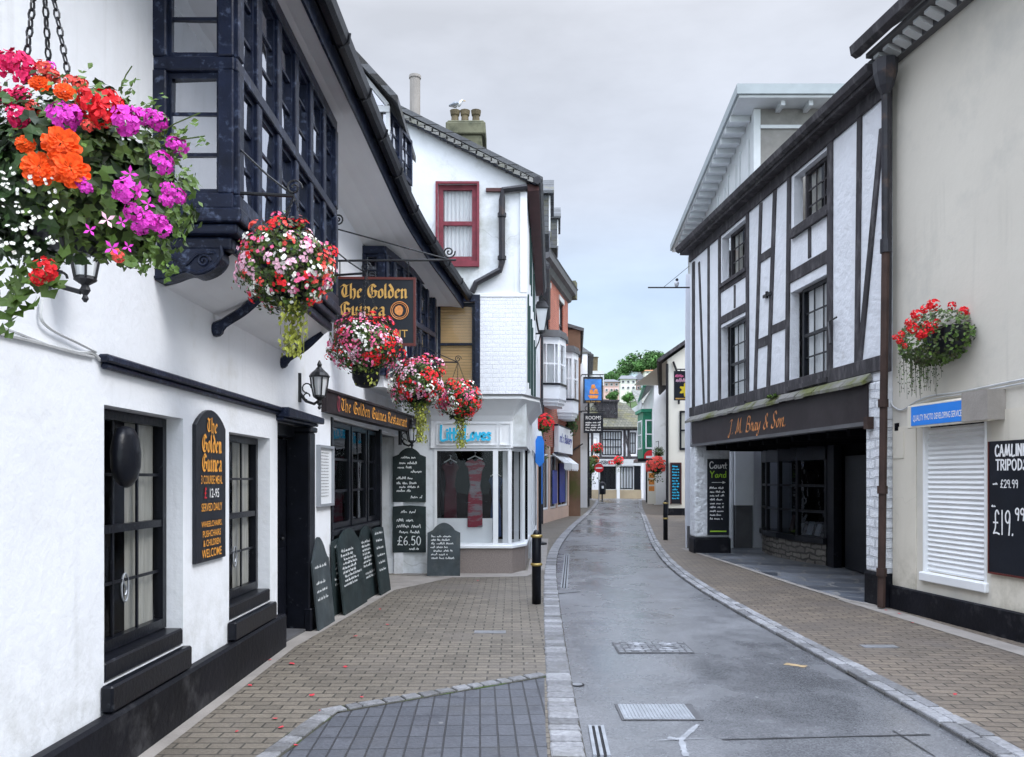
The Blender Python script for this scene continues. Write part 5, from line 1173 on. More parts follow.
def bow(u0, u1, d, zb, zt):
    pts = [(u0, 0), (u0+.28, d*.85), ((u0+u1)/2, d), (u1-.28, d*.85), (u1, 0)]
    wp = [tuple(F3.p(a, b, 0).xy) for a, b in pts]
    b = MB(); b.vprism(wp, zb+.25, zb+.75); b.vprism(wp, zt-.35, zt-.10)
    c = F3.p((u0+u1)/2, 0, 0)
    sc1 = lambda s: [tuple((F3.p((u0+u1)/2+(a-(u0+u1)/2)*s, q*s, 0)).xy) for a, q in pts]
    b.vprism(sc1(.8), zb, zb+.12); b.vprism(sc1(.92), zb+.12, zb+.25); bb = b.build('bow_window', 'white', rb)
    b = MB(); b.vprism(sc1(1.12), zt-.10, zt+.04); b.vprism(sc1(1.05), zt+.04, zt+.16); b.build('bow_cornice', 'greybrown', bb)
    b = MB(); b.vprism(sc1(1.06), zb+.75, zb+.82); b.build('bow_sill', 'black', bb)
    fb2 = MB(); gb2 = MB(); rb2 = MB()
    for a, c_ in zip(wp, wp[1:]):
        F = Fr(a, c_); fw = .07; z0, z1 = zb+.82, zt-.35
        fb2.box(F, 0, fw, -.06, 0, z0, z1); fb2.box(F, F.len-fw, F.len, -.06, .001, z0, z1); fb2.box(F, fw, F.len-fw, -.05, -.01, (z0+z1)/2-.03, (z0+z1)/2+.03)
        fb2.box(F, .16, .2, -.05, -.008, z0, z1); fb2.box(F, F.len-.2, F.len-.16, -.05, -.007, z0, z1)
        gb2.quad(F.p(fw, -.03, z0), F.p(F.len-fw, -.03, z0), F.p(F.len-fw, -.03, z1), F.p(fw, -.03, z1))
    rb2.vprism(sc1(.72), zb+.8, zt-.34)
    fb2.build('bow_frame', 'white', bb); gb2.build('bow_pane', 'glass', bb); rb2.build('bow_interior', 'net', bb)
bow(.25, 2.3, .72, 4.35, 6.95); bow(3.5, 5.5, .72, 4.1, 6.9)
mb = MB(); mb.box(F3, 0, L3, -.1, .03, .0, .5); mb.box(F3, 0, .25, -.1, .05, .5, 2.9); mb.box(F3, 1.5, 1.75, -.1, .05, .5, 2.9); mb.box(F3, 3.2, 3.4, -.1, .05, .5, 2.9); mb.box(F3, L3-.3, L3, -.1, .05, .5, 2.9); mb.build('shopfront', 'peach', rb)
for a, b in ((.27, 1.48), (1.77, 3.18), (3.42, L3-.32)): window(rb, F3, a, b, .52, 2.6, v=.0, cols=2, rows=1, fw=.06, m='white', g='glass_dark', meet=False, depth=.6, name='shop_window')
mb = MB(); mb.box(F3, 2.6, L3-.1, .05, .22, 2.72, 3.75); mb.build('fascia_sign', 'white', rb)
mb = MB(); mb.box(F3, 2.55, L3-.05, .04, .20, 3.75, 3.82); mb.box(F3, 2.55, L3-.05, .04, .20, 2.66, 2.72); mb.build('sign_edging', 'navy', rb)
block_text(F3, "nt's Bakery", 2.8, .226, 3.0, .5, 'deepblue', rb, width=L3-3.1, bold=.02, shear=.2)
for a in (2.3, 4.1):
    mb = MB()
    for k in range(9): 
        uu = a+k*.21; mb.hexa([F3.p(uu, .03, 2.62), F3.p(uu+.20, .03, 2.62), F3.p(uu+.20, .5, 2.25), F3.p(uu, .5, 2.25), F3.p(uu, .03, 2.66), F3.p(uu+.20, .03, 2.66), F3.p(uu+.20, .51, 2.29), F3.p(uu, .51, 2.29)])
        mb.box(F3, uu, uu+.2, .49, .51, 2.0 if k % 2 else 2.06, 2.25)
    mb.build('awning', 'white' if a > 3 else 'greywhite', rb)
mb = MB(); mb.box(F3, 2.0, 3.0, .08, .10, .7, 2.0); mb.box(F3, 3.7, 5.0, .06, .08, .7, 2.3); mb.build('window_poster', 'deepblue', rb)
# blue projecting banner on a post and poster by it
q = P(540, 450, 20); YBn = 20; ban = thing('shop_banner', (q.x, 20, 0), 'blue shield-shaped banner standing upright on a black post by the left wall', 'banner')
mb = MB(); mb.prism(Fr((q.x-.12, 20), (q.x+.10, 20.03)), [(0, 2.1), (.11, 1.98), (.22, 2.1), (.22, 2.62), (.16, 2.75), (.06, 2.75), (0, 2.62)], -.03, .03); mb.build('panel', 'blue', ban)
mb = MB(); mb.tube([(q.x, 20.05, 0.03), (q.x, 20.05, 2.2)], .04, 8); mb.lathe((q.x, 20.05, .03), [(.18, 0), (.18, .05), (.05, .08)], 10); mb.build('post', 'iron', ban)
q = P(541, 482, 28.4); po = MB(); po.box(F2, 5.6, 6.3, .06, .09, .8, 2.3); o = po.build('window_poster', 'blue', wh)

# ================================================================== BROWN BUILDING, WHITE INN BEYOND
br_ = thing('brown_house', (3, 40, 0), 'brown stained end wall of a tall building standing out past the bakery', 'house')
mb = MB(); body(mb, [(2.44, 35.05), (3.0, 35.05), (3.75, 45), (-2, 45), (-2, 35.05)], 8.2); mb.build('wall', 'brown_wall', br_)
mb = MB(); mb.hexa([(2.3, 34.95, 8.35), (3.1, 34.95, 8.12), (3.9, 45, 8.12), (-2, 45, 9.9), (2.3, 34.95, 8.5), (3.15, 34.95, 8.25), (3.95, 45, 8.25), (-2, 45, 10)]); mb.build('roof', 'slate', br_)
mb = MB(); mb.tube([(2.4, 34.95, 4.6), (3.05, 34.95, 4.6)], .04, 6); mb.tube([(2.5, 35, 2.8), (3.1, 35, 3.2)], .03, 5); mb.build('wall_tie', 'iron', br_)
wi = thing('white_inn', (3, 50, 0), 'white inn wall carrying the picture sign beyond the brown end wall', 'house')
mb = MB(); body(mb, [(3.6, 45.05), (4.25, 45.05), (5.6, 60), (-1, 60), (-1, 45.05)], 8.7); mb.build('wall', 'whitewall', wi)
mb = MB(); mb.wbox(3.3, 4.45, 45.0, 46, 8.7, 8.8); mb.hexa([(3.2, 46, 8.8), (4.7, 46, 8.8), (6, 60, 8.8), (-1, 60, 8.8), (2.5, 46.5, 10.2), (2.9, 46.5, 10.2), (3.5, 60, 10.2), (-1, 60, 10.2)]); mb.build('roof', 'slate', wi)
mb = MB(); q = P(593, 370, 55); mb.wbox(q.x-.7, q.x+.7, 54.5, 55.4, 8, 9.0); mb.build('chimney', 'greywhite', wi); k = MB(); k.lathe((q.x+.1, 55, 9), [(.3, 0), (.22, .1), (.25, .9), (.32, 1.0)], 8); k.build('chimney_pot', 'pot', wi)
FI = Fr((4.25, 45.05), (5.6, 60))
for a in (1.5, 5, 9):
    window(wi, FI, a, a+1.1, 3.6, 5.2, v=.05, cols=2, rows=2, fw=.08, m='black', depth=.02); window(wi, FI, a, a+1.1, 6.2, 7.6, v=.05, cols=2, rows=2, fw=.08, m='black', depth=.02)
mb = MB(); mb.box(FI, .3, 14.5, .0, .06, 0, .9); mb.box(FI, 3.4, 4.6, 0, .08, .9, 2.6); mb.build('dado', 'black', wi)
mb = MB(); mb.tube([FI.p(.2, .06, 8.6), FI.p(.2, .06, .1)], .06, 6); mb.build('downpipe', 'iron', wi)
q = P(593, 389, 44.5); F = Fr((q.x-.54, 44.5), (q.x+.54, 44.5)); s1 = thing('picture_sign', (q.x, 44.5, 5.8), 'hanging inn sign with a painted sailing ship on blue', 'sign', 'hanging signs')
mb = MB(); mb.box(F, .06, 1.02, -.05, .05, 5.98, 7.2); mb.build('board', 'skyblue', s1)
mb = MB(); z0, z1 = 5.86, 7.32
mb.box(F, 0, .07, -.07, .07, z0, z1); mb.box(F, 1.01, 1.08, -.07, .07, z0, z1); mb.box(F, .07, 1.01, -.07, .069, z0, z0+.17); mb.box(F, .07, 1.01, -.07, .069, z1-.1, z1); mb.build('frame', 'signblack', s1)
mb = MB()
for a in ([(.25, 6.3), (.85, 6.3), (.78, 6.12), (.36, 6.12)], [(.34, 6.36), (.6, 6.36), (.52, 6.62), (.36, 6.6)], [(.58, 6.36), (.84, 6.38), (.76, 6.66), (.6, 6.62)], [(.42, 6.66), (.7, 6.68), (.62, 6.9), (.46, 6.88)]): mb.prism(F, a, .051, .06)
mb.build('ship_painting', 'ship', s1); block_text(F, 'THE SHIP INN', .54, .072, 5.90, .09, 'gold', s1, width=.8, align='C')
mb = MB(); mb.tube([(3.9, 44.5, 7.45), (q.x+.6, 44.5, 7.45)], .03, 6); mb.tube([(3.9, 44.5, 7.46), (3.9, 45.1, 7.46)], .03, 6); mb.tube([(q.x-.4, 44.5, 7.3), (q.x-.4, 44.5, 7.45)], .02, 5); mb.tube([(q.x+.4, 44.5, 7.3), (q.x+.4, 44.5, 7.45)], .02, 5); mb.build('bracket', 'iron', s1)
s2 = thing('rooms_sign', (q.x, 44.5, 4.2), 'black hanging sign lettered for rooms below the ship sign', 'sign', 'hanging signs')
mb = MB(); mb.box(F, .02, 1.1, -.05, .05, 4.2, 5.3); mb.build('board', 'signblack', s2); block_text(F, 'ROOMS', .56, .054, 4.95, .2, 'white_letter', s2, width=.85, align='C')
mb = MB(); 
for k in range(4): scribble(mb, F, .054, .12, 4.75-k*.14, .85, .11, .012)
mb.build('lettering', 'white_letter', s2)
mb = MB(); mb.tube([(3.9, 44.5, 5.42), (q.x+.65, 44.5, 5.42)], .03, 6); mb.tube([(3.9, 44.5, 5.42), (3.9, 45.1, 5.42)], .03, 6)
for k in range(3): mb.tube([V((q.x-.3+.35*k+.14*math.cos(j*.5), 44.5, 5.57+.14*math.sin(j*.5))) for j in range(13)], .018, 5)
mb.tube([(q.x-.3, 44.5, 5.3), (q.x-.3, 44.5, 5.42)], .02, 5); mb.tube([(q.x+.4, 44.5, 5.3), (q.x+.4, 44.5, 5.42)], .02, 5); mb.build('bracket', 'iron', s2)

# ================================================================== FAR END: HALF-TIMBERED BANK
YB = 66.0; FK = Fr((5.4, YB), (11.0, YB+.6)); bk = thing('bank_building', (8, 69, 0), 'half-timbered bank with mossy tiled roof closing the end of the street', 'bank')
gx = lambda x: FK.px(x)
mb = MB(); ops = [(gx(602), gx(622), 3.55, 5.6), (gx(630), gx(636), 3.7, 5.5), (gx(600), gx(616), .75, 2.65), (gx(620), gx(633), .75, 2.65)]
wall_open(mb, FK, 0, FK.len, 0, 5.9, ops, .15); [mb.quad((*a, 0), (*b, 0), (*b, 5.9), (*a, 5.9)) for a, b in (((5.4, YB), (5.4, YB+9)), ((5.4, YB+9), (11, YB+9)), ((11, YB+9), (11, YB+.6)))]; mb.build('wall', 'whitewall', bk)
window(bk, FK, *ops[0], v=-.05, cols=7, rows=3, fw=.1, bw=.07, m='black', meet=False, curtain='net'); window(bk, FK, *ops[1], v=-.05, cols=2, rows=2, fw=.08, bw=.06, m='black', meet=False, curtain='net')
window(bk, FK, *ops[2], v=-.05, cols=3, rows=1, fw=.08, bw=.06, m='black', g='glass_dark', meet=False); window(bk, FK, *ops[3], v=-.05, cols=4, rows=1, fw=.08, bw=.06, m='black', meet=False, curtain='net')
mb = MB(); mb.box(FK, 0, FK.len, .002, .06, 5.65, 5.9); mb.box(FK, 0, FK.len, .002, .1, 3.28, 3.5)
for x in (592, 600.5, 624.5, 628.5, 638.5, 644): mb.box(FK, gx(x)-.1, gx(x)+.1, .002, .05, 3.5, 5.65)
mb.bar(FK, (gx(624.5), 5.6), (gx(630), 3.5), .16, .002, .04); mb.bar(FK, (gx(643), 5.4), (gx(638), 3.6), .16, .002, .04); mb.build('timber_frame', 'timber', bk)
mb = MB(); mb.box(FK, gx(590), gx(641), .002, .16, 2.72, 3.26); mb.build('fascia', 'greywhite', bk)
block_text(FK, 'HSBC', gx(598), .17, 2.82, .33, 'signblack', bk, width=1.0, bold=.02)
mb = MB(); u = gx(611.5); z = 2.99
for a in ([(-.34, 0), (-.17, .17), (-.17, -.17)], [(.34, 0), (.17, .17), (.17, -.17)], [(-.17, .17), (.17, .17), (0, 0)], [(-.17, -.17), (.17, -.17), (0, 0)]): mb.prism(FK, [(u+p[0], z+p[1]) for p in a], .162, .172)
mb.build('logo', 'red', bk)
mb = MB(); mb.box(FK, gx(586), gx(641), .002, .08, 0, .72); mb.build('stall_riser', 'sandstone', bk)
mb = MB(); mb.box(FK, gx(616.5), gx(619.5), .002, .1, .0, 2.7); mb.build('pilaster', 'white', bk)
mb = MB(); mb.box(FK, gx(634), gx(640.5), .002, .06, .72, 2.7); mb.box(FK, gx(581), gx(591.5), .002, .08, 0, 2.7); mb.build('door', 'black', bk)
mb = MB(); slab(mb, V((5.0, YB-.45, 5.75)), V((11.4, YB+.2, 5.75)), V((10.2, YB+5.5, 8.2)), V((5.0, YB+5, 9.2)), .18); slab(mb, V((5, YB+9.5, 5.75)), V((5, YB+5, 9.2)), V((10.2, YB+5.5, 8.2)), V((11.4, YB+9.7, 5.75)), .18); slab(mb, V((11.4, YB+.2, 5.75)), V((11.5, YB+9.7, 5.75)), V((10.2, YB+5.6, 8.2)), V((10.2, YB+5.4, 8.2)), .1); mb.build('roof', 'moss_roof', bk)
q = P(609, 407, YB+1.6); Fd = Fr((q.x-.8, YB+1.5), (q.x+.75, YB+1.6)); mb = MB(); mb.box(Fd, 0, Fd.len, -3, -.03, 6.8, 8.15); mb.box(Fd, -.1, Fd.len+.1, -3, .15, 8.15, 8.3); dd = mb.build('dormer', 'timber', bk)
window(bk, Fd, 0.03, Fd.len-.03, 7.0, 8.12, v=.03, cols=5, rows=2, fw=.07, bw=.06, m='timber', g='glass', meet=False, depth=.02, name='dormer_window')
# plum-fronted shop to its right
FU = Fr((11.2, 70), (14.6, 70.4)); ps = thing('plum_shop', (12.6, 72, 0), 'white building with plum fascia and white shop door at the far corner', 'shop')
mb = MB(); body(mb, [(11.2, 70), (14.6, 70.4), (14.6, 76), (11.2, 76)], 8.2); mb.build('wall', 'whitewall', ps)
mb = MB(); mb.box(FU, .02, 3.2, .0, .15, 2.2, 2.95); mb.build('fascia', 'purple', ps); mb = MB(); mb.box(FU, .3, 3.4, 0, .08, 2.95, 3.3); mb.build('fascia_sign', 'white', ps)
window(ps, FU, .55, 1.3, 4.4, 6.9, v=.08, cols=2, rows=3, fw=.09, m='timber', depth=.05); window(ps, FU, .3, .9, .5, 2.15, v=.06, cols=2, rows=1, m='white', fw=.1, meet=False, depth=.05, name='shop_window'); window(ps, FU, 1.05, 1.7, .1, 2.15, v=.06, cols=2, rows=1, m='white', fw=.1, meet=False, depth=.05, name='door')
mb = MB(); mb.box(FU, .05, .28, 0, .06, .5, 2.1); mb.build('poster', 'red', ps)
mb = MB(); slab(mb, V((10.9, 69.6, 8.1)), V((15, 70, 8.1)), V((15, 73, 9.6)), V((10.9, 73, 9.6)), .12); mb.build('roof', 'slate_x', ps)
# ================================================================== HALF-TIMBERED HOUSE ON THE RIGHT
th = thing('timber_house', (6, 14, 0), 'black and white half-timbered house jettied over an open arcade on the right', 'house')
LT = FT.len; ZG = 6.93; Zf0, Zf1 = 2.45, 2.98
X = FT.px; Zp = FT.pz
w2u = (X(806), X(828), Zp(815, 218), Zp(815, 160)); w2l = (X(801), X(828), Zp(812, 380), Zp(812, 283))
w1u = (X(734), X(746.5), Zp(740, 271), Zp(740, 226)); w1l = (X(729), X(746.5), Zp(738, 402), Zp(738, 320))
mb = MB()
rec = [(X(794), w2u[1], w2u[2]-.02, min(w2u[3]+.05, ZG-.35)), (X(790.5), w2l[1], w2l[2]-.02, w2l[3]+.02), (X(722), w1u[1], w1u[2]-.02, min(w1u[3]+.05, ZG-.35)), (X(721), w1l[1], w1l[2]-.02, w1l[3]+.02)]
wall_open(mb, FT, 0, LT, 2.98, ZG, rec, .15)
p_ = lambda u, v, z: FT.p(u, v, z)
for q in ((0, -5.5, 0, -0.0), ): pass
mb.quad(p_(0, 0, 2.46), p_(0, -5.5, 2.46), p_(0, -5.5, ZG), p_(0, 0, ZG)); mb.quad(p_(LT, 0, 2.46), p_(LT, -5.5, 2.46), p_(LT, -5.5, ZG), p_(LT, 0, ZG)); mb.quad(p_(0, -5.5, 0), p_(LT, -5.5, 0), p_(LT, -5.5, ZG), p_(0, -5.5, ZG))
mb.build('wall', 'tplaster', th)
for r, (u0, u1, z0, z1) in zip(rec, (w2u, w2l, w1u, w1l)):
    up = z1 > 5
    window(th, FT, r[1]-(r[1]-r[0])*.80, r[1]-.01, r[2]+.01, r[3]-.01, v=-.085, cols=3, rows=3 if up else 4, fw=.055, bw=.026, m='timber' if up else 'black', g='glass', meet=not up, curtain='net' if not up else 'pair', depth=.45)
# timbers
tb = MB()
def post(xa, ya, xb, yb, w=.13, v1=.022):
    w *= .9
    a, b = FT.at(xa, ya), FT.at(xb, yb); tb.bar(FT, a, b, w, -.01, v1)
def rail(xa, xb, y, w=.14, v1=.018):
    u0, u1 = X(xa), X(xb); z = Zp((xa+xb)/2, y); tb.box(FT, u0, u1, -.01, v1, z-w/2, z+w/2)
post(694, 262, 694, 414, .16, .03); post(699.5, 262, 704.5, 412, .10); post(709, 244, 709, 408, .12); post(720, 228, 720, 404, .13, .026); post(748, 195, 748, 398, .14, .026)
post(761.5, 203, 755.5, 396, .13); post(775.5, 190, 768.5, 394, .15); post(790, 177, 787.5, 392, .14, .027); post(831, 135, 830.5, 384, .17, .027); post(860.5, 110, 857.5, 376, .13, .024); post(883, 128, 859.5, 372, .12, .029); post(889, 80, 888, 372, .16, .026)
rail(721, 748, 281, .13); rail(721, 748, 313.5, .16); rail(735, 736.5, 297, .5) if False else None
rail(790, 831, 220, .13); rail(790, 831, 266, .2); rail(761, 775, 254, .15); rail(757.5, 769, 342, .17, .016); rail(770, 788, 327, .15, .016)
post(735, 285, 735, 308, .09, .015); post(810, 228, 810, 258, .11, .015)
tb.box(FT, 0, LT, -.01, .035, ZG-.30, ZG-.10); tb.box(FT, 0.0, LT, -.01, .032, 3.10, 3.30)
bevel(tb.build('timber_frame', 'timber', th), .006)
# window sill boards, eaves, gutter, roof
for r in rec:
    s = MB(); s.box(FT, r[0]-.05, r[1]+.05, -.2, .06, r[2]-.075, r[2]-.005); s.build('window_sill', 'timber', th)
ev = MB(); ev.box(FT, -.15, LT+.02, -.02, .20, ZG-.10, ZG-.03); sweep(ev, [FT.p(-.2, .22, ZG+.02), FT.p(LT/2, .22, ZG+.02), FT.p(LT+.03, .22, ZG+.02)], [(-.07, .05), (-.06, -.03), (0, -.07), (.06, -.03), (.08, .06)]); ev.build('gutter', 'timber', th)
mb = MB(); slab(mb, p_(-.2, .18, ZG+.05), p_(LT, .18, ZG+.05), p_(LT, -2.8, ZG+2.0), p_(-.2, -2.8, ZG+2.0), .1); slab(mb, p_(-.2, -5.7, ZG+.05), p_(-.2, -2.8, ZG+2), p_(LT, -2.8, ZG+2.0), p_(LT, -5.7, ZG+.05), .1); mb.build('roof', 'slate', th)
# fascia with script lettering, mossy lead ledge
mb = MB(); mb.box(FT, X(694), X(871), -.10, .05, Zf0, Zf1); fa = mb.build('fascia_board', 'fascia', th)
mb = MB(); mb.box(FT, X(694), X(872), -.10, .085, Zf0-.05, Zf0+.005); mb.build('fascia_moulding', 'greybrown', th)
mb = MB(); mb.box(FT, X(872), X(876), -.1, .12, Zf0-.1, Zf0+.06); mb.build('fascia_end_block', 'rust', th)
mb = MB(); n = 26
for i in range(n):
    a, b = X(692)+(X(873)-X(692))*i/n, X(692)+(X(873)-X(692))*(i+1)/n
    z = Zf1+.005; d = .15+random.uniform(-.015, .02); h = random.uniform(-.01, .012)
    mb.hexa([p_(a, d, z-.045+h), p_(b, d, z-.045+h), p_(b, -.005, z+.02), p_(a, -.005, z+.02), p_(a, d, z+h), p_(b, d, z+h), p_(b, .034, z+.11), p_(a, .034, z+.11)])
mb.build('lead_ledge', 'leadmoss', th)
l = MB(); u0 = X(731); u1 = X(795)
strokes(l, FT, .056, 'J. M. Bray & Son.', HA, u0, 2.56, .27, nib=(.17, .6), shear=.25, width=(u1-u0)*.93); l.build('script_lettering', 'copper_letter', fa)
fern = MB()
for k in range(60):
    c = p_(X(778)+random.uniform(-.18, .18), .10, 3.06); d_ = V((random.gauss(0, 1), random.gauss(0, 1), abs(random.gauss(0, .7)))).normalized()*.09; e = d_.cross(V((0, 0, 1))).normalized()*.018
    fern.quad(c, c+d_*.5+e, c+d_, c+d_*.5-e, random.random())
fo = tag(fern.build('fern', 'leaf', loc=tuple(p_(X(778), .1, 3.05))), 'small green fern rooted on the mossy ledge above the script shop sign', 'fern')
ib = MB(); q = FT.at(769, 295); ib.box(FT, q[0]-.16, q[0]+.16, .02, .05, q[1]-.025, q[1]+.025); ib.box(FT, q[0]-.02, q[0]+.02, .02, .06, q[1]-.06, q[1]+.06); ib.build('wall_tie', 'iron', th)
ib = MB(); a = FT.at(832, 322); b = FT.at(841, 344); ib.tube([FT.p(a[0], .05, a[1]), FT.p(b[0], .16, b[1])], .018, 5); ib.tube([FT.p(a[0]-.0, .05, a[1]), FT.p(a[0]+.25, .06, a[1]+.02)], .014, 5); ib.build('wall_bracket', 'iron', th)
# arcade: ceiling, posts, bow shop window on a rubble base
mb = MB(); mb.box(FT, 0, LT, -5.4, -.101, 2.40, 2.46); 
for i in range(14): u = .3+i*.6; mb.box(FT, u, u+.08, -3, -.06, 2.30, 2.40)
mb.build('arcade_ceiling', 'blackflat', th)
# white pier (left) and brick pier (right)
px0, px1 = 4.055, 4.84
mb = MB(); mb.wbox(px0, px1, 17.75, 18.28, .38, 2.43)
pr_ = mb.build('pier', 'roughwhite', th); bevel(pr_, .05, 3)
mb = MB(); mb.wbox(px0-.02, px1+.02, 17.73, 18.3, .0, .38); bevel(mb.build('pier_base', 'plinth', th), .04, 2)
mb = MB(); mb.box(FT, X(867.5), LT-.01, -.5, .03, .46, 2.97); bevel(mb.build('brick_pier', 'whitebrick_y', th), .03, 2)
mb = MB(); mb.box(FT, X(867), LT-.005, -.52, .05, .0, .46); bevel(mb.build('pier_base', 'plinth', th), .03, 2)
# back of the arcade
mb = MB(); q0 = V((6.0, 15.1, 0))
wpts = [(5.72, 18.3), (5.60, 17.6), (5.60, 16.8), (5.70, 16.0), (5.95, 15.15)]
b = MB(); b.vprism(wpts+[(7.5, 15.15), (7.5, 18.3)], 0, .45); b.build('rubble_base', 'stonebase', th)
bw = MB(); gl_ = MB(); 
bw.vprism([(x-.06, y) for x, y in wpts]+[(7, 15.15), (7, 18.3)], .45, .56)
bw.vprism([(x-.02, y) for x, y in wpts]+[(7, 15.15), (7, 18.3)], 2.05, 2.39)
for i, (a, c) in enumerate(zip(wpts, wpts[1:])):
    F = Fr(a, c); bw.box(F, -.03, .04, -.06, .012+.001*i, .56, 2.05); bw.box(F, F.len-.04, F.len+.03, -.06, .01+.001*i, .56, 2.05)
    for z in (1.05, 1.55): bw.box(F, .04, F.len-.04, -.05, .0, z-.025, z+.025)
    gl_.quad(F.p(0, -.03, .56), F.p(F.len, -.03, .56), F.p(F.len, -.03, 2.05), F.p(0, -.03, 2.05))
bwo = bw.build('bow_shop_window', 'black', th); gl_.build('pane', 'glass_dark', bwo)
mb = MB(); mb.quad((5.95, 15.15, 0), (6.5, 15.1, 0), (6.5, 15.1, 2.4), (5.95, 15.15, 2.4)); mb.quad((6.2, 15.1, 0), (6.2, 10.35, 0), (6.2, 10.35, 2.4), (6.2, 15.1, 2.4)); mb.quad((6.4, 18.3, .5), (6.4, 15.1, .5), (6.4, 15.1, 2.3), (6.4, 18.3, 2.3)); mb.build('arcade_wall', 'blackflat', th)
mb = MB(); mb.wbox(5.95, 6.1, 14.8, 15.1, 0, 2.4); mb.wbox(6.08, 6.19, 13.4, 14.6, .05, 2.1); mb.build('arcade_door', 'black', th)
for i, (x, y, w, h, m_) in enumerate(((5.95, 16.1, .22, .26, 'bluewall'), (5.95, 16.6, .16, .2, 'paper'), (5.98, 15.75, .2, .22, 'paper'), (5.95, 17.1, .2, .35, 'pinkwall'))):
    mb = MB(); mb.hexa([(x, y-w/2, .565), (x, y+w/2, .565), (x+.04, y+w/2, .565), (x+.04, y-w/2, .565), (x+.08, y-w/2, .565+h), (x+.08, y+w/2, .565+h), (x+.10, y+w/2, .565+h), (x+.10, y-w/2, .565+h)])
    tag(mb.build('display_card', m_, loc=(x, y, .565)), ('pale blue display card leaning in the dark bow shop window', 'small white display card left of centre in the bow window', 'white display card at the right end of the bow window', 'taller pinkish display card at the left end of the bow window')[i], 'display card')
# downpipe and hopper at the junction
ua, ub, uc = FT.px(887, .15), FT.px(885.5, .12), FT.px(882, .12)
dp = MB(); dp.tube([FT.p(ua, .17, ZG-.25), FT.p(ub, .12, 4.7)], .05, 8); dp.lathe(FT.p(ua, .17, ZG-.42), [(.05, 0), (.10, .10), (.14, .26), (.15, .42), (.12, .44)], 8)
dp.tube([FT.p(ub, .12, 4.72), FT.p(ub, .12, 4.55)], .068, 8); dp.build('downpipe', 'pipe', th)
dp = MB(); dp.tube([FT.p(ub, .12, 4.6), FT.p(uc, .13, .05)], .05, 8)
for z in (2.6, .45, 1.5): dp.tube([FT.p(uc+(ub-uc)*z/4.6, .13, z), FT.p(uc+(ub-uc)*z/4.6, .13, z+.1)], .066, 8)
dp.build('lower_downpipe', 'rust', th)
# menu board on the white pier
FP = Fr((px0, 17.745), (px1, 17.745)); t = thing('arcade_sign', (4.5, 17.7, .5), 'tall black sign with white and green writing fixed to the rough white pier', 'sign')
u0, u1 = FP.px(707), FP.px(728.5); z0, z1 = FP.pz(717, 535), FP.pz(717, 459)
mb = MB(); mb.box(FP, u0, u1, .012, .04, z0, z1); mb.build('board', 'signblack', t)
l = MB(); w = u1-u0; strokes(l, FP, .043, 'Court', HA, u0+w*.08, z1-.21, .15, r=.07, width=w*.84)
for k in range(9):
    if k in (0, 1, 2, 3, 4, 5, 6, 7, 8): scribble(l, FP, .043, u0+w*(.12 if k else .1), z1-.66-k*.085, w*(.5+.25*random.random()), .05, .006)
l.tube([FP.p(u0+w*.2, .046, z1-.52), FP.p(u0+w*.75, .046, z1-.52)], .006, 4); l.prism(FP, [(u0+w*.7, z1-.55), (u0+w*.85, z1-.52), (u0+w*.7, z1-.49)], .042, .046); l.build('chalk_writing', 'white_letter', t)
l = MB(); strokes(l, FP, .043, 'Yard', HA, u0+w*.12, z1-.41, .14, r=.07, width=w*.78); l.box(FP, u0+w*.12, u0+w*.88, .041, .044, z0+.07, z0+.10); l.build('green_writing', mat('lime_lettering', (.35, .6, .04), .6), t)

# ================================================================== CREAM BUILDING (NEAR RIGHT)
FCm = Fr((4.90, 10.30), (4.90+.14*13, -2.70)); LC = FCm.len
cm = thing('cream_building', (6.5, 6, 0), 'plain cream rendered building with white roller shutter at the near right', 'building')
s0 = (FCm.px(923), FCm.px(987), FCm.pz(950, 584), FCm.pz(950, 424))
mb = MB(); wall_open(mb, FCm, 0, LC, 0, 3.0, [s0], .09); wall_open(mb, FCm, 0, LC, 3.0, 7.2, [], 0)
q = lambda u, v, z: FCm.p(u, v, z)
mb.quad(q(0, 0, 0), q(0, -6, 0), q(0, -6, 9.5), q(0, 0, 7.2)); mb.quad(q(LC, 0, 0), q(LC, -6, 0), q(LC, -6, 7.2), q(LC, 0, 7.2)); mb.quad(q(0, -6, 0), q(LC, -6, 0), q(LC, -6, 7.2), q(0, -6, 7.2))
mb.build('wall', 'creamgrey', cm)
mb = MB(); mb.box(FCm, 0.02, s0[0]-.12, .002, .012, .33, 2.35); mb.box(FCm, s0[1]+.08, LC, .002, .012, .33, 2.42); mb.build('lower_render', 'cream', cm)
mb = MB(); mb.box(FCm, -.0, LC, .003, .05, 0, .33); bevel(mb.build('plinth', 'plinth', cm), .015)
mb = MB(); k = 30; z0, z1 = s0[2]+.10, s0[3]-.02
for i in range(k):
    a = z0+(z1-z0)*i/k; h = (z1-z0)/k
    mb.add([q(s0[0]+.04, -.05, a), q(s0[1]-.04, -.05, a), q(s0[1]-.04, -.028, a+h*.45), q(s0[0]+.04, -.028, a+h*.45), q(s0[1]-.04, -.05, a+h*.98), q(s0[0]+.04, -.05, a+h*.98)], [(0, 1, 2, 3), (3, 2, 4, 5)])
sh_ = mb.build('roller_shutter', 'shutter', cm)
mb = MB(); mb.box(FCm, s0[0], s0[0]+.04, -.08, .012, s0[2], s0[3]); mb.box(FCm, s0[1]-.04, s0[1], -.08, .012, s0[2], s0[3]); mb.box(FCm, s0[0]-.02, s0[1]+.03, -.06, .05, s0[2]-.02, s0[2]+.09); bevel(mb.build('shutter_rail', 'shutter', sh_), .012)
b0, b1 = FCm.px(907, .2), FCm.px(988, .2); z0, z1 = FCm.pz(950, 424, .2)-.01, FCm.pz(950, 402, .2)+.02
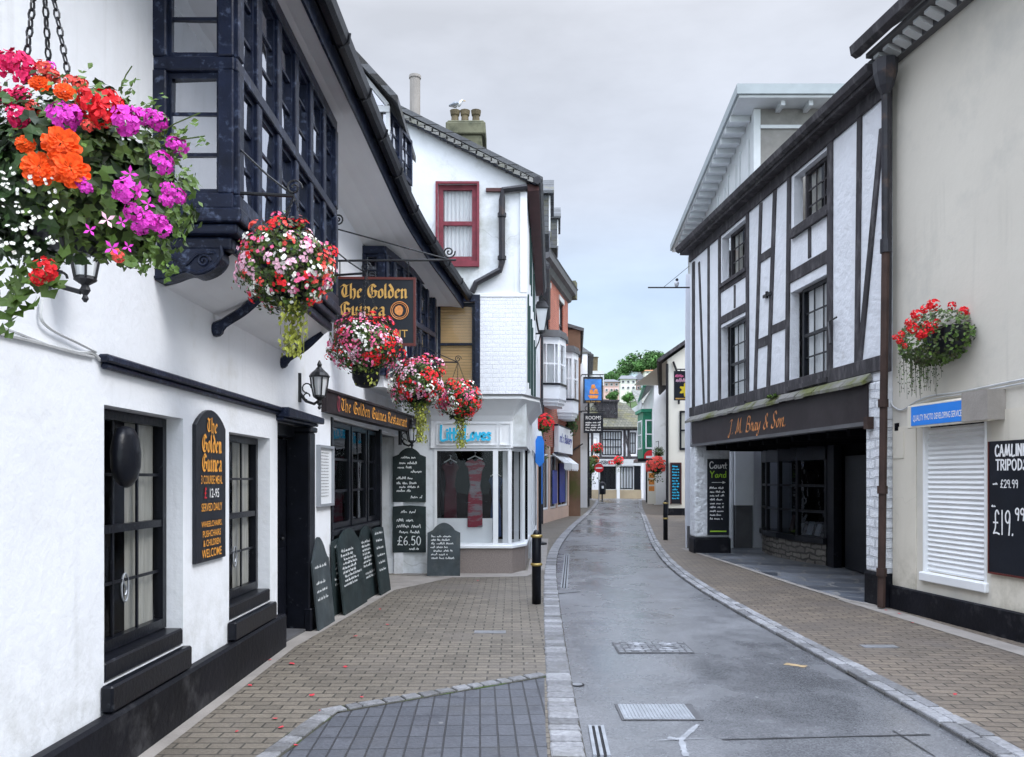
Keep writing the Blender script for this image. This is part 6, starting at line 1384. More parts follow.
mb = MB(); mb.prism(Fr((0, 0), (1, 0)), [(0, 0)]*3, 0, 0) if False else None
mb.hexa([q(b0, .0, z0+.03), q(b1, 0, z0+.03), q(b1, .20, z0), q(b0, .20, z0), q(b0, 0, z1+.04), q(b1, 0, z1+.04), q(b1, .20, z1), q(b0, .20, z1)]); bx = mb.build('shutter_box', 'cream', cm); bevel(bx, .01)
mb = MB(); c0, c1 = FCm.px(910, .2), FCm.px(962, .2); mb.box(FCm, c0+.03, c1, .201, .207, z0+.03, z1-.02); mb.build('sign_strip', 'blue', bx)
block_text(FCm, 'QUALITY PHOTO DEVELOPING SERVICE', c0+.07, .2095, z0+.07, .085, 'white_letter', cm, width=(c1-c0)*.93, bold=.01)
mb = MB(); mb.box(FCm, c1+.01, b1+.01, .0, .215, z0+.02, z1+.06); mb.build('shutter_motor_box', 'edge_cream', bx)
mb = MB(); mb.box(FCm, FCm.px(895), FCm.px(905), .002, .02, 1.95, 2.30); mb.build('access_panel', 'cream', cm)
# eaves with dentils and gutter
ev = MB(); ev.box(FCm, -.05, LC, -.3, .10, 6.98, 7.10); ev.box(FCm, -.05, LC, -.3, .34, 7.10, 7.16); ev.build('eaves', 'greybrown', cm)
for i in range(60):
    u = .02+i*.2
    if u < LC-.2: ev = MB(); ev.hexa([q(u, .10, 6.99), q(u+.11, .10, 6.99), q(u+.11, .10, 7.098), q(u, .10, 7.098), q(u, .28, 7.06), q(u+.11, .28, 7.06), q(u+.11, .28, 7.098), q(u, .28, 7.098)]); ev.build('eaves_bracket', 'greywhite', cm)
ev = MB(); sweep(ev, [q(-.15, .42, 7.22), q(LC/2, .42, 7.22), q(LC, .42, 7.22)], [(-.08, .05), (-.07, -.04), (0, -.08), (.07, -.04), (.09, .07)]); ev.build('gutter', 'timber', cm)
mb = MB(); slab(mb, q(-.1, .4, 7.24), q(LC, .4, 7.24), q(LC, -3, 9.6), q(-.1, -3, 9.6), .1); mb.build('roof', 'slate', cm)
cb = MB(); k = lambda x, y, v=.02: FCm.p(FCm.px(x, v), v, FCm.pz(x, y, v))
cb.tube([k(x, y) for x, y in crom([(889, 398), (893, 406), (902, 410), (915, 402), (930, 396), (960, 392), (1000, 384), (1040, 376)], 4)], .011, 5); cb.tube([k(x, y, .03) for x, y in crom([(915, 405), (935, 398), (970, 393), (1040, 380)], 4)], .009, 5); cb.build('wall_cable', 'cable', cm)
# price board
u0 = FCm.px(992.5); bd = thing('price_board', FCm.p(u0+.4, 0, .7), 'large black price board with white painted writing at the right edge', 'price board')
mb = MB(); mb.box(FCm, u0, u0+1.0, .014, .04, .70, 2.09); mb.build('board', 'signblack', bd); mb = MB(); mb.box(FCm, u0-.015, u0+1.0, .013, .045, .68, .70); mb.box(FCm, u0-.015, u0, .013, .045, .70, 2.09); mb.build('frame', 'oxblood', bd)
l = MB(); strokes(l, FCm, .043, 'CAMLINK', HA, FCm.px(998.5), 1.93, .115, r=.085, width=.44, curve=True); strokes(l, FCm, .043, 'TRIPODS', HA, FCm.px(999.5), 1.785, .105, r=.085, width=.44); strokes(l, FCm, .043, '£29.99', HA, FCm.px(1004), 1.60, .08, r=.06, width=.25); scribble(l, FCm, .043, FCm.px(996.5), 1.63, .07, .03, .004); scribble(l, FCm, .043, FCm.px(995), 1.395, .06, .025, .004)
strokes(l, FCm, .043, '£19.', HA, FCm.px(996.5), 1.11, .25, r=.035, width=.31); strokes(l, FCm, .043, '99', HA, FCm.px(1018.5), 1.27, .12, r=.07, width=.14); l.build('painted_writing', 'white_letter', bd)

# ================================================================== TALL GREY GABLED BUILDING BEHIND
tg = thing('tall_house', (8, 25, 0), 'tall white house with grey rendered top storey and wide white bracketed eaves', 'house')
mb = MB(); body(mb, [(4.17, 19.2), (6.7, 31), (14, 31), (14, 19.2)], 6.6); mb.add([(4.17, 19.2, 6.6), (14, 19.2, 6.6), (14, 31, 6.6), (6.7, 31, 6.6)], [(0, 1, 2, 3)]); mb.build('wall', 'tallwhite', tg)
mb = MB(); mb.wbox(4.2, 4.6, 19.10, 19.2, .0, .55); mb.wbox(5.32, 5.72, 19.02, 19.2, 0, 1.05); mb.build('wall_base', 'greybrown', tg); mb = MB(); mb.wbox(5.30, 5.74, 19.0, 19.2, 1.05, 2.5); mb.wbox(5.22, 5.27, 19.1, 19.2, 0.03, 2.4); mb.build('pilaster', 'white', tg)
mb = MB(); FTp = Fr((6.85, 31), (5.85, 19.3)); FTg = Fr((5.85, 19.3), (14, 19.3)); 
mb.quad(FTp.p(0, 0, 6.6), FTp.p(FTp.len, 0, 6.6), FTp.p(FTp.len, 0, 10.6), FTp.p(0, 0, 10.6)); mb.build('upper_wall', 'greywhite', tg)
mb = MB(); mb.box(FTg, .12, FTg.len, -.05, 0, 6.6, 10.6); mb.build('grey_gable', 'greyrender', tg); mb = MB(); mb.box(FTg, -.02, .14, -.1, .02, 6.6, 10.6); mb.box(FTg, .14, FTg.len, .001, .05, 10.12, 10.2); mb.build('corner_board', 'greywhite', tg)
mb = MB()
for i in range(7): mb.box(FTp, .4+i*1.65, 1.3+i*1.65, .0, .04, 8.9, 10.1); mb.box(FTp, .2+i*1.65, .3+i*1.65, .0, .06, 6.6, 10.2)
mb.build('window_panel', 'greywhite', tg)
mb = MB(); V4 = [(5.32, 18.75), (14, 18.75), (14, 31.6), (6.32, 31.6)]
mb.vprism(V4, 10.62, 10.68); mb.build('eaves_soffit', 'greywhite', tg)
mb = MB()
for i in range(18): mb = MB(); mb.box(FTp, .2+i*.65, .32+i*.65, .02, .5, 10.48, 10.618); mb.build('eaves_bracket', 'greywhite', tg)
for i in range(12): mb = MB(); mb.box(FTg, .5+i*.66, .60+i*.66, .02, .42, 10.50, 10.618); mb.build('eaves_bracket', 'greywhite', tg)
mb = MB(); e = [(5.26, 18.69), (14, 18.69), (14, 31.66), (6.26, 31.66)]; mb.vprism(e, 10.685, 10.92); mb.build('eaves_gutter', 'greyfascia', tg)
mb = MB(); mb.hexa([(5.3, 18.7, 10.921), (14, 18.7, 10.921), (14, 31.6, 10.921), (6.3, 31.6, 10.921), (9.5, 22.5, 11.6), (11, 22.5, 11.6), (11, 28, 11.6), (10, 28, 11.6)]); mb.build('roof', 'slate', tg)
# iron rod with small bird
q = P(648, 287.5, 18.9); rd_ = thing('aerial_rod', (4.15, 18.9, q.z), 'thin iron rod with a stay wire standing out from the timbered corner', 'rod')
mb = MB(); mb.tube([(q.x, 18.9, q.z), (4.2, 18.9, q.z)], .018, 6); mb.build('rod', 'iron', rd_); mb = MB(); mb.tube([(q.x+.36, 18.9, q.z), (4.2, 18.95, q.z+.52)], .006, 4); mb.build('stay_wire', 'iron', rd_)
q = P(676.7, 287, 18.9); bd_ = thing('small_bird', (q.x, 18.9, q.z), 'small dark-headed bird perched on the thin iron rod', 'bird'); mb = MB()
mb.tube([V((q.x, 18.95, q.z+.0)), V((q.x, 18.92, q.z+.03)), V((q.x, 18.9, q.z+.09)), V((q.x, 18.88, q.z+.14))], [.012, .045, .06, .04], 8); mb.build('body', 'feather', bd_, smooth=True); mb = MB(); mb.ball((q.x, 18.87, q.z+.165), .036, 8, 6); mb.tube([(q.x, 18.84, q.z+.165), (q.x, 18.80, q.z+.16)], [.01, .002], 5); mb.build('head', 'featherdark', bd_, smooth=True)
# ================================================================== HOUSES FARTHER DOWN ON THE RIGHT
wg = thing('white_gable_house', (9.5, 38, 0), 'white rendered house end with black plinth and tall blackboard past the timbered house', 'house')
FW = Fr((6.95, 35.8), (11.5, 35.8)); Fw2 = Fr((9.0, 52), (6.95, 35.8))
mb = MB(); body(mb, [(6.95, 35.8), (11.5, 35.8), (11.5, 50), (9.65, 50)], 7.0); mb.prism(FW, [(0, 7.0), (2.3, 8.6), (4.55, 7.0)], -10, 0); mb.build('wall', 'palewall', wg)
mb = MB(); mb.box(FW, -.03, 4.5, .0, .05, 0, .35); mb.build('plinth', 'plinth', wg)
mb = MB(); slab(mb, FW.p(-.45, .3, 6.85), FW.p(2.3, .3, 8.75), FW.p(3.7, -14, 8.3), FW.p(2.25, -14, 6.85), .14); slab(mb, FW.p(2.3, .3, 8.75), FW.p(5, .3, 6.85), FW.p(5, -14, 6.85), FW.p(3.7, -14, 8.3), .14); mb.build('roof', 'timber', wg)
mb = MB(); mb.tube([FW.p(-.02, .08, 6.8), FW.p(-.02, .08, .1)], .06, 7); mb.tube([FW.p(.25, .08, 6.9), FW.p(.5, .08, 6.2), FW.p(.5, .08, 5)], .05, 6); mb.build('downpipe', 'iron', wg)
window(wg, FW, FW.px(679.5), FW.px(679.5)+.9, 2.95, 4.7, v=.05, cols=2, rows=2, fw=.08, m='black', depth=.03)
u0 = FW.px(671); t = thing('tall_blackboard', FW.p(u0, 0, .55), 'tall blackboard with blue writing on the white gable wall', 'blackboard')
mb = MB(); mb.box(FW, u0, u0+.42, .01, .05, .55, 2.35); mb.build('board', 'signblack', t); mb = MB(); mb.box(FW, u0-.04, u0, .005, .06, .52, 2.39); mb.box(FW, u0+.42, u0+.46, .005, .06, .52, 2.39); mb.box(FW, u0, u0+.42, .005, .059, 2.35, 2.39); mb.build('frame', 'oxblood', t)
l = MB()
for k in range(12): scribble(l, FW, .053, u0+.05, 2.2-k*.13, .3, .07, .012)
l.build('chalk_writing', 'cyan_letter', t)
# flower picture sign fixed near the timbered corner
q = P(684, 386, 24); F = Fr((q.x-.30, 24), (q.x+.42, 24)); t = thing('flower_sign', (q.x, 24, 4.2), 'black hanging sign with a yellow flower and pastel lettering', 'sign', 'hanging signs')
mb = MB(); mb.box(F, 0, .72, -.03, .03, q.z-.43, q.z+.45); mb.build('board', 'signblack', t)
mb = MB(); mb.prism(F, [(.36+(.17+.05*math.cos(7*a*.2))*math.cos(a*.2), q.z-.12+(.17+.05*math.cos(7*a*.2))*math.sin(a*.2)) for a in range(31)], .031, .04); mb.build('flower', 'yellow', t)
for i, (s_, m_, uu, zz, w_) in enumerate((('The', 'pink', .04, .28, .2), ('Party', 'yellow', .30, .28, .36), ('Box', 'orange_letter', .04, .13, .28), ('Shop', 'bluewall', .38, .13, .3))):
    pass
l = MB(); scribble(l, F, .033, .04, q.z+.27, .28, .10, .018); l.build('pink_writing', 'pink', t); l = MB(); scribble(l, F, .033, .36, q.z+.27, .30, .10, .018); l.build('yellow_writing', 'orange_letter', t); l = MB(); scribble(l, F, .033, .06, q.z+.13, .58, .10, .018); l.build('pale_writing', 'p_pale', t); l = MB(); l.box(F, .04, .68, .031, .035, q.z-.40, q.z-.36); l.build('gold_line', 'gold', t)
mb = MB(); mb.tube([(q.x-.2, 24, q.z+.5), (5.6, 24, q.z+.5)], .02, 5); mb.tube([(q.x-.1, 24, q.z+.44), (q.x-.1, 24, q.z+.5)], .012, 4); mb.tube([(q.x+.3, 24, q.z+.44), (q.x+.3, 24, q.z+.5)], .012, 4); mb.build('bracket', 'iron', t)
# green-bayed house
gb = thing('green_bay_house', (10.5, 52, 0), 'white house with green bay window and green bargeboard on the right', 'house')
Fg = Fr((10.2, 62), (8.35, 46)); mb = MB(); body(mb, [(8.9, 50.1), (10.2, 62), (16, 62), (16, 50.1)], 7.6); mb.build('wall', 'whitewall', gb)
mb = MB(); slab(mb, V((8.3, 49.9, 7.5)), V((9.8, 62, 7.5)), V((12.5, 62, 10.4)), V((12.5, 49.9, 10.4)), .15); mb.build('roof', 'slate', gb); mb = MB(); mb.bar(Fr((8.2, 49.85), (12.6, 49.85)), (0, 7.5), (4.3, 10.4), .25, -.05, .05); mb.tube([(8.25, 49.9, 7.45), (9.8, 62, 7.45)], .1, 6); mb.build('bargeboard', 'green', gb)
c0 = P(657, 430, 52); mb = MB(); mb.wbox(8.55, 9.6, 52.2, 54.4, 3.0, 6.0); mb.vprism([(8.4, 52.0), (9.7, 52.0), (9.7, 54.6), (8.4, 54.6)], 6.0, 6.2); bb = mb.build('bay', 'green', gb)
Fb2 = Fr((8.55, 52.19), (9.3, 52.19)); window(gb, Fb2, .15, .7, 3.6, 5.5, v=.06, cols=1, rows=2, fw=.08, m='white', depth=.03, name='bay_window')
Fb3 = Fr((8.54, 54.4), (8.54, 52.2)); window(gb, Fb3, .3, 1.9, 3.6, 5.5, v=.06, cols=2, rows=2, fw=.08, m='white', depth=.03, name='bay_window')
mb = MB()
for i in range(9): mb.tube([(8.4+.02*i, 52+.29*i, 6.2), (8.4+.02*i, 52+.29*i, 6.75)], .03, 4)
mb.tube([(8.4, 52, 6.75), (8.55, 54.5, 6.75)], .04, 5); mb.build('balustrade', 'greywhite', gb)
mb = MB(); mb.vprism([(8.1, 51.5), (9.2, 51.5), (9.6, 56), (8.5, 56)], 2.75, 2.95); mb.build('shop_canopy', 'black', gb); mb = MB()
for i in range(4): mb.wbox(8.85+.1*i, 8.95+.1*i, 50.4+i*1.4, 50.6+i*1.4, 0, 2.7)
mb.build('shop_post', 'black', gb); mb = MB(); mb.quad((8.86, 50.2, .3), (9.6, 57, .3), (9.6, 57, 2.6), (8.86, 50.2, 2.6)); mb.build('shop_window', 'glass_dark', gb)
t = thing('shop_poster_board', (9.0, 49.6, 0), 'narrow orange and cream poster board beside the right shop posts', 'poster board'); q = P(651.5, 492, 49); Fq = Fr((q.x-.25, 49), (q.x+.3, 49)); mb = MB(); mb.box(Fq, 0, .5, -.03, .03, .1, 2.2); mb.build('board', 'palewall', t); mb = MB()
for k in range(3): mb.box(Fq, .08, .42, .031, .035, .9+k*.4, 1.2+k*.4)
mb.build('poster_print', 'ship', t)
# road signs at the far end
def noentry(px, py, Y, label, r=.30, pole=True):
    q = P(px, py, Y); t = thing('no_entry_sign', (q.x, Y, 0), label, 'road sign', 'round red no entry signs')
    F = Fr((q.x-1, Y), (q.x+1, Y)); mb = MB(); mb.prism(F, [(1+r*math.cos(k*.314), q.z+r*math.sin(k*.314)) for k in range(20)], -.01, .01); mb.build('disc', 'red', t); mb = MB(); mb.box(F, 1-r*.72, 1+r*.72, .0102, .016, q.z-r*.16, q.z+r*.16); mb.build('bar', 'white', t)
    mb = MB(); mb.tube([(q.x, Y+.04, .0), (q.x, Y+.04, q.z+r)], .035, 7); mb.build('pole', 'greyframe', t)
noentry(599, 468, 56, 'round red no entry sign on a pole before the bank', .32); noentry(651, 457, 52, 'round red no entry sign high by the green bay', .45)
t = thing('blue_sign', tuple(P(644, 439, 62)), 'blue square information sign hanging at the far right corner', 'sign', 'hanging signs'); q = P(644, 439, 62); F = Fr((q.x-.42, 62), (q.x+.42, 62)); mb = MB(); mb.box(F, 0, .84, -.04, .04, q.z-.6, q.z+.55); mb.build('board', 'blue', t); mb = MB(); mb.box(F, .14, .7, .041, .05, q.z-.1, q.z+.25); mb.box(F, .14, .7, .041, .05, q.z-.4, q.z-.22); mb.build('white_symbol', 'white', t); mb = MB(); mb.tube([(q.x-.3, 62, q.z+.6), (10.3, 62, q.z+.6)], .03, 5); mb.tube([(q.x, 62, q.z+.55), (q.x, 62, q.z+.6)], .03, 5); mb.build('bracket', 'iron', t)
# dark litter bin by the bank
q = P(600.5, 490, 61); t = thing('litter_bin', (q.x, 61, 0), 'black litter bin at the foot of the no entry pole', 'litter bin'); mb = MB(); mb.lathe((q.x+.15, 61.2, .45), [(.24, 0), (.28, .1), (.28, .75), (.2, .9), (.03, .98)], 10); mb.lathe((q.x+.15, 61.2, 0), [(.06, 0), (.06, .46)], 8); mb.build('bin_body', 'black', t); mb = MB(); mb.box(Fr((q.x-.1, 60.91), (q.x+.4, 60.91)), .18, .34, 0, .02, .9, 1.1); mb.build('label_plate', 'white', t)
# ================================================================== FLOWER BASKETS
RN = random.Random(5)
def rvec(): 
    while True:
        q = V((RN.uniform(-1, 1), RN.uniform(-1, 1), RN.uniform(-1, 1)))
        if .05 < q.length < 1: return q.normalized()
def leaf(mb, c, n, up, s, tone, lobes=0):
    """one leaf at c facing n, pointing along up"""
    n = n.normalized(); t = (up-n*up.dot(n)); t = t.normalized() if t.length > 1e-4 else V((1, 0, 0)); b = n.cross(t)
    if not lobes:
        mb.add([c-t*s*.5, c+b*s*.34+n*s*.10, c+t*s*.55, c-b*s*.34+n*s*.10], [(0, 1, 2), (0, 2, 3)], tone)
    else:
        vs = [c]; k = lobes*2
        for i in range(k+1):
            a = -2.5+5.0*i/k; r = s*(.62 if i % 2 == 0 else .48); vs.append(c+t*r*math.cos(a)+b*r*math.sin(a)+n*(.10*s*math.cos(2*a)+RN.uniform(-.05, .05)*s))
        mb.add(vs, [(0, i, i+1) for i in range(1, k+1)], tone)
def petal_quad(mb, c, d, n, l, w, tone, cup=.15):
    b = d.cross(n).normalized(); mb.add([c, c+d*l*.55+b*w/2+n*l*cup*.4, c+d*l+n*l*cup, c+d*l*.55-b*w/2+n*l*cup*.4], [(0, 1, 2), (0, 2, 3)], tone)
def floret(mb, c, n, r, k=5):
    t = n.cross(rvec()).normalized(); b = n.cross(t); a0 = RN.random()*6
    for i in range(k):
        a = a0+i*2*math.pi/k; d = (t*math.cos(a)+b*math.sin(a)); petal_quad(mb, c, d, n, r, r*1.15, RN.uniform(.25, .9), .18)
def head_geranium(R=.045, nf=44):
    mb = MB()
    for i in range(nf):
        d = rvec(); d.y = -abs(d.y)*.9 if RN.random() < .75 else d.y; d.normalize(); floret(mb, d*R*RN.uniform(.8, 1.08), (d+rvec()*.45).normalized(), R*.31)
    return mb
def head_double(R=.055):
    mb = MB()
    for ring, (rr, k, tilt) in enumerate(((1.0, 11, .1), (.82, 10, .35), (.62, 9, .6), (.42, 7, .9), (.22, 5, 1.2))):
        for i in range(k):
            a = i*2*math.pi/k+ring*.4+RN.uniform(-.2, .2); d = V((math.cos(a), -.35*tilt, math.sin(a))).normalized(); c = V((0, -.012*ring, 0))+d*R*rr*.25
            n = V((-.3*math.cos(a)*tilt, -1, -.3*math.sin(a)*tilt)).normalized(); b = d.cross(n).normalized(); l = R*rr; w = l*.75; tone = RN.uniform(.3, .85)
            rz = [RN.uniform(-.12, .12)*l for _ in range(5)]
            mb.add([c, c+d*l*.6+b*w*.55+n*(l*.12+rz[0]), c+d*l*.95+b*w*.3+n*(l*.22+rz[1]), c+d*l*1.0+n*(l*.14+rz[2]), c+d*l*.95-b*w*.3+n*(l*.24+rz[3]), c+d*l*.6-b*w*.55+n*(l*.12+rz[4])], [(0, 1, 2), (0, 2, 3), (0, 3, 4), (0, 4, 5)], tone)
    return mb
def cluster(n, R, pr, k=4):
    mb = MB()
    for i in range(n):
        d = rvec(); d.y = -abs(d.y); c = V((d.x*R, d.y*R*.55, d.z*R)); floret(mb, c, (d+V((0, -.7, 0))).normalized(), pr, k)
    return mb
PROTO = {}
def proto_mesh(key, mb, m):
    me = bpy.data.meshes.new('blossom'); me.from_pydata([tuple(v) for v in mb.v], [], mb.f); me.materials.append(M[m])
    at = me.attributes.new('tone', 'FLOAT', 'FACE'); at.data.foreach_set('value', mb.t); me.update(); PROTO[key] = me
def blossom(key, parent, c, face, name='blossom', s=1.0):
    """a bloom at world point c whose front (-Y) looks along face"""
    o = bpy.data.objects.new(name, PROTO[key]); COL.objects.link(o); o.parent = parent; o.location = V(c)-ORG[parent.name]
    f = V(face).normalized(); q = V((0, -1, 0)).rotation_difference(f); o.rotation_mode = 'QUATERNION'; o.rotation_quaternion = q @ Matrix.Rotation(RN.uniform(0, 6.28), 3, 'Y').to_quaternion(); o.scale = (s,)*3
    return o
for i in range(2):
    for key, m in (('hot', 'p_hot'), ('mag', 'p_magenta'), ('red', 'p_red'), ('coral', 'p_coral')): proto_mesh(key+str(i), head_geranium(), m)
    proto_mesh('dbl'+str(i), head_double(), 'p_orange')
    for key, m in (('b_red', 'p_red'), ('b_pink', 'p_pink'), ('b_pale', 'p_pale'), ('b_white', 'p_white'), ('b_coral', 'p_coral')): proto_mesh(key+str(i), cluster(9, .042, .0155), m)
def fuchsia():
    mb = MB()
    for i in range(4): a = i*1.57+.4; petal_quad(mb, V((0, 0, 0)), V((math.cos(a), -.2, math.sin(a))).normalized(), V((0, -1, 0)), .034, .014, .8, .1)
    return mb
proto_mesh('fuch0', fuchsia(), 'p_pale'); proto_mesh('fuch1', fuchsia(), 'p_magenta')
proto_mesh('tiny0', cluster(3, .02, .007), 'p_white'); proto_mesh('tiny1', cluster(4, .025, .008), 'p_white')
def chainlinks(mb, a, b, link=.05, r=.0045):
    a, b = V(a), V(b); d = b-a; n = max(2, int(d.length/(link*.78))); dn = d.normalized(); x = dn.cross(V((0, 1, .3))).normalized(); y = dn.cross(x)
    for i in range(n):
        c = a+d*(i+.5)/n; s = x if i % 2 else y
        mb.tube([c+dn*(link*.5*math.cos(k*.7854))+s*(link*.24*math.sin(k*.7854)) for k in range(8)], r, 4, closed=True)

# ---- near basket, close to the camera
YN = 2.45; C0 = P(72, 195, YN); R0 = .375
nb = thing('flower_basket', (C0.x, C0.y, C0.z-.4), 'large mixed flower basket on chains, nearest, with orange, magenta and red blooms', 'flower basket', 'hanging flower baskets')
mb = MB(); mb.lathe((C0.x, C0.y, C0.z-.24), [(.05, .06), (.12, .10), (.17, .18), (.19, .24)], 16); mb.build('basket_bowl', 'signblack', nb)
mb = MB(); ap = P(41, -70, YN)
for px, py, yy in ((24, 62, YN-.05), (71, 70, YN-.02), (50, 68, YN+.22)): chainlinks(mb, ap, P(px, py+20, yy), .036, .0035)
mb.build('chain', 'iron', nb)
mb = MB(); mb.tube([V((-2.35, YN, ap.z-.25)), V((-2.35, YN, ap.z+.04)), V((C0.x-.06, YN, ap.z+.04)), V((C0.x-.07, YN, ap.z))], .014, 6); mb.tube([V((-2.33, YN, ap.z-.22)), V((C0.x-.35, YN, ap.z+.03))], .010, 5); mb.build('bracket', 'iron', nb)
lf = MB(); ld_ = MB()
def egg(d):  # crown outline: wide at the middle, trailing below
    return V((d.x*R0*1.0, d.y*R0*.72, d.z*R0*(.92 if d.z > 0 else (.50+.30*abs(d.x)))))
for i in range(4200):
    d = rvec()
    if d.y > .75: continue
    rr = RN.random()**.35; c = C0+egg(d)*rr*RN.uniform(.9, 1.06)
    n = (d+rvec()*.7+V((0, -.3, .3))).normalized(); s = RN.uniform(.016, .036)
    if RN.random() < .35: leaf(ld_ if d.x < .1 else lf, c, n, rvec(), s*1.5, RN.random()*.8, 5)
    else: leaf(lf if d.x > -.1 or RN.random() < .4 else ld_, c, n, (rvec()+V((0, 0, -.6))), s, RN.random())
for i in range(800):   # inner leaves toned dark: shade inside the crown put into the colour
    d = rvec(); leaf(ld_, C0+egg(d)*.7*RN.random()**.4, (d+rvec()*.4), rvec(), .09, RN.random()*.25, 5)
# sprays that break the outline: right side, top and trailing lower left
def spray(p0, p1, n, s, mbx, sag=.04, lob=0, tone=(.5, 1)):
    p0, p1 = V(p0), V(p1)
    for i in range(n):
        t_ = (i+1)/n; c = p0.lerp(p1, t_)+V((0, 0, -sag*math.sin(t_*2.6)))+rvec()*.012
        for sd in (-1, 1): leaf(mbx, c+rvec()*s*.5, (V((0, -1, .4))+rvec()*.6), (p1-p0).normalized()+rvec()*.8, s*RN.uniform(.7, 1.2), RN.uniform(*tone), lob)
tr = MB()
for a, b, n in (((150, 140), (196, 112), 12), ((150, 150), (205, 135), 12), ((160, 170), (190, 165), 9), ((120, 100), (165, 90), 9), ((120, 90), (132, 68), 8), ((60, 70), (90, 60), 5), ((165, 210), (186, 200), 7), ((150, 230), (178, 262), 10), ((155, 235), (165, 268), 9), ((150, 120), (182, 120), 9), ((125, 105), (150, 96), 7), ((140, 250), (150, 262), 6)): spray(P(*a, YN-.1), P(*b, YN-.12), n, .020, tr)
for a, b, n in (((20, 270), (8, 325), 7), ((40, 260), (35, 300), 6), ((5, 265), (-10, 305), 6), ((60, 250), (50, 290), 5), ((8, 280), (22, 305), 5), ((100, 240), (135, 265), 5)): spray(P(*a, YN-.12), P(*b, YN-.14), n, .038, tr, .0, 4, (.35, .9))
for a, b in (((150, 140), (200, 113)), ((150, 150), (205, 136)), ((120, 90), (132, 66)), ((20, 260), (8, 325))): tr.tube([P(*a, YN-.1), P((a[0]+b[0])/2, (a[1]+b[1])/2-3, YN-.11), P(*b, YN-.12)], .0022, 4)
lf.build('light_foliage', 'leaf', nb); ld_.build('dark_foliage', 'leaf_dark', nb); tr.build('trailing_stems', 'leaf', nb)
def onb(px, py, lift=.02):
    k = YN/FPX; dx = (px-HX)*k-C0.x; dz = EYE+(HY-py)*k-C0.z
    e = 1-(dx/R0)**2-(dz/(R0*1.0))**2; dy = R0*.72*math.sqrt(max(e, .02)); Y = YN-dy-lift
    return P(px, py, Y)
NB = [('dbl', 141-78, 148, 1.25)]
NB = [('dbl0', 62, 146, 1.05), ('dbl1', 40, 170, .95), ('dbl0', 71, 171, 1.0), ('dbl1', 26, 145, .55), ('dbl0', 65, 93, .62), ('dbl1', 40, 85, .62),
      ('mag0', 61, 118, 1.0), ('mag1', 72, 116, .75), ('mag1', 126, 121, 1.0), ('mag0', 138, 118, .7), ('mag1', 126, 191, .85), ('mag0', 158, 122, .7), ('mag0', 152, 118, .6), ('mag0', 173, 145, .6), ('mag1', 180, 147, .6), ('mag0', 161, 163, .8), ('mag1', 168, 190, .55), ('mag0', 178, 196, .55), ('mag1', 166, 200, .5), ('mag0', 134, 213, .65), ('mag1', 146, 221, .7), ('mag0', 140, 226, .6), ('mag1', 162, 229, .65), ('mag0', 160, 222, .5), ('mag0', 82, 184, .45), ('mag1', 86, 188, .4),
      ('red0', 92, 104, 1.0), ('red1', 108, 106, 1.05), ('red0', 102, 116, .8), ('red1', 45, 269, .75), ('red0', 38, 277, .55), ('red0', 84, 92, .4),
      ('hot0', 20, 63, .9), ('hot1', 8, 62, .8), ('hot0', 3, 70, .7), ('hot1', 27, 68, .7), ('hot0', 25, 78, .75), ('hot1', 18, 117, .75), ('hot0', 10, 98, .65), ('hot1', 22, 95, .6), ('hot0', 0, 100, .6), ('hot1', -12, 80, .8), ('hot0', -15, 110, .8),
      ('coral0', 45, 70, .7), ('coral1', 52, 76, .6), ('coral0', 72, 84, .6), ('coral1', 80, 85, .55), ('coral0', 33, 108, .5), ('mag1', 50, 68, .45), ('coral0', 75, 112, .5), ('coral1', 88, 126, .4), ('coral0', 118, 262-6, .45)]
for key, x, y, s in NB:
    s *= .72 if key.startswith('dbl') else .86
    k = key if key in PROTO else key+'0'; c = onb(x, y, .03 if s > .6 else .015); blossom(k, nb, c, (c-C0).normalized()*.5+V((.5, -1, .05)), s=s)
for x, y in ((107, 220), (122, 222), (130, 174), (128, 247), (112, 248), (148, 204), (90, 230), (140, 190)):
    c = onb(x, y, .05); blossom('fuch%d' % RN.randint(0, 1), nb, c, V((.4, -1, -.1)), 'fuchsia_bloom', RN.uniform(.45, .75))
for i in range(34):
    c = onb(RN.uniform(-5, 60), RN.uniform(165, 250), .04); blossom('tiny%d' % (i % 2), nb, c, V((.4, -1, .1)), 'tiny_bloom', RN.uniform(.5, .9))

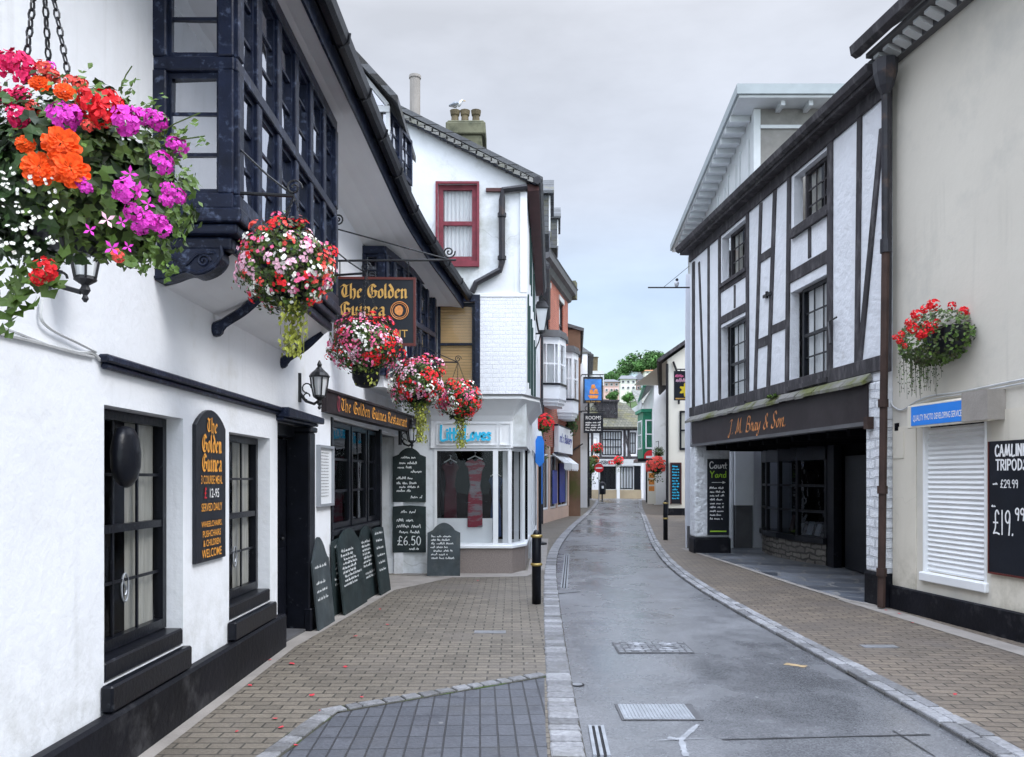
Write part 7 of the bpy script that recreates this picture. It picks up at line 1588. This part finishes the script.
# ---- ball-shaped begonia baskets
from mathutils import noise as mnoise
def bnoise(q): return mnoise.noise(q)
def begonia(loc, R, label, mixes, hang, trail=.3, pot=False, nb_=95, group='hanging flower baskets', fol='leaf', extra=240):
    c = V(loc); t = thing('flower_basket', (c.x, c.y, c.z-R), label, 'flower basket', group)
    off = rvec()*9; bz = lambda d: 1+.34*bnoise(d*1.5+off)+.16*bnoise(d*3.7+off)-(.10 if d.z < -.3 else 0)
    a, b = MB(), MB()
    for i in range(2600):
        d = rvec(); q = c+d*R*bz(d)*RN.uniform(.75, 1.07); leaf(a if RN.random() < .62 else b, q, d+rvec()*.6, rvec(), R*RN.uniform(.08, .16), RN.random())
    a.build('foliage', fol, t); b.build('bronze_foliage', 'leaf_bronze', t)
    k = MB(); k.lathe(c-V((0, 0, R*.62)), [(R*.18, -R*.2), (R*.42, .0), (R*.55, R*.3)], 12); 
    if pot: k = MB(); k.lathe(c-V((0, 0, R*1.12)), [(R*.16, -R*.20), (R*.34, -R*.14), (R*.44, R*.1), (R*.46, R*.5)], 14)
    k.build('basket_bowl', 'plinth', t)
    mb = MB()
    for q in range(3): ang = q*2.1+.5; chainlinks(mb, hang, c+V((R*.5*math.cos(ang), R*.5*math.sin(ang), R*.62)), .03, .003)
    mb.build('chain', 'iron', t)
    if trail:
        mb = MB()
        for i in range(int(190*trail/.3)):
            x = RN.gauss(0, R*.15); y = RN.gauss(0, R*.2); z = -R*.75-RN.random()**1.3*trail; leaf(mb, c+V((x*(1-.4*abs(z)), y, z))+V((R*.12, -.03, 0)), V((RN.gauss(0, .6), -1, .3)), V((0, 0, -1))+rvec()*.6, RN.uniform(.028, .045), RN.random())
        for i in range(6):
            x = RN.gauss(0, R*.16)+R*.12; l = trail*RN.uniform(.5, 1.0); mb.tube([c+V((x, -.02, -R*.7)), c+V((x*1.05, -.03, -R*.75-l))], .002, 3)
        mb.build('trailing_stems', 'leaf_lime', t)
    def pick(d):
        w = [max(.02, f(d))*math.exp(5.5*bnoise(d*1.9+off+V((7.3*i_, 0, 0)))) for i_, (_, f) in enumerate(mixes)]; r = RN.random()*sum(w)
        for (k_, _), x in zip(mixes, w):
            r -= x
            if r <= 0: return k_
        return mixes[-1][0]
    s = R/.33; pts = []
    for i in range(nb_*5):
        if len(pts) >= nb_: break
        d = rvec()
        if d.y > .35 or d.z < -.72 or bnoise(d*3.0+off*2) < -.32: continue
        if any((d-q).length < .16 for q in pts): continue
        pts.append(d); blossom(pick(d)+str(RN.randint(0, 1)), t, c+d*R*bz(d)*RN.uniform(.95, 1.10), d+V((0, -.25, .1)), s=s*RN.uniform(.7, 1.18))
    by = {}
    for i in range(extra):
        d = rvec()
        if d.z < -.8 or bnoise(d*3.0+off*2) < -.36: continue
        floret(by.setdefault(pick(d), MB()), c+d*R*bz(d)*RN.uniform(.96, 1.12), d, .016*s, 4)
    for k_, m_ in by.items(): tag(m_.build('scattered_florets', {'b_red': 'p_red', 'b_pink': 'p_pink', 'b_pale': 'p_pale', 'b_white': 'p_white', 'b_coral': 'p_coral'}[k_], t), kind='stuff')
    return t
K = lambda v: (lambda d: v)
mixA = [('b_red', lambda d: .9 if d.z > .2 and d.x > -.4 else .25), ('b_white', lambda d: .6 if d.z > .2 or d.x > .5 else .25), ('b_pink', K(.55)), ('b_pale', K(.4)), ('b_coral', K(.3))]
mixB = [('b_pink', lambda d: .9 if d.x < .2 or d.z > .4 else .3), ('b_white', lambda d: 1.0 if abs(d.x+.15) < .4 and d.z < .5 else .12), ('b_red', lambda d: .9 if d.x > .3 else .15), ('b_pale', K(.25))]
mixC = [('b_pink', K(.8)), ('b_red', lambda d: 1.3 if d.x > .3 else .3), ('b_white', K(.25)), ('b_pale', K(.25))]
mixD = [('b_red', lambda d: 1.5 if d.x > .0 or d.z > .5 else .25), ('b_white', lambda d: 1.1 if d.x < .1 and d.z < .5 else .05), ('b_pink', K(.3))]
def arm(par, w, e, z, sag=.10):
    mb = MB(); w, e = V(w), V(e); mb.tube([w, e, e+V((0, 0, -.03))], .012, 6); d = (e-w).normalized(); mb.tube([w+V((0, 0, .30)), w.lerp(e, .55)+V((0, 0, .12)), e], .008, 5)
    mb.tube([w+V((0, 0, -.06)), w+V((0, 0, .34))], .014, 6)
    o = e+V((0, 0, .055)); mb.tube([o+d*(.055*(1-k/24))*math.cos(k*.5)+V((0, 0, .055*(1-k/24)*math.sin(k*.5))) for k in range(20)], .007, 5); mb.build('bracket', 'iron', par)
c = P(288, 269, 5.25); h = P(294, 196, 5.25); t = begonia(c, .29, 'ball basket of red, white and pink begonias before the near bay window', mixA, h, .36, extra=420); arm(t, (-1.8, 5.25, h.z+.02), h, 0)
c = P(366, 347, 7.8); h = V((c.x, 7.8, c.z+.72)); t = begonia(c, .30, 'ball basket of pink and white begonias hanging in front of the gothic sign', mixB, h, .16, pot=True, extra=420); arm(t, (-1.81, 7.9, h.z), h, 0)
c = P(418, 384, 10.4); h = V((c.x, 10.4, c.z+.6)); t = begonia(c, .345, 'ball basket of mixed pink begonias with long trails, third along the pub', mixC, h, .5, extra=420); arm(t, (-2.12, 10.5, h.z), h, 0)
c = P(458, 401, 12.8); h = V((c.x, 12.8, c.z+.62)); t = begonia(c, .345, 'ball basket half red, half white begonias nearest the dress shop sign', mixD, h, .5, extra=420); arm(t, (-1.5, 12.75, h.z), h, 0)
# ---- half basket on the cream wall
yw = 9.35; u = FCm.px(952); wq = FCm.p(u, 0, 0); c = V((wq.x-.20, wq.y, EYE+(HY-338)*wq.y/FPX)); t = thing('wall_flower_basket', (c.x, c.y, c.z-.3), 'red geranium half basket fixed high on the cream wall above the shutter', 'flower basket')
mb = MB(); mb.lathe((wq.x-.13, c.y-.10, c.z-.22), [(.06, 0), (.15, .08), (.2, .22), (.21, .3)], 12, sy=1.7); mb.build('basket_bowl', 'signblack', t)
a, b = MB(), MB(); Fe = FCm
for i in range(1150):
    d = rvec(); q = c+Fe.u*d.x*.53+Fe.n*d.y*.28+V((0, 0, d.z*.31))
    if RN.random() < .75: q = c+(q-c)*RN.uniform(.75, 1.05)
    if (q-wq).dot(Fe.n) < .02: continue
    leaf(a if RN.random() < .7 else b, q, V((d.x*.3, -.5, d.z+.3))+Fe.n*.8+rvec()*.6, rvec(), RN.uniform(.035, .065), RN.random())
for i in range(55):
    s = c+Fe.u*RN.uniform(-.40, .02)+Fe.n*RN.uniform(-.1, .2); l = RN.uniform(.2, .58)*(1-.5*abs((s-c).dot(Fe.u)+.2)); 
    for j in range(9): leaf(b if RN.random() < .6 else a, s+V((RN.gauss(0, .02), RN.gauss(0, .02), -.12-l*j/9)), V((-1, -.5, RN.gauss(0, .5))), V((0, 0, -1))+rvec()*.7, RN.uniform(.018, .03), RN.random())
    b.tube([s+V((0, 0, -.1)), s+V((.01, 0, -.12-l))], .002, 3)
a.build('foliage', 'leaf', t); b.build('bronze_foliage', 'leaf_bronze', t)
for x, y, s in ((938, 305, 1.1), (929, 309, .8), (921, 315, 1.0), (917, 328, 1.0), (936, 328, 1.05), (928, 333, .9), (930, 325, .7), (956, 306, .75), (967, 312, .9), (973, 315, .85), (961, 331, .75), (905, 335, .7), (904, 341, .6), (899, 337, .5), (909, 346, .5), (913, 322, .7), (924, 336, .7), (941, 322, .6)):
    k = (c.y-.18); q = P(x, y, k-.05); q = q+Fe.n*.05; blossom('red%d' % RN.randint(0, 1), t, q, V((-.6, -1, .1)), s=s*1.3)

# ---- small far baskets and plants: one mass of leaves, one of blooms each
def far_basket(px, py, Y, r, label, bloom='p_red', m='leaf', hang=True, sz=1.0, nbl=120, wall=None, trail=.3, name='flower_basket', grp='small flower baskets farther up the street'):
    c = P(px, py, Y); t = thing(name, (c.x, c.y, c.z-r), label, 'flower basket', grp); a = MB(); b = MB()
    for i in range(420):
        d = rvec(); q = c+V((d.x*r, d.y*r, d.z*r*sz))*RN.uniform(.55, 1.05); leaf(a, q, d+rvec()*.5, rvec(), r*.26, RN.random())
    for i in range(60): a and leaf(a, c+V((RN.gauss(0, r*.4), RN.gauss(0, r*.4), -r*sz-RN.random()*trail)), rvec(), V((0, 0, -1)), r*.22, RN.random())
    for i in range(nbl):
        d = rvec(); 
        if d.z < -.5: continue
        floret(b, c+V((d.x*r, d.y*r, d.z*r*sz))*RN.uniform(.9, 1.1), (d+V((0, -.5, .2))).normalized(), r*.17, 4)
    a.build('foliage', m, t); 
    if b.v: b.build('blossoms', bloom, t)
    mb = MB(); mb.lathe(c-V((0, 0, r*.6)), [(r*.2, -r*.2), (r*.5, 0), (r*.6, r*.3)], 8); mb.build('basket_bowl', 'plinth', t)
    mb = MB(); mb.tube([c+V((0, 0, r*.5)), c+V((0, 0, r*1.9)), V(wall)+V((0, 0, c.z+r*1.9)) if wall else c+V((.05, 0, r*1.9))], .02, 5); mb.build('bracket', 'iron', t); return t
far_basket(543.5, 424, 24, .30, 'small red flower basket with white trails beside the blue banner', nbl=150, wall=(.78, 24, 0), trail=.9)
far_basket(597, 449, 58, .42, 'bright red flower basket above the no entry sign', wall=(5.5, 58, 0), trail=.5)
far_basket(589, 466, 57, .72, 'large bushy green basket with few blooms by the white inn', bloom='p_coral', nbl=14, sz=1.1, wall=(5.3, 57, 0), trail=.7)
far_basket(594.5, 460, 59, .32, 'orange flower basket low beside the bushy green one', bloom='p_orange', nbl=110, wall=(5.2, 57, 0))
far_basket(618.5, 461, 65.3, .40, 'dark red flower basket hanging before the bank fascia', wall=(8.6, 66, 0), trail=.6)
far_basket(656, 466, 47, .55, 'orange and red flower basket on the right houses', bloom='p_coral', nbl=170, wall=(9.0, 48, 0), trail=.4)
far_basket(658.5, 452, 49, .35, 'small round clipped green basket above the orange one', nbl=0, wall=(9.0, 50, 0), trail=.05)
far_basket(654, 459, 54, .4, 'pinkish red flower basket beyond the orange one', bloom='p_pink', wall=(9.5, 55, 0))
c = G(638.5, 497.5); t = thing('potted_plant', (c.x, c.y-.0, 0), 'small green plant in a pot by the plum shop', 'plant'); a = MB()
for i in range(150): d = rvec(); leaf(a, V((c.x, c.y, .6))+d*.5*RN.random(), d, rvec(), .2, RN.random())
a.build('foliage', 'leaf', t); mb = MB(); mb.lathe((c.x, c.y, 0), [(.2, 0), (.3, .4)], 8); mb.build('pot', 'pot', t)
q = F3.p(5.7, .25, 4.2); t = thing('wall_shrub', tuple(q), 'green plant clinging under the second bow window', 'plant'); a = MB()
for i in range(220): d = rvec(); leaf(a, q+V((d.x*.35, d.y*.35, d.z*.8))*RN.random(), d+V((.4, -.6, 0)), rvec(), .17, RN.random())
a.build('foliage', 'leaf_dark', t)

# ================================================================== HILL WITH HOUSES AND TREES
def hz(x, y):
    t_ = min(max((y-82)/200, 0), 1.08); e = 1/(1+math.exp(-(x-24)/9.)); return 40*t_*(.60+.40*e)-.03
mb = MB(); nx, ny = 50, 34; vs = []
for j in range(ny):
    for i in range(nx):
        x = -160+i*9; y = 80+j*9; vs.append((x, y, hz(x, y)-(.5 if j == 0 else 0)+random.uniform(-.3, .3)*(1 if j > 2 else 0)))
mb.add(vs, [(j*nx+i, j*nx+i+1, (j+1)*nx+i+1, (j+1)*nx+i) for j in range(ny-1) for i in range(nx-1)]); h_ = struct(mb, 'hill', 'grass'); h_.data.polygons.foreach_set('use_smooth', [True]*len(h_.data.polygons))
def hillhouse(x0, x1, yb, yt, Y, label, wall, roof, floors=2, gable=False, ncol=3):
    a, b = P(x0, yb, Y), P(x1, yb, Y); F = Fr((a.x, Y), (b.x, Y)); zb = a.z; ze = EYE+(HY-yt)*Y/FPX; t = thing('hill_house', (F.p(F.len/2, 0, 0).x, Y, zb), label, 'house', 'houses on the hillside'); w = F.len
    m_ = MB(); m_.box(F, 0, w, -7, 0, min(zb, hz(a.x, Y))-3, ze); m_.build('wall', wall, t); m_ = MB()
    rh = (ze-zb)*.42
    if gable: m_.prism(F, [(-.4, ze-.1), (w/2, ze+rh*1.5), (w+.4, ze-.1)], -7.2, .3)
    else: m_.hexa([F.p(-.4, .5, ze), F.p(w+.4, .5, ze), F.p(w+.4, -7.4, ze), F.p(-.4, -7.4, ze), F.p(.6, -3.2, ze+rh), F.p(w-.6, -3.2, ze+rh), F.p(w-.6, -3.8, ze+rh), F.p(.6, -3.8, ze+rh)])
    m_.build('roof', roof, t)
    for f in range(floors):
        for i in range(ncol):
            u0 = w*(i+.22)/ncol; u1 = w*(i+.78)/ncol; z0 = zb+(ze-zb)*(f+.3)/floors; z1 = zb+(ze-zb)*(f+.78)/floors
            m_ = MB(); m_.box(F, u0, u1, .01, .12, z0, z1); fw = m_.build('window', 'white', t); m_ = MB(); e = (u1-u0)*.1; m_.box(F, u0+e, u1-e, .121, .14, z0+e, z1-e); m_.build('pane', 'greybrown', fw)
hillhouse(604, 619, 393, 382, 160, 'pink hillside house with grey roof, far left of the row', 'pinkwall', 'hillroof')
hillhouse(620.5, 636, 391, 379, 205, 'cream hillside house with grey roof in the middle of the row', 'palewall', 'hillroof')
hillhouse(636.5, 644, 391, 379.5, 206, 'pink gabled hillside house beside the cream one', 'pinkwall', 'hillroof', gable=True, ncol=2)
hillhouse(644.5, 657, 392, 380, 200, 'pale blue hillside house at the right of the row', 'bluewall', 'hillroof', gable=True)
hillhouse(645, 660, 377, 371, 236, 'cream hillside house with orange roof higher up the slope', 'palewall', 'orange_roof')
hillhouse(640, 660, 414, 406, 140, 'low white hillside house with pale roof below the row', 'bluewall', 'greywhite', 1)
hillhouse(632, 641, 374.5, 372, 240, 'small flat topped house behind the cream one', 'bluewall', 'hillroof', 1, ncol=2)
def tree(px, py, Y, r, label, sz=.9, m='crown'):
    c = P(px, py, Y); g0 = hz(c.x, Y); t = thing('tree', (c.x, c.y, g0), label, 'tree', 'trees on the hill')
    k = MB(); zb = min(c.z-r*.4, g0+6); k.tube([V((c.x, Y, g0-.3)), V((c.x+.2, Y, (g0+c.z)/2)), V((c.x, Y, c.z))], [r*.09, r*.06, r*.02], 7)
    for i in range(4): d = rvec(); k.tube([V((c.x, Y, c.z-r*.4)), c+V((d.x*r*.6, d.y*r*.6, abs(d.z)*r*.5))], [r*.035, r*.01], 5)
    k.build('trunk', 'bark', t); cr = MB(); lumps = [(c, r*.75)]+[(c+V((d.x*r*.62, d.y*r*.62, d.z*r*.5*sz)), r*RN.uniform(.28, .45)) for d in [rvec() for _ in range(11)]]
    for q, s in lumps:
        base = RN.uniform(.15, .7)
        for i in range(int(260*(s/r)+60)):
            d = rvec(); leaf(cr, q+V((d.x, d.y, d.z*sz))*s*RN.uniform(.55, 1.08), d+rvec()*.5, rvec(), r*RN.uniform(.12, .2), min(1, max(0, base+RN.uniform(-.25, .25))))
    cr.build('crown', m, t)
for i, (px, py, Y, r, lb) in enumerate(((642, 362, 285, 6.4, 'broad dark round tree on the hilltop, largest of the group'), (628, 370, 282, 5.2, 'round tree on the hilltop left of the largest'), (652, 360, 290, 5.0, 'tall tree on the hilltop right of the largest'), (617, 377, 275, 3.9, 'smaller tree stepping down left of the hilltop group'), (607, 380, 262, 3.0, 'lowest leftmost tree on the hill ridge'), (660, 362, 290, 4.6, 'tree half hidden behind the right street houses'), (634, 379, 258, 3.0, 'small tree just above the cream hillside house'), (600, 383, 262, 2.6, 'small tree at the left end above the pink house'), (620, 378, 240, 2.0, 'dark shrub sized tree between pink and cream houses'), (612, 396, 150, 1.6, 'bright green shrub below the pink hillside house'), (645, 398, 150, 2.4, 'bushy green tree below the pale blue house'), (630, 397, 150, 1.7, 'bushy green tree left of the one below the blue house'), (654, 397, 150, 2.2, 'bushy green tree nearest the right houses on the slope'))): tree(px, py, Y, r, lb)
# ================================================================== SKY, SUN, CAMERA
SUN_EL, SUN_AZ = math.radians(47), math.radians(118)     # soft light from behind the camera's right shoulder
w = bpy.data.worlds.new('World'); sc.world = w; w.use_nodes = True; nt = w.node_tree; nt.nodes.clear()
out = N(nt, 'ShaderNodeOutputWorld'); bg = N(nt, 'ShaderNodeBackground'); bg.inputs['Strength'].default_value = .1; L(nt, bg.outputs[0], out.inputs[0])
sky = N(nt, 'ShaderNodeTexSky', sky_type='NISHITA', sun_disc=False); sky.sun_elevation = SUN_EL; sky.sun_rotation = SUN_AZ; sky.air_density = 1; sky.dust_density = 1.5
tc = N(nt, 'ShaderNodeTexCoord'); sx = N(nt, 'ShaderNodeSeparateXYZ'); L(nt, tc.outputs['Generated'], sx.inputs[0])
def ramp(fac, stops):
    r = N(nt, 'ShaderNodeValToRGB'); L(nt, fac, r.inputs[0]); e = r.color_ramp.elements
    while len(e) < len(stops): e.new(.5)
    for k, (p, c) in zip(e, stops): k.position = p; k.color = (*c, 1)
    return r.outputs[0]
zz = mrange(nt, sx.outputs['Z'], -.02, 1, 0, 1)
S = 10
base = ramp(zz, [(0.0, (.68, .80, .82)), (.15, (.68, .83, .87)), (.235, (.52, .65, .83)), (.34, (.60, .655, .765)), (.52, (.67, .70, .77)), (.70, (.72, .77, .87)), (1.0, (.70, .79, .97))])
gain = mrange(nt, sx.outputs['Z'],   .50, .92, 1.0, 4.1)  # sky above the frame boosted to light the walls, visible band left dimmer
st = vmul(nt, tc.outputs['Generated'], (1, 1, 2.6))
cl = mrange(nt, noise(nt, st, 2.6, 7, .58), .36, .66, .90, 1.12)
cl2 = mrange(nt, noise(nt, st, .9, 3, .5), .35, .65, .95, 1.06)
back = mrange(nt, sx.outputs['Y'], -.75, .15, 2.2, 1.0)      # extra brightness added to the unseen sky behind the camera, filling walls that face it
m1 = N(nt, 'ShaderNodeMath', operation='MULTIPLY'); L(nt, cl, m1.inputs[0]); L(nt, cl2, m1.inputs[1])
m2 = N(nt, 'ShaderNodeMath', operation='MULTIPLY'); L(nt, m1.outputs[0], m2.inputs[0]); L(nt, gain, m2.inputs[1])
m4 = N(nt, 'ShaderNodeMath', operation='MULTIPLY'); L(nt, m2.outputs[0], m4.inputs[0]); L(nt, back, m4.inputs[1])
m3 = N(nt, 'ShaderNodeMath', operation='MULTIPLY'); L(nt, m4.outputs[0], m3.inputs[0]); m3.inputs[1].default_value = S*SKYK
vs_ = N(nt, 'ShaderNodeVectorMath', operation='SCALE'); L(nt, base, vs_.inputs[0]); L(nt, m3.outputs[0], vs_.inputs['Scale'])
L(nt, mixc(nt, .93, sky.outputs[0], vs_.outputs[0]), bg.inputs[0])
sd = bpy.data.lights.new('sun', 'SUN'); sd.energy = 1.5; sd.angle = math.radians(20); sd.color = (1, .97, .92)
so = bpy.data.objects.new('sun', sd); COL.objects.link(so)
dirv = V((math.sin(SUN_AZ)*math.cos(SUN_EL), math.cos(SUN_AZ)*math.cos(SUN_EL), math.sin(SUN_EL)))
so.rotation_euler = dirv.to_track_quat('Z', 'Y').to_euler(); so.location = (0, -5, 40)
cd = bpy.data.cameras.new('camera'); cd.sensor_width = 36; cd.lens = FPX/1024*36; cd.shift_y = (HY-378.5)/1024; cd.clip_end = 3000; cd.clip_start = .05
co = bpy.data.objects.new('camera', cd); COL.objects.link(co); co.location = (0, 0, EYE); co.rotation_euler = (math.pi/2, 0, 0); sc.camera = co
vs2 = sc.view_settings; vs2.view_transform = 'Standard'; vs2.look = 'None'; vs2.exposure = EXPO; vs2.gamma = 1; vs2.use_curve_mapping = False
sc.render.engine = 'CYCLES'; cy = sc.cycles; cy.max_bounces = 8; cy.diffuse_bounces = 5; cy.glossy_bounces = 3; cy.transparent_max_bounces = 12; cy.caustics_reflective = False; cy.caustics_refractive = False; cy.use_denoising = True; cy.sample_clamp_indirect = 6
